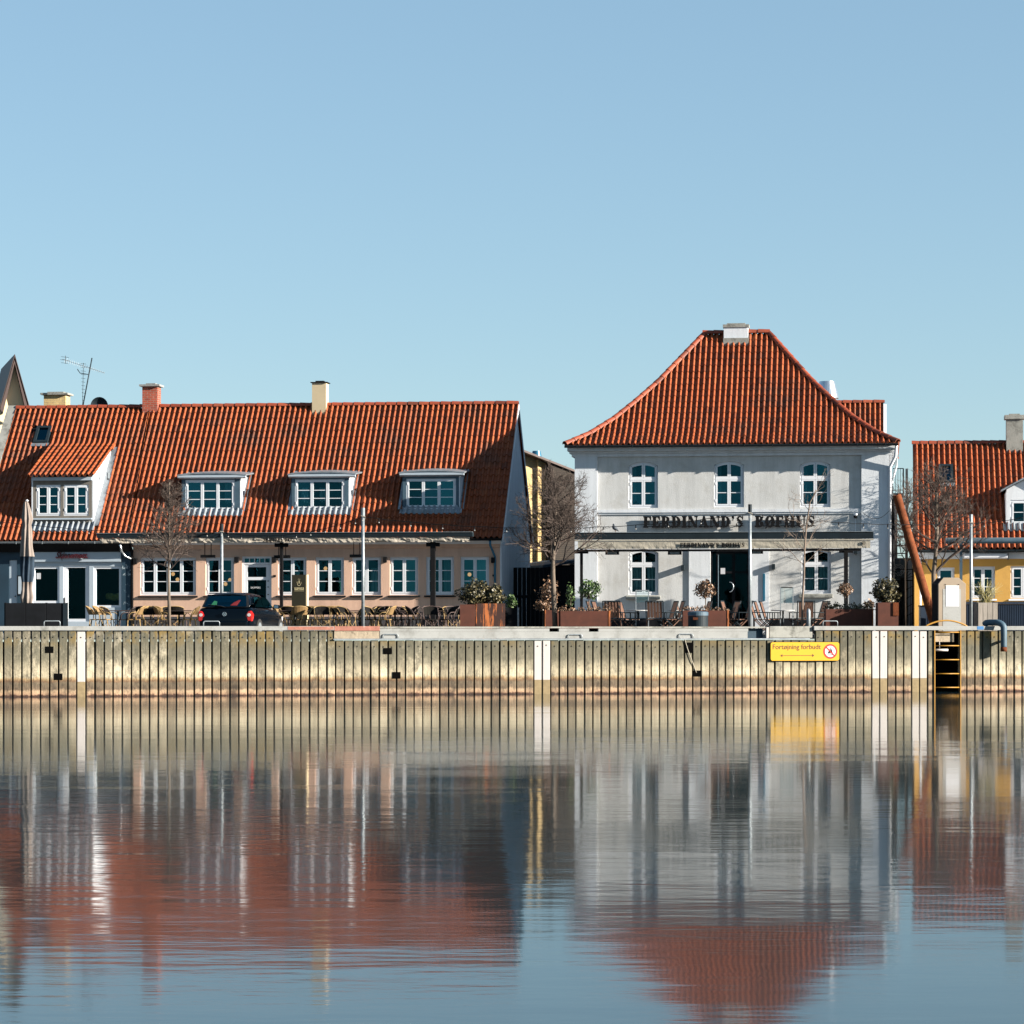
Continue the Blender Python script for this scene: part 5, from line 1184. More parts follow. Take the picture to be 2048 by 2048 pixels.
# fire escape etc. in the right hand gap
Z_ = Frame(1783, 104, 7)
t = fthing(Z_, 'fire_escape', 'galvanised steel fire escape stair between the restaurant and the yellow house', 'stairs')
a, b = Z_.u(1786), Z_.u(1826); zp = Z_.z(1800, 986)
m = MB(); m.box(a, Z_.u(1808), 0, 1, zp - .12, zp); m.build('landing', M['galv'], t)
m = MB(); x = a
zt2 = Z_.z(1800, 937)
while x < Z_.u(1807): m.tube([(x, 0, zp), (x, 0, zt2)], .008, 5); x += .085
m.tube([(a, 0, zt2), (Z_.u(1807), 0, zt2)], .018, 6); m.tube([(Z_.u(1807), 0, zt2), (Z_.u(1807), 0, zp)], .02, 6); m.tube([(Z_.u(1807), 0, zp + .1), (a, 0, zp + .1)], .012, 6); m.build('railing', M['zincpaint'], t)
MB().box(Z_.u(1811), Z_.u(1816), .1, .18, GZ, zt2).build('column', M['galv'], t)
m = MB(); n = 17
for i in range(n):
    z = .2 + (zp - .3) * i / (n - 1); k = i / (n - 1); m.box(Z_.u(1789), Z_.u(1812), .1 + .9 * k, .1 + .9 * k + .24, z, z + .035)
m.build('treads', M['galv'], t)
m = MB(); m.bar((Z_.u(1789), .1, .1), (Z_.u(1789), 1.1, zp - .1), .03, .2); m.bar((Z_.u(1812), .1, .1), (Z_.u(1812), 1.1, zp - .1), .03, .2); m.build('stringer', M['galv'], t)
t = fthing(Z_, 'white_duct', 'tall white round duct rising beside the restaurant corner', 'duct', Z_.u(1789, -.4), -.4)
MB().tube([(0, 0, Z_.z(1789, 1118, -.4)), (0, 0, Z_.z(1789, 992, -.4))], .10, 16).build('duct', M['paint'], t, smooth=True)
t = fthing(Z_, 'fan_unit', 'grey outdoor fan unit with a round grille in the right hand gap', 'fan unit', Z_.u(1785, -.6), -.6)
z0, z1 = Z_.z(1795, 1162, -.6), Z_.z(1795, 1118, -.6)
MB().box(0, .5, 0, .4, z0, z1).build('casing', M['zincpaint'], t, bevel=.01)
m = MB(); 
for r in (.10, .15, .20): m.tube([(.2 + r * cos(2 * pi * i / 20), -.012, (z0 + z1) / 2 + r * sin(2 * pi * i / 20)) for i in range(21)], .008, 5, False)
m.build('grille', M['paint'], t); MB().box(.05, .45, .05, .35, GZ, z0).build('support', M['darksteel'], t)
t = fthing(Z_, 'iron_gate', 'dark wrought iron gate with fanned bars in the right hand gap', 'gate', Z_.u(1783, -2), -2)
w_ = Z_.u(1826, -2) - Z_.u(1783, -2); z1 = Z_.z(1800, 1138, -2); z0 = Z_.z(1800, 1160, -2)
m = MB(); m.box(0, w_, -.01, .01, z1 - .03, z1); m.box(0, w_, -.01, .01, z0 - .03, z0); m.box(0, .03, -.01, .01, GZ, z1); m.box(w_ - .03, w_, -.01, .01, GZ, z1); m.build('frame', M['nearblack'], t)
m = MB()
for i in range(9): an = pi * (i + .5) / 9; m.tube([(w_ / 2, 0, z0), (w_ / 2 + w_ * .5 * cos(an), 0, z0 + (z1 - z0) * sin(an) ** .6)], .009, 5)
for i in range(7): m.tube([(.05 + i * .1, 0, GZ), (.05 + i * .1, 0, z0)], .009, 5)
for i in range(4): m.tube([(.02, 0, .3 + i * .3), (w_ - .02, 0, .7 + i * .3)], .008, 5)
m.build('bars', M['nearblack'], t)
t = fthing(Z_, 'back_wall', 'plain pale yard wall closing the right hand gap', 'wall', Z_.u(1775, 3), 3)
MB().box(0, 1.2, 0, .2, GZ, Z_.z(1800, 1118, 3)).build('wall', M['white'], t)
MB().box(-.02, 1.22, -.03, .23, Z_.z(1800, 1118, 3) + .002, Z_.z(1800, 1116, 3)).build('coping', M['concrete'], t)
# ------------------------------------------------------------------ poles and string lights
def pole(px, d, ytop, r, label, base=GZ):
    p = W(px, HOR, d); t = thing('light_pole', label, 'pole', (p.x, p.y, 0), 0, 'thin steel poles along the quay')
    zt = EYE + (HOR - ytop) / FPX * d
    MB().tube([(0, 0, base), (0, 0, zt)], [r, r * .9], 10).build('shaft', M['galv'], t, smooth=True)
    MB().tube([(0, 0, zt - .22), (0, 0, zt + .02)], r * 1.12, 10).build('cap', M['galv' if ytop < 1030 and px < 1000 or px > 1900 else 'darksteel'], t)
    m = MB(); m.tube([(-.06, -.05, zt - .22), (.07, -.06, zt - .25), (.06, .05, zt - .3), (-.02, -.06, zt - .36)], .012, 5); m.build('cable_tie', M['valance'], t)
    return Vector((p.x, p.y, zt - .25))
P1 = pole(443.5, 97.5, 1049, .055, 'thin grey pole behind the awning above the car', 0)
P2 = pole(726, 89, 1017, .052, 'tall weathered grey pole in front of the pink house windows')
P3 = pole(1500, 87.5, 1010, .05, 'tall grey pole in front of the restaurant entrance')
P4 = pole(1942, 92, 1030, .05, 'grey pole before the yellow house at the right edge')
PL, PR = W(-30, 1040, 97), W(2100, 1020, 92)
t = thing('string_lights', 'sagging string of small white bulbs strung from pole to pole across the whole scene', 'string lights')
cab = MB(); bulbs = MB(); pts_all = []; holders = MB()
for p, q, sg in ((PL, P1, .15), (P1, P2, .30), (P2, P3, .38), (P3, P4, .16), (P4, PR, .1)):
    n = 28; P_ = [p + (q - p) * (i / n) - Vector((0, 0, sg * 4 * (i / n) * (1 - i / n))) + Vector((0, 0, .012 * sin(i * 2.3))) for i in range(n + 1)]
    cab.tube(P_, .010, 5)
    L = (q - p).length; k = max(2, round(L / .95))
    for i in range(k):
        f = (i + .5) / k; c = p + (q - p) * f - Vector((0, 0, sg * 4 * f * (1 - f))); pts_all.append(c)
cab.build('cable', M['nearblack'], t)
for c in pts_all:
    h = MB(); h.tube([c + Vector((0, 0, -.09)), c], .018, 6); h.build('socket', M['nearblack'], t)
    h = MB(); h.sphere(c + Vector((0, 0, -.11)), .022, 6); h.build('bulb', M['bulb'], t, smooth=True)
t = thing('loose_cable', 'thin loose cable drooping on the white corner of the restaurant', 'cable')
a, b = W(1725, 1024, 95), W(1779, 1021, 95)
MB().tube([a + (b - a) * (i / 12) - Vector((0, 0, .95 * (i / 12) * (1 - i / 12))) for i in range(13)], .008, 5).build('cable', M['nearblack'], t)
# ------------------------------------------------------------------ bare trees
def rot_to(d, ang, az):
    a = d.cross(Vector((.3, .5, .8))).normalized(); b = d.cross(a)
    return (d * cos(ang) + (a * cos(az) + b * sin(az)) * sin(ang)).normalized()
def grow(mb, rnd, p, d, L, r, lev, mx, nk, up=.06, wob=.16, spread=(28, 58), minr=.0035, curve=0):
    n = 5 if lev < 2 else 4; pts = [p]; rad = [r]; q = Vector(p); dirs = [d]
    for i in range(n):
        d = (d + Vector((rnd.gauss(0, wob), rnd.gauss(0, wob), rnd.gauss(0, wob) + up))).normalized()
        q = q + d * L / n; pts.append(q.copy()); rad.append(max(minr, r * (1 - .62 * (i + 1) / n))); dirs.append(d)
    mb.cur = rnd.random(); mb.tube(pts, rad, 5 if lev < 2 else 3, False)
    if lev < mx:
        k = nk[lev]
        for i in range(k):
            t = .18 + .80 * (i + rnd.random() * .8) / k; j = min(n - 1, int(t * n)); f = t * n - j
            pp = pts[j] + (pts[j + 1] - pts[j]) * f; rr = rad[j] * .62
            grow(mb, rnd, pp, rot_to(dirs[j], R(rnd.uniform(*spread)), rnd.uniform(0, 2 * pi)), L * rnd.uniform(.42, .72) * (1.1 - .35 * t), max(minr, rr), lev + 1, mx, nk, up, wob, spread, minr)
def bare_tree(label, px, d, trunk, limbs, seed, tr, mx=3, nk=(6, 5, 4), mat='twig', up=.05, spread=(28, 58), minr=.0035, nm='bare_tree', base=GZ):
    rnd = random.Random(seed); o = W(px, HOR, d); t = thing(nm, label, 'tree', (o.x, o.y, 0), 0, 'leafless trees in front of the houses')
    loc = lambda x, y: Vector(((x - CX) / FPX * d - o.x, 0, EYE + (HOR - y) / FPX * d))
    T = [loc(x, y) for x, y in trunk]; T[0].z = base
    n = len(T); m = MB(); m.tube(T, [tr * (1 - .55 * i / (n - 1)) for i in range(n)], 10); m.build('trunk', M['bark' if mat == 'twig' else 'paletwig'], t, smooth=True)
    m = MB(); zs = [p.z for p in T]
    for (x, y, ang, az, L, r) in limbs:
        z = loc(x, y).z; i = max(k for k in range(n) if zs[k] <= z or k == 0); i = min(i, n - 2)
        f = min(1, max(0, (z - zs[i]) / (zs[i + 1] - zs[i]))); p = T[i] + (T[i + 1] - T[i]) * f
        dd = Vector((sin(R(ang)) * cos(R(az)), sin(R(ang)) * sin(R(az)), cos(R(ang))))
        grow(m, rnd, p, dd, L, r, 0, mx, nk, up, .15, spread, minr)
    m.build('crown', M[mat], t); return t
rt = random.Random(11)
# tree 1: slender crown before the pink house
lim = [(338, 1142 - i * 4.6, rt.uniform(36, 68) * (1 - i / 60) + 8, i * 137.5, rt.uniform(1.05, 1.5) * (1 - .021 * i), .022 - .00032 * i) for i in range(36)]
bare_tree('leafless young tree with a slim trunk in front of the four part window', 338, 90, [(339, 1252), (338, 1200), (337, 1150), (338, 1080), (338, 1010), (339, 965)], lim, 5, .055, 2, (8, 4), minr=.005)
# tree 2: broad vase crown at the alley
lim = [(1106 - rt.uniform(0, 3), 1132 - i * 5.2, rt.uniform(30, 64) * (1 - i / 70) + 6, i * 137.5 + rt.uniform(-20, 20), rt.uniform(1.35, 1.95) * (1 - .021 * i), .034 - .0006 * i) for i in range(28)]
bare_tree('large leafless tree with a dense twiggy crown before the alley', 1110, 89, [(1111, 1252), (1108, 1200), (1106, 1150), (1106, 1125), (1109, 1060), (1112, 1010), (1111, 975)], lim, 21, .085, 3, (6, 5, 4), minr=.0042)
# tree 3: thin sapling by the restaurant
lim = [(1606, 1130, 58, 185, 1.0, .013), (1607, 1128, 55, -10, .9, .012), (1609, 1100, 50, 190, .75, .011), (1610, 1095, 50, 20, 1.05, .013), (1611, 1062, 42, 200, .95, .011), (1612, 1058, 40, -20, .7, .011),
       (1614, 1040, 35, 10, .8, .010), (1617, 1020, 38, 170, .6, .009), (1619, 1005, 22, 0, .9, .010), (1608, 1115, 60, 90, .7, .01), (1610, 1080, 55, 260, .8, .01)]
bare_tree('thin pale sapling in front of the right hand restaurant window', 1605, 88.5, [(1604, 1252), (1605, 1200), (1608, 1150), (1609, 1100), (1613, 1050), (1620, 1005), (1632, 980)], lim, 9, .036, 2, (4, 3), mat='paletwig', minr=.0035)
# tree 4: spreading tree before the yellow house
lim = [(1868, 1150, 52, 0, 1.9, .05), (1867, 1150, 46, 180, 1.1, .034)]
lim += [(1868 + rt.uniform(-2, 4), 1110 - i * 5.6, rt.uniform(30, 66) * (1 - i / 60) + 6, i * 137.5, rt.uniform(1.3, 1.85) * (1 - .022 * i), .034 - .0007 * i) for i in range(24)]
bare_tree('leafless spreading tree behind the stone pillar before the yellow house', 1869, 96.0, [(1868, 1252), (1868, 1190), (1867, 1150), (1871, 1110), (1874, 1060), (1872, 1020), (1873, 985)], lim, 33, .09, 3, (6, 5, 3), minr=.0042)
# tree 5: far twiggy bush tree in the right gap
lim = [(1812, 1130 - i * 7, rt.uniform(20, 60), i * 137.5, rt.uniform(.7, 1.1), .022) for i in range(20)]
bare_tree('dark twiggy tree in front of the fire escape', 1811, 100, [(1812, 1252), (1811, 1150), (1812, 1060), (1815, 1000)], lim, 41, .03, 2, (6, 5), minr=.0055)
# ------------------------------------------------------------------ planters, bushes, bins
def wpos(px, d): p = W(px, HOR, d); return (p.x, p.y, 0)
def planter(px0, px1, d, ytop, label, mat='corten', dep=.5, rz=0., name='rusty_planter', grp='rusty steel planters'):
    a, b = wpos(px0, d), wpos(px1, d); w_ = b[0] - a[0]; zt = EYE + (HOR - ytop) / FPX * d
    t = thing(name, label, 'planter', (a[0] + w_ / 2, d, 0), rz, grp)
    h = w_ / 2; m = MB(); k = .03
    m.box(-h, h, 0, k, GZ, zt); m.box(-h, h, dep - k, dep, GZ, zt); m.box(-h, -h + k, k, dep - k, GZ, zt); m.box(h - k, h, k, dep - k, GZ, zt); m.build('box', M[mat], t)
    MB().box(-h + k, h - k, k, dep - k, GZ, zt - .06).build('soil', M['darkmatt'], t)
    return t, w_, zt
def lowplants(t, w_, z, dep, seed, mat='leafbrown', n=260, hgt=.14, size=.06):
    rnd = random.Random(seed)
    for i in range(max(3, int(w_ / .22))):
        m = MB(); x = -w_ / 2 + .1 + (w_ - .2) * i / max(1, int(w_ / .22) - 1); leafcloud(m, rnd, (x, dep / 2, z), .16, dep * .4, hgt * rnd.uniform(.6, 1.3), n // max(3, int(w_ / .22)), size, -.3); m.build('plant', M[mat], t)
def bush(px, d, y0, y1, wpx, label, seed, mat='leaf', n=1500, size=.075, nm='bush', dy=.25, stem=True, rz=1., grp=None):
    rnd = random.Random(seed); t = thing(nm, label, 'shrub', (wpos(px, d)[0], d + dy, 0), 0, grp)
    z0, z1 = EYE + (HOR - y1) / FPX * d, EYE + (HOR - y0) / FPX * d; r = wpx / FPX * d / 2
    m = MB(); leafcloud(m, rnd, (0, 0, (z0 + z1) / 2), r, r * .8, (z1 - z0) / 2, n, size); m.build('foliage', M[mat], t)
    if stem: MB().tube([(0, 0, .0), (.01, 0, (z0 + z1) / 2)], .02, 6).build('stem', M['bark'], t)
    return t
t, w_, z = planter(952, 1010, 88.5, 1207, 'tall rusty steel planter with bright orange streaks under the big evergreen bush', 'rustbright', .6)
bush(952, 88.6, 1163, 1214, 66, 'large evergreen bush with pale leaf tips left above the orange planter', 3, n=2600, size=.085, grp='evergreen bushes at the planters')
bush(990, 88.5, 1172, 1212, 36, 'smaller evergreen bush right above the orange planter', 4, n=1200, size=.085, grp='evergreen bushes at the planters')
t, w_, z = planter(920, 950, 88.2, 1209, 'dark rusty planter standing left of the orange streaked planter', 'corten', .6)
bush(1022, 90, 1189, 1216, 24, 'small green bush right of the orange planter in the alley mouth', 6, 'leafgreen', 700, .06)
t = thing('grey_planter', 'dark planter with a pale edge post under the small green bush', 'planter', wpos(1024, 90))
MB().box(-.22, .2, .05, .5, GZ, .80).build('box', M['nearblack'], t); MB().box(.16, .21, .02, .05, GZ, .80).build('edge_post', M['galv'], t)
t, w_, z = planter(1121, 1221, 88.6, 1222, 'long rusty planter with a bright orange corner left of the brown chairs', 'corten', .55); lowplants(t, w_, z, .55, 2, n=500)
MB().box(w_ / 2 - .05, w_ / 2 + .012, -.012, .0 - .001, GZ, z + .01).build('bright_corner', M['rustbright'], t)
t, w_, z = planter(1090, 1118, 89.8, 1220, 'narrow rusty planter behind the trunk of the big bare tree', 'corten', .5)
MB().box(-w_ / 2, -w_ / 2 + .03, -.01, -.001, GZ, z).build('bright_corner', M['rustbright'], t)
bush(1098, 90, 1158, 1212, 42, 'sparse reddish bush behind the trunk of the big bare tree', 8, 'leafbrown', 500, .08, grp='evergreen bushes at the planters')
bush(1086, 89.8, 1200, 1222, 32, 'low brown bush left of the big bare tree', 12, 'leafbrown', 380, .07)
bush(1141, 90.2, 1168, 1214, 20, 'upright sparse grey green shrub left of the round topiary', 9, 'leafgreen', 260, .07)
def topiary(px, d, y0, y1, wpx, label, seed, mat, n=900, size=.085):
    rnd = random.Random(seed); t = thing('topiary', label, 'topiary', (wpos(px, d)[0], d + .28, 0), 0, 'ball shaped standards in the planters')
    z0, z1 = EYE + (HOR - y1) / FPX * d, EYE + (HOR - y0) / FPX * d; r = wpx / FPX * d / 2
    m = MB(); leafcloud(m, rnd, (0, 0, (z0 + z1) / 2), r, r, (z1 - z0) / 2, n, size, lump=.28, long=2.4); m.build('crown', M[mat], t)
    m = MB(); m.tube([(0, 0, .05), (.02, 0, z0 * .5), (0, 0, z0 + .2)], .018, 6)
    for i in range(6): a = i * 1.05; m.tube([(0, 0, z0 + .0), (r * .6 * cos(a), r * .6 * sin(a), z0 + .35)], .009, 4)
    m.build('stem', M['bark'], t)
topiary(1178, 88.6, 1159, 1198, 44, 'round green topiary on a thin stem above the long left planter', 1, 'leafgreen', 1000)
topiary(1412, 88, 1160, 1196, 40, 'dry brown ball topiary left of the restaurant door', 2, 'leafbrown', 620, .095)
topiary(1692, 88.3, 1166, 1192, 32, 'small brown ball topiary below the right awning post', 3, 'leafbrown', 520, .075)
t, w_, z = planter(1366, 1457, 87.6, 1221, 'rusty planter behind the dark litter bin', 'corten', .55); lowplants(t, w_, z, .55, 5, n=420)
MB().box(w_ / 2 - .035, w_ / 2 + .012, -.012, .0 - .001, GZ, z + .01).build('bright_corner', M['rustbright'], t)
t, w_, z = planter(1652, 1746, 88, 1218, 'long rusty planter with low greenery right of the sapling', 'corten', .55); lowplants(t, w_, z, .55, 6, 'leaf', n=900, hgt=.20)
MB().box(w_ / 2 - .02, w_ / 2 + .012, -.012, .0 - .001, GZ, z + .01).build('bright_corner', M['rustbright'], t)
t, w_, z = planter(1756, 1797, 87.5, 1205, 'tall square rusty planter under the leafy bush by the leaning pipe', 'corten', .6)
MB().box(w_ / 2 - .16, w_ / 2 + .004, -.03, -.002, z - .38, z).build('hung_plate', M['rust'], t)
bush(1774, 87.6, 1160, 1208, 52, 'rounded evergreen bush in the tall planter beside the leaning pipe', 14, n=2200, size=.08, grp='evergreen bushes at the planters')
bush(1741, 88.4, 1200, 1222, 24, 'low reddish plant left of the tall square planter', 15, 'leafbrown', 320, .06)
t = thing('litter_bin', 'round dark grey litter bin with a slot standing in front of a rusty planter', 'litter bin', wpos(1396, 87.0))
zt = EYE + 29 / FPX * 87
MB().lathe([(.27, GZ), (.29, GZ + .05), (.29, zt - .13)], n=28).build('body', M['darksteel'], t, smooth=False)
MB().lathe([(.26, zt - .125), (.30, zt - .12), (.30, zt - .02), (.25, zt), (.05, zt + .01)], n=28).build('lid', M['zincpaint'], t)
MB().box(-.16, -.02, -.305, -.288, zt - .24, zt - .17).build('slot', M['rust'], t); MB().box(.02, .08, -.30, -.285, GZ + .2, GZ + .26).build('sticker', M['paper'], t)
# pale bollard and folding menu stands
t = thing('bollard', 'slim silver bollard on the quay between sapling and brown chairs', 'bollard', wpos(1617, 88))
MB().lathe([(.06, GZ), (.06, .66), (.05, .72), (.02, .76)], n=16).build('post', M['galv'], t, smooth=True)
def stand(px0, px1, y0, y1, d, label, black=False):
    a, b = wpos(px0, d), wpos(px1, d); w_ = b[0] - a[0]; z0, z1 = 0, EYE + (HOR - y0) / FPX * d
    t = thing('glass_screen', label, 'wind screen', (a[0], d, 0), 0, 'small clear wind screens on the tables'); zb = EYE + (HOR - y1) / FPX * d
    for fx in (0, w_ - .03): MB().box(fx, fx + .03, 0, .03, z0, z1).build('upright', M['galv'], t)
    MB().box(.03, w_ - .03, .005, .025, z1 - .03, z1).build('top_bar', M['black' if black else 'galv'], t)
    MB().box(.03, w_ - .03, .012, .016, zb, z1 - .035).build('pane', M['clearglass'], t)
stand(1271, 1298, 1180, 1205, 92, 'clear wind screen in front of the left restaurant window')
stand(1560, 1587, 1174, 1206, 91.5, 'clear wind screen with a black top bar left of the sapling', True)
# ------------------------------------------------------------------ pigeon
d = 96 - 1.7 + .1
xh = W(1231, 1061, H.depth(1231, -1.7)); t = thing('pigeon', 'grey pigeon standing on top of the restaurant awning near its left end', 'bird', (xh.x, xh.y, 0))
zb_ = EYE + (HOR - 1065.5) / FPX * xh.y + .025
m = MB(); P_ = [(.10, -.01), (.05, .045), (.0, .075), (-.045, .115), (-.06, .155), (-.055, .19), (-.065, .215), (-.10, .20)]
rad = [.010, .040, .066, .068, .055, .034, .030, .004]
m.tube([(x, 0, zb_ + .03 + z) for x, z in P_], rad, 10); m.build('body', M['pigeon'], t, smooth=True)
m = MB(); m.tube([(.0, -.02, zb_ - .01), (.0, -.02, zb_ + .06)], .006, 5); m.tube([(-.01, .02, zb_ - .01), (-.01, .02, zb_ + .06)], .006, 5); m.build('legs', M['teak'], t)
# ------------------------------------------------------------------ leaning pipe, stone pillar, blue wall, timber planter
d = 91; t = thing('leaning_pipe', 'large rusty steel pipe leaning towards the restaurant at the right', 'pipe', wpos(1866, d))
a, b = W(1793.5, 990, d) - Vector(wpos(1866, d)), W(1878, 1262, d) - Vector(wpos(1866, d)); a.y = 0; b.y = .2; b.z = GZ
m = MB(); n = 20; u = (b - a).normalized(); s1 = u.cross(Vector((0, 1, 0))).normalized(); s2 = u.cross(s1); r = .132
ring = lambda c, r: [c + (s1 * cos(2 * pi * k / n) + s2 * sin(2 * pi * k / n)) * r for k in range(n)]
vs = ring(a, r) + ring(b, r) + ring(a, r - .02) + ring(a + u * .5, r - .02)
m.add(vs, [(k, (k + 1) % n, n + (k + 1) % n, n + k) for k in range(n)] + [(k, 2 * n + k, 2 * n + (k + 1) % n, (k + 1) % n) for k in range(n)] + [(2 * n + k, 3 * n + k, 3 * n + (k + 1) % n, 2 * n + (k + 1) % n) for k in range(n)] + [tuple(3 * n + k for k in range(n))])
m.build('tube', M['rust'], t, smooth=False)
m = MB().tube([a + u * .02 + s1 * .05, a - u * .03 + s1 * .05], .03, 8); m.build('lug', M['rust'], t)
d = 89.3; t = thing('service_pillar', 'broad service pillar with chamfered top and a blank white notice', 'pillar', (wpos(1903, d)[0], d, 0), R(13))
s = d / FPX; hw_ = 28.5 * s; zt = EYE + 96 * s; ch_ = 10 * s
P_ = [(-hw_, GZ), (hw_, GZ), (hw_, zt - 12 * s), (hw_ - 15 * s, zt), (-hw_ + 10 * s, zt), (-hw_, zt - 12 * s)]
MB().prism(P_, .002, .5).build('body', M['nearblack'], t)
P2_ = [(-hw_ - .01, GZ), (hw_ + .01, GZ), (hw_ + .01, zt - 12 * s + .005), (hw_ - 15 * s, zt + .01), (-hw_ + 10 * s, zt + .01), (-hw_ - .01, zt - 12 * s)]
m = MB(); In = [(p[0] * .72, GZ + (p[1] - GZ) * (1 if p[1] < 0 else .93)) for p in P2_]
m.prism(P2_, -.06, 0); m.build('steel_front', M['tanstone'], t, bevel=.008)
m = MB(); m.prism([(-hw_ * .70, GZ), (hw_ * .64, GZ), (hw_ * .64, zt - 22 * s), (-hw_ * .70, zt - 22 * s)], -.068, -.061); m.build('concrete_panel', M['dirtyconc' if 0 else 'concrete'], t)
m = MB(); m.box(-14 * s, 14 * s, -.078, -.070, EYE + 39 * s, EYE + 81 * s); m.build('notice', M['paper'], t)
for x in (-14.5, 13.5): MB().tube([(x * s, -.09, EYE + 83 * s), (x * s, -.06, EYE + 83 * s)], .012, 8).build('screw', M['black'], t)
t = thing('blue_wall', 'low dark blue corrugated metal wall before the yellow house', 'wall', wpos(1852, 93.5), R(-5))
m = MB(); x = 0
while x < 4.2: m.box(x, x + .035, -.02, 0, GZ, .93); x += .07
m.box(0, 4.2, 0, .06, GZ, .93); m.build('corrugated_sheet', M['navywall'], t); MB().box(-.02, 4.22, -.05, .09, .932, 1.0).build('cap_rail', M['navywall'], t)
t = thing('utility_box', 'dark blue box left of the service pillar at the yellow house', 'box', wpos(1846, 94)); MB().box(-.08, .35, 0, .4, GZ, .86).build('casing', M['navywall'], t, bevel=.01); MB().box(-.1, .37, -.02, .42, .862, .90).build('lid', M['black'], t)
t = thing('timber_planter', 'grey vertical timber planter standing before the dark blue wall', 'planter', wpos(1974, 90.2), R(4))
m = MB(); s = 90.2 / FPX; zt = EYE + 47 * s; x = -18 * s; k = 0
while x < 17 * s: m.cur = RND.random(); m.box(x + .004, x + .138, -.015, .015, GZ, zt - RND.random() * .01); x += .145
xe = x
y = .02
while y < .5: m.cur = RND.random() * .5; m.box(-18 * s - .02, -18 * s + .004, y, y + .12, GZ, zt); m.box(xe - .004, xe + .02, y, y + .12, GZ, zt); y += .126
m.build('boards', M['wood'], t); MB().box(-18 * s + .01, xe - .01, .02, .5, GZ, zt - .08).build('soil', M['darkmatt'], t)
t = thing('reed_plant', 'spiky olive reeds growing out of the grey timber planter', 'plant', (wpos(1972, 90.2)[0], 90.4, 0)); rnd = random.Random(8); m = MB()
for i in range(110):
    x0, y0 = rnd.gauss(0, .06), rnd.gauss(0, .05); an = rnd.gauss(0, .32); L = rnd.uniform(.35, .95); az = rnd.uniform(0, 2 * pi); m.cur = rnd.random()
    p = Vector((x0, y0, zt - .1)); q = p + Vector((sin(an) * L * .45, .3 * sin(an) * sin(az) * L, L * .5)); e = q + Vector((sin(an) * L * .8, .1, L * .45 * (1 - abs(an))))
    m.tube([p, q, e], [.008, .006, .003], 3, False)
m.build('stems', M['reed'], t)
# ------------------------------------------------------------------ folded parasol, black barrier, sign board
d = 88; s = d / FPX; t = thing('folded_parasol', 'tall folded beige parasol with a dark blue lower half at the left', 'parasol', wpos(54, d))
zz = lambda y: EYE + (HOR - y) * s
def cloth(mb, prof, seed, folds=7):
    rnd = random.Random(seed); n = 42; vs = []
    for (y, r, cx) in prof:
        for k in range(n):
            a = 2 * pi * k / n; rr = r * s * (1 + .30 * sin(folds * a + y * .02) + .10 * sin(3 * a + y * .05))
            vs.append((cx * s + rr * cos(a), rr * sin(a), zz(y)))
    m_ = len(prof); mb.add(vs, [(i * n + k, i * n + (k + 1) % n, (i + 1) * n + (k + 1) % n, (i + 1) * n + k) for i in range(m_ - 1) for k in range(n)] + [tuple(range(n))])
m = MB(); cloth(m, [(1003, 2.5, -2), (1006, 4, -2), (1020, 6.5, -1), (1038, 9, 0), (1046, 7.5, 0), (1050, 6.5, 0), (1060, 8, 0), (1090, 9.5, 0), (1113, 11.5, 1)], 1); m.build('canopy', M['parasol'], t, smooth=True)
m = MB(); cloth(m, [(1112, 11.0, 1), (1130, 11.5, .5), (1150, 11, 0), (1164, 9, 0)], 2); m.build('canopy_band', M['navycanvas'], t, smooth=True)
m = MB(); cloth(m, [(1164, 9, 0), (1180, 9, 0), (1195, 11, 0), (1206, 9, 0), (1210, 5, 0)], 3); m.build('canopy_hem', M['parasol'], t, smooth=True)
MB().tube([(0, 0, GZ), (0, 0, zz(1008))], .025, 8).build('pole', M['darksteel'], t); MB().lathe([(.03, zz(1003)), (.05, zz(1001)), (.01, zz(999))], n=10).build('finial', M['paint'], t)
MB().lathe([(.35, GZ), (.35, GZ + .06), (.06, GZ + .1)], n=16).build('foot', M['black'], t)
t = thing('black_barrier', 'low solid black terrace barrier in front of the blue shop', 'barrier', wpos(10, 87.5)); w_ = wpos(133, 87.5)[0] - wpos(10, 87.5)[0]
zt = EYE + 46 * 87.5 / FPX
m = MB(); 
for i in range(3): m.box(w_ * i / 3 + .005, w_ * (i + 1) / 3 - .005, 0, .05, GZ + .03, zt)
m.build('panel', M['nearblack'], t, bevel=.008)
m = MB(); 
for i in range(4): x = w_ * i / 3; m.box(x - .03, x + .03, .05, .10, GZ, zt + .01)
m.build('post', M['black'], t); MB().box(w_ - .10, w_ + .02, -.02, -.001, GZ, zt).build('end_strip', M['darksteel'], t)
v = -2.9; a, b = C.u(583.5, v), C.u(615, v); t = fthing(C, 'sign_board', 'tall dark gold sign board reading SKIPPERS with a bright side face', 'sign', a, v); w_ = b - a
z0, z1 = 0.02, C.z(600, 1149.5, v)
MB().box(0, w_ - .05, 0, .16, z0, z1).build('panel', M['boardgold'], t, bevel=.004); MB().box(w_ - .048, w_, 0, .17, z0, z1).build('side_face', M['cream'], t)
Zb = lambda y: C.z(600, y, v)
serif_text('SKIPPERS', .08, Zb(1180), Zb(1175) - Zb(1180), w_ * .62, -.012, -.004, M['gold'], t, each=False, name='lettering')
m = MB(); m.box(.08, .08 + w_ * .62, -.008, -.001, Zb(1182.2), Zb(1181.6)); cx = .08 + w_ * .31
P_ = _arc(cx, Zb(1164), .07, .13, pi, 2 * pi, 10); 
for q in _strip(P_, [(p[0] * .9 + cx * .1, p[1] + .014) for p in P_]): m.prism(q, -.008, -.001)
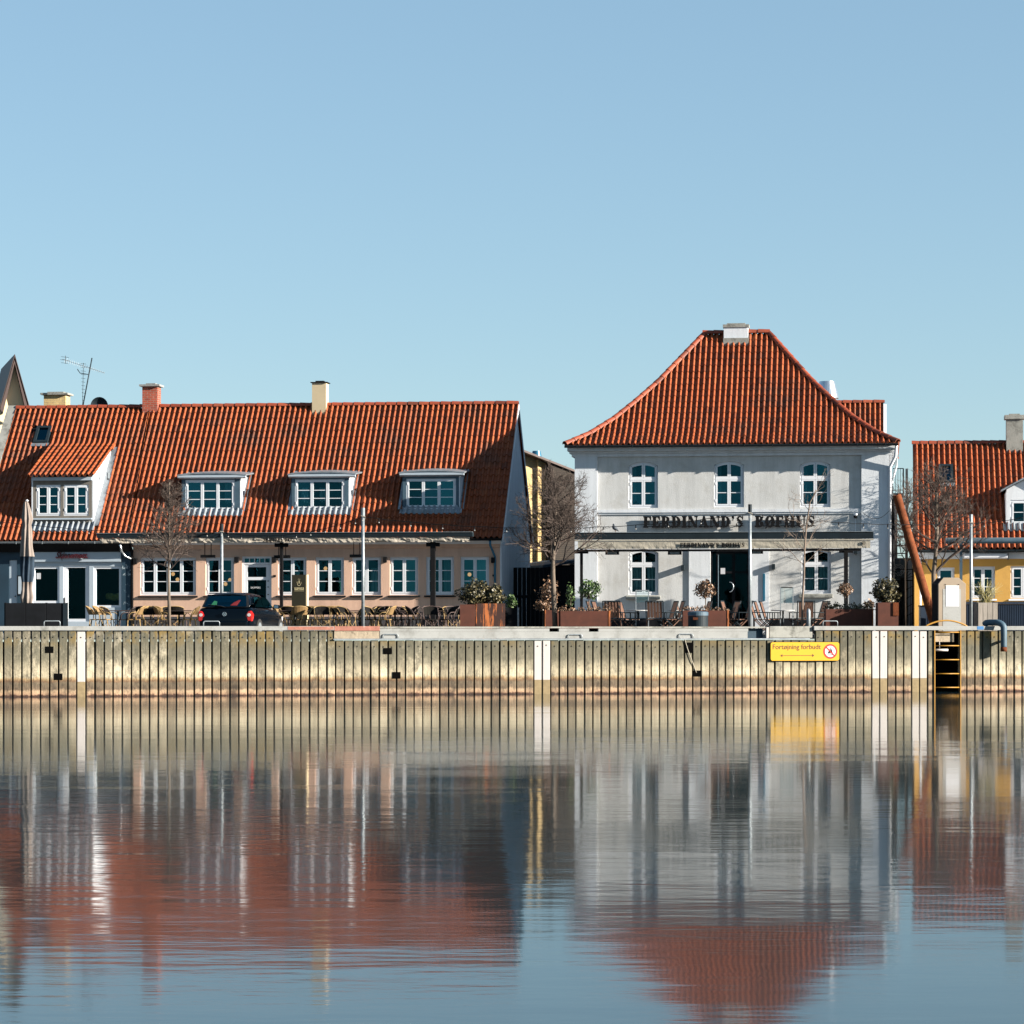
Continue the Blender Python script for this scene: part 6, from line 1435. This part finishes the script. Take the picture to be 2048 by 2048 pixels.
m.box(cx - .012, cx + .012, -.008, -.001, Zb(1167), Zb(1161)); m.box(cx - .04, cx + .04, -.008, -.001, Zb(1158.6), Zb(1158.1)); m.build('emblem', M['gold'], t)
# ------------------------------------------------------------------ chairs and tables
def bistro_chair(name, label, dark, fmat='rattan'):
    t = thing(name, label, 'chair', (0, 0, 0), 0); fm = M[fmat]; wv = M['weave_dark' if dark else 'weave_tan']
    # seat towards -y is the front; the back leans to +y
    m = MB(); m.prismz(rrect(-.21, .21, -.20, .20, .09), .435, .465); m.build('seat', wv, t)
    vs = []; n = 10
    for i in range(n + 1):
        a = R(200 - 220 * i / n) ; x = .235 * cos(a); yy = .10 + .13 * sin(a)
        for k in range(4): z = .60 + .27 * k / 3 * (.62 + .38 * sin(pi * i / n)); vs.append((x * (1 + .02 * k), yy + .035 * k, z))
    m = MB(); m.add(vs, [(i * 4 + k, i * 4 + 4 + k, i * 4 + 5 + k, i * 4 + 1 + k) for i in range(n) for k in range(3)]); m.add([(p[0], p[1] + .012, p[2]) for p in vs], [(i * 4 + k, i * 4 + 1 + k, i * 4 + 5 + k, i * 4 + 4 + k) for i in range(n) for k in range(3)])
    m.build('backrest', wv, t)
    m = MB(); m.tube([vs[i * 4 + 3] for i in range(n + 1)], .014, 6); m.tube([(-.23, .06, .44), (-.245, .06, .60), vs[3]], .013, 6); m.tube([(.23, .06, .44), (.245, .06, .60), vs[n * 4 + 3]], .013, 6)
    m.tube([(-.22, -.16, .44), (-.26, -.14, .60), (-.26, -.06, .67), (-.245, .08, .68)], .012, 6); m.tube([(.22, -.16, .44), (.26, -.14, .60), (.26, -.06, .67), (.245, .08, .68)], .012, 6); m.build('frame', fm, t, smooth=True)
    for sx in (-1, 1):
        MB().tube([(sx * .19, -.18, .44), (sx * .22, -.21, 0)], .014, 6).build('leg', fm, t, smooth=True)
        MB().tube([(sx * .20, .17, .46), (sx * .21, .20, .25), (sx * .225, .26, 0)], .014, 6).build('leg', fm, t, smooth=True)
    m = MB(); m.tube([(-.205, -.19, .22), (.205, -.19, .22)], .009, 5); m.tube([(-.205, .21, .20), (.205, .21, .20)], .009, 5)
    m.tube([(-.20, .19, .42), (0, .205, .22), (.20, .19, .42)], .009, 5); m.tube([(-.20, -.185, .42), (0, -.195, .24), (.20, -.185, .42)], .009, 5); m.build('stretcher', fm, t)
    return t
def slat_chair(name, label):
    t = thing(name, label, 'chair', (0, 0, 0), 0); fm = M['darksteel']; wv = M['teak']
    m = MB(); 
    for i in range(5): m.box(-.24, .24, -.22 + i * .088, -.22 + i * .088 + .07, .44, .46)
    m.build('seat', wv, t)
    m = MB()
    for i in range(5): x = -.22 + i * .092; m.bar((x + .035, .22, .50), (x + .035, .36, .98), .075, .018)
    m.build('backrest', wv, t)
    m = MB()
    for sx in (-.26, .26): m.bar((sx, .20, .44), (sx, .37, 1.0), .03, .03); m.bar((sx, -.22, .66), (sx, .28, .66), .045, .025); m.bar((sx, -.20, .44), (sx, -.20, .66), .025, .025)
    m.bar((-.26, .37, 1.0), (.26, .37, 1.0), .03, .03); m.bar((-.26, -.21, .43), (.26, -.21, .43), .03, .02); m.bar((-.26, .2, .43), (.26, .2, .43), .03, .02); m.build('frame', fm, t)
    for sx in (-1, 1):
        MB().bar((sx * .25, .20, .44), (sx * .25, -.24, 0), .028, .028).build('leg', wv, t); MB().bar((sx * .25, -.20, .44), (sx * .25, .26, 0), .028, .028).build('leg', fm, t)
    return t
tan0 = bistro_chair('bistro_chair', 'x', False); drk0 = bistro_chair('bistro_chair', 'x', True); shd0 = bistro_chair('bistro_chair', 'x', True, 'brownwood'); sl0 = slat_chair('slatted_chair', 'x')  # the brown-framed dark chair has the terrace shade painted into its colours
firsts = {'t': tan0, 'd': drk0, 'b': shd0, 's': sl0}; usedf = set()
def chair(kind, px, d, deg, label, grp, sc=1.0, z=0.):
    p = wpos(px, d); p = (p[0], p[1], z)
    if kind not in usedf:
        usedf.add(kind); r = firsts[kind]; r.location = p; r.rotation_euler = (0, 0, R(deg)); r['label'] = label; r['group'] = grp; r.scale = (sc,) * 3; return
    dup(firsts[kind], p, R(deg), label, grp, (sc,) * 3)
g1 = 'rattan bistro chairs between the blue shop and the car'; g2 = 'rattan bistro chairs right of the car'; g3 = 'brown slatted chairs before the restaurant'
for a in [('t', 193, 93.6, 90, 'leftmost bistro chair with a tan woven back below the shop window'), ('t', 207, 93.0, 80, 'second bistro chair from the left with its tan back turned to the shop door'),
          ('t', 268, 93.0, -85, 'bistro chair with a sunlit tan back right of the first terrace table'), ('t', 277, 93.8, -92, 'tan bistro chair tucked behind the sunlit chair at the first table'),
          ('d', 301, 93.4, 15, 'dark backed bistro chair seen from behind left of the slim tree'), ('t', 316, 94.4, 160, 'tan bistro chair half hidden left of the slim tree trunk'),
          ('t', 327, 93.5, 100, 'tan bistro chair directly left of the slim tree trunk'), ('d', 352, 94.4, 185, 'dark bistro chair just right of the slim tree trunk'),
          ('t', 379, 93.2, -82, 'tan bistro chair left of the car bumper'), ('t', 392, 93.9, -88, 'tan bistro chair touching the left side of the car in view')]: chair(*a, g1)
for a in [('t', 566, 93.4, 75, 'tan bistro chair beside the car mirror'), ('d', 578, 94.3, 180, 'dark bistro chair behind the table by the thin awning post'), ('t', 598, 93.8, 190, 'tan bistro chair with a rounded back below the sign board'), ('d', 612, 93.2, -80, 'dark bistro chair right below the sign board'),
          ('d', 645, 92.8, 12, 'dark bistro chair seen squarely from behind right of the sign board'), ('t', 660, 93.6, 200, 'tipped tan bistro chair leaning beside the square backed dark chair'),
          ('d', 632, 94.2, 120, 'dark bistro chair half hidden behind the squarely seen chair'), ('d', 684, 93.4, 70, 'first of two dark bistro chairs left of the tall grey pole'), ('d', 694, 93.0, 60, 'second of two dark bistro chairs left of the tall grey pole'),
          ('t', 712, 94.0, -80, 'tan bistro chair immediately left of the tall grey pole'), ('d', 745, 93.4, 60, 'dark bistro chair immediately right of the tall grey pole'), ('d', 757, 94.0, -50, 'dark bistro chair second to the right of the tall grey pole'),
          ('t', 771, 93.2, -100, 'tan bistro chair with crossed back rods in the middle of the dark row'), ('b', 788, 94.0, 20, 'dark bistro chair in the shaded row below the sixth window'),
          ('b', 803, 93.3, 80, 'dark bistro chair in the shaded row left of the thick awning post'), ('b', 817, 94.1, -70, 'shaded bistro chair second left of the thick awning post'), ('b', 832, 93.2, 95, 'shaded bistro chair third from the thick awning post to the left'), ('b', 845, 94.0, -90, 'shaded bistro chair immediately left of the thick awning post'),
          ('b', 862, 93.0, 10, 'shaded bistro chair in front of the thick awning post'), ('b', 881, 93.8, 80, 'shaded bistro chair right of the thick awning post'), ('b', 897, 93.2, -60, 'shaded bistro chair between the thick post and the evergreen bush'), ('b', 912, 93.9, 30, 'shaded bistro chair partly under the evergreen bush')]: chair(*a, g2)
for a in [('s', 1199, 90.6, 80, 'leftmost brown slatted chair above the long left planter'), ('s', 1210, 91.2, 75, 'second brown slatted chair from the left above the long left planter'), ('s', 1226, 90.8, 170, 'brown slatted chair showing its broad back beside the orange planter corner'),
          ('s', 1243, 91.8, 70, 'brown slatted chair left of the round table, nearest the planter'), ('s', 1253, 92.4, 72, 'brown slatted chair directly left of the clear wind screen'), ('s', 1262, 93.0, 75, 'brown slatted chair under the left restaurant window'),
          ('s', 1311, 90.8, 172, 'dark backed slatted chair seen from behind right of the round table'), ('s', 1329, 91.4, -78, 'brown slatted chair with a sunlit side right of the dark backed chair'), ('s', 1343, 90.6, -82, 'brown slatted chair standing alone below the lamp shadow'),
          ('s', 1375, 92.0, 80, 'brown slatted chair behind the litter bin planter, left one'), ('s', 1397, 92.4, -80, 'brown slatted chair behind the litter bin planter, under the brown topiary'), ('s', 1453, 91.2, -75, 'brown slatted chair behind the right end of the litter bin planter'),
          ('s', 1468, 90.4, 75, 'left brown slatted chair before the entrance door'), ('s', 1479, 90.6, -85, 'right brown slatted chair before the entrance door'),
          ('s', 1524, 90.6, 78, 'sunlit brown slatted chair nearest right of the tall pole'), ('s', 1534, 91.3, 78, 'brown slatted chair second right of the tall pole'), ('s', 1545, 92.0, 78, 'brown slatted chair left of the black topped wind screen'),
          ('s', 1598, 91.6, -70, 'brown slatted chair directly left of the sapling trunk'), ('s', 1612, 91.0, 175, 'brown slatted chair behind the sapling and the silver bollard'), ('s', 1629, 91.5, -75, 'rightmost brown slatted chair left of the long greenery planter')]: chair(*a, g3, 1.0)
for i, px in enumerate((221, 251, 289, 341, 366, 589, 626, 673, 703, 733, 764, 796, 825, 853, 873, 904)):
    chair('b' if i % 3 else 'd', px, 94.9 + .25 * (i % 3), (75, -80, 170, 20)[i % 4], 'dark bistro chair in the back row, mostly hidden behind the front chairs', 'half hidden bistro chairs of the back row')
def table(px, d, wpx, label, top='tabletop', h=.74, round_=True, grp='terrace tables'):
    p = wpos(px, d); r = wpx / FPX * d / 2; t = thing('terrace_table', label, 'table', p, 0, grp)
    m = MB()
    if round_: m.lathe([(r - .01, h - .03), (r, h - .025), (r, h - .005), (r - .01, h)], n=28)
    else: m.box(-r, r, -.35, .35, h - .03, h)
    m.build('tabletop', M[top], t); MB().tube([(0, 0, .03), (0, 0, h - .03)], .03, 10).build('pedestal', M['darksteel'], t, smooth=True)
    m = MB(); 
    for i in range(4): a = pi / 4 + i * pi / 2; m.bar((0, 0, .03), (.27 * cos(a), .27 * sin(a), .015), .05, .03)
    m.build('foot', M['darksteel'], t)
table(236, 93.6, 62, 'long dark table between the leftmost bistro chairs', round_=False)
table(358, 94.0, 52, 'dark table right of the slim tree trunk', round_=False)
table(590, 94.0, 70, 'long dark table below the sign board', round_=False)
table(668, 94.2, 40, 'dark table behind the squarely seen bistro chair')
table(720, 94.4, 54, 'dark table behind the tall grey pole', round_=False)
table(790, 94.2, 60, 'dark table in the shaded row of bistro chairs', round_=False)
table(874, 94.3, 56, 'dark table between the thick post and the evergreen bush', round_=False)
table(1276, 91.8, 46, 'pale round table among the brown chairs under the left restaurant window', 'palegrey_top')
table(1352, 92.0, 30, 'pale topped table right of the lone slatted chair', 'palegrey_top')
table(1566, 91.3, 48, 'pale round table under the black topped wind screen', 'palegrey_top')
table(1508, 92.0, 24, 'small dark table right beside the tall pole')
# ------------------------------------------------------------------ parked car
RZ = -R(10); cp = wpos(450.5, 86.2)
car = thing('parked_car', 'dark blue hatchback parked on the quay with red rear lights', 'car', (cp[0], cp[1], GZ), RZ); car.scale = (1, 1, .93)
def loft(stations, mb):
    n = len(stations[0][1]); vs = [(x, y, z) for y, prof in stations for x, z in prof]
    mb.add(vs, [(i * n + k, (i + 1) * n + k, (i + 1) * n + (k + 1) % n, i * n + (k + 1) % n) for i in range(len(stations) - 1) for k in range(n)] + [tuple(range(n)), tuple(range((len(stations) - 1) * n, len(stations) * n))[::-1]])
def sec(hw, z0, zb, hwt):     # closed section: sill, bulge, shoulder, top
    h = [(hw * .90, z0), (hw * .97, z0 + .12), (hw, z0 + (zb - z0) * .55), (hw * .985, zb - .10), (hwt, zb - .02), (hwt * .7, zb)]
    return h + [(-x, z) for x, z in h[::-1]]
st = [(-.06, sec(.70, .42, .62, .60)), (.0, sec(.78, .30, .94, .74)), (.10, sec(.815, .22, .99, .76)), (.5, sec(.825, .20, 1.0, .76)), (1.5, sec(.83, .18, .98, .76)), (2.6, sec(.83, .18, .95, .76)), (3.1, sec(.82, .18, .91, .74)), (3.55, sec(.79, .2, .80, .68)), (3.85, sec(.70, .26, .66, .55)), (3.95, sec(.60, .34, .52, .45))]
m = MB(); loft(st, m); o = m.build('body', M['carpaint'], car, smooth=True); s_ = o.modifiers.new('s', 'SUBSURF'); s_.levels = 2; s_.render_levels = 2
def gsec(hw, z0, hwt, z1): return [(hw, z0), (hwt + (hw - hwt) * .45, z0 + (z1 - z0) * .55), (hwt, z1 - .07), (hwt * .82, z1 - .01), (hwt * .3, z1 + .01)] + [(-hwt * .3, z1 + .01), (-hwt * .82, z1 - .01), (-hwt, z1 - .07), (-(hwt + (hw - hwt) * .45), z0 + (z1 - z0) * .55), (-hw, z0)]
gst = [(.03, gsec(.745, .95, .735, 1.03)), (.17, gsec(.745, .95, .665, 1.20)), (.33, gsec(.745, .95, .61, 1.395)), (.7, gsec(.745, .95, .60, 1.425)), (1.4, gsec(.745, .95, .595, 1.44)), (2.0, gsec(.745, .94, .585, 1.40)), (2.5, gsec(.74, .93, .61, 1.20)), (2.95, gsec(.73, .90, .70, .98))]
m = MB(); loft(gst, m); o = m.build('greenhouse', M['carpaint'], car, smooth=True); s_ = o.modifiers.new('s', 'SUBSURF'); s_.levels = 1; s_.render_levels = 2
def patch(pts, name, mat, thick=.006, par=car):
    pts = [Vector(p) for p in pts]; nrm = (pts[1] - pts[0]).cross(pts[2] - pts[0]).normalized()
    m = MB(); n = len(pts); m.add([p for p in pts] + [p + nrm * thick for p in pts], [tuple(range(n, 2 * n)), tuple(range(n - 1, -1, -1))] + [(i, (i + 1) % n, n + (i + 1) % n, n + i) for i in range(n)])
    return m.build(name, mat, par)
# rear window (slightly proud of the body), seen from behind: x to the right
rw_ = [(-.63, .035, 1.00), (.63, .035, 1.00), (.55, .265, 1.34), (-.55, .265, 1.34)]
patch([(-.70, .028, .975), (.70, .028, .975), (.60, .285, 1.365), (-.60, .285, 1.365)], 'rear_window_seal', M['carblack'], .012)
rwp = patch([(p[0], p[1] - .016, p[2]) for p in rw_], 'rear_window', M['carglass'], .004)
patch([(.14, .034, 1.03), (.34, .034, 1.03), (.42, .15, 1.20), (.28, .15, 1.19)], 'red_jacket', M['redcloth'], .003)
patch([(-.44, .03, 1.03), (-.26, .03, 1.03), (-.27, .12, 1.16), (-.36, .13, 1.18)], 'green_print', M['greenpaper'], .003)
for sx in (1, -1):
    q = [(.752, .40, .99), (.752, 1.30, .985), (.668, 1.30, 1.30), (.655, .62, 1.30)]; q2 = [(.752, 1.36, .985), (.752, 2.42, .965), (.715, 2.30, 1.10), (.668, 1.95, 1.29), (.668, 1.36, 1.30)]
    for P_ in (q, q2):
        pp = [(sx * (p[0] + .014), p[1], p[2]) for p in P_]; pp = pp if sx > 0 else pp[::-1]; patch(pp, 'side_window', M['carglass'], .008)
P_ = [(-.60, 2.90, 1.00), (-.55, 2.12, 1.36), (.55, 2.12, 1.36), (.60, 2.90, 1.00)]; patch([(p[0], p[1] + .03, p[2] + .02) for p in P_[::-1]], 'windscreen', M['carglass'])
for sx in (1, -1):
    m = MB(); m.prism([(sx * .60, .56), (sx * .79, .54), (sx * .815, .74), (sx * .77, .87), (sx * .68, .85), (sx * .60, .72)], -.035, .16); l = m.build('rear_light', M['redlamp'], car, bevel=.02)
    disc(MB(), sx * .715, .74, .050, -.046, -.036, 20).build('reversing_lens', M['clearlamp'], l)
    m = MB(); m.prism([(sx * .52, .56), (sx * .72, .54), (sx * .74, .70), (sx * .56, .68)], 3.72, 3.80); m.build('headlight', M['clearlamp'], car, bevel=.01)
    m = MB(); m.prism([(sx * .80, .95), (sx * .99, .94), (sx * 1.0, 1.06), (sx * .84, 1.08)], 2.30, 2.42); l = m.build('wing_mirror', M['carpaint'], car, bevel=.02); MB().box(min(sx * .85, sx * .97), max(sx * .85, sx * .97), 2.29, 2.298, .965, 1.05).build('mirror_glass', M['bright'], l)
m = MB()
for P_ in _strip(_arc(0, .765, .062, .062, 0, 2 * pi, 20), _arc(0, .765, .050, .050, 0, 2 * pi, 20)): m.prism(P_, -.085, -.06)
for P_ in _rib([(-.032, .803, .012), (0, .76, .012), (.032, .803, .012)]) + _rib([(-.046, .783, .012), (-.022, .72, .012), (0, .757, .012), (.022, .72, .012), (.046, .783, .012)]): m.prism(P_, -.085, -.06)
m.build('emblem', M['bright'], car)
m = MB(); m.box(-.68, .68, -.10, .02, .34, .56); m.build('rear_bumper', M['carpaint'], car, bevel=.05)
m = MB(); m.box(-.26, .26, -.108, -.10, .25, .35); m.build('number_plate', M['paper'], car)
m = MB(); m.tube([(0, -.03, .98), (-.30, .02, 1.05)], .010, 6); m.tube([(-.05, .0, 1.0), (-.52, .04, 1.06)], .012, 5); m.build('rear_wiper', M['carblack'], car)
m = MB(); m.tube([(0, .55, 1.43), (0, .45, 1.52)], .007, 5); m.build('roof_aerial', M['carblack'], car)
m = MB(); m.prismx([(.22, 1.40), (.28, 1.425), (.42, 1.43), (.42, 1.40)], -.56, .56); m.build('roof_spoiler', M['carpaint'], car)
for sx in (1, -1):
    for y in (.72, 3.15):
        m = MB(); n = 24; x0, x1 = (.66, .835) if sx > 0 else (-.835, -.66)
        vs = [(x, y + r * cos(2 * pi * k / n), .31 + r * sin(2 * pi * k / n)) for x, r in ((x0, .30), (x0, .31), (x1, .31), (x1, .30)) for k in range(n)]
        m.add(vs, [(i * n + k, i * n + (k + 1) % n, (i + 1) * n + (k + 1) % n, (i + 1) * n + k) for i in range(3) for k in range(n)] + [tuple(range(n)), tuple(range(3 * n, 4 * n))])
        w_ = m.build('wheel', M['rubber'], car); xo = (.836 if sx > 0 else -.841)
        m = MB(); vs = [(xo + dx, y + r * cos(2 * pi * k / n), .31 + r * sin(2 * pi * k / n)) for dx in (0, .005) for r in (.20,) for k in range(n)]
        m.add(vs, [tuple(range(n)), tuple(range(n, 2 * n)), *[(k, (k + 1) % n, n + (k + 1) % n, n + k) for k in range(n)]]); m.build('rim', M['galv'], w_)
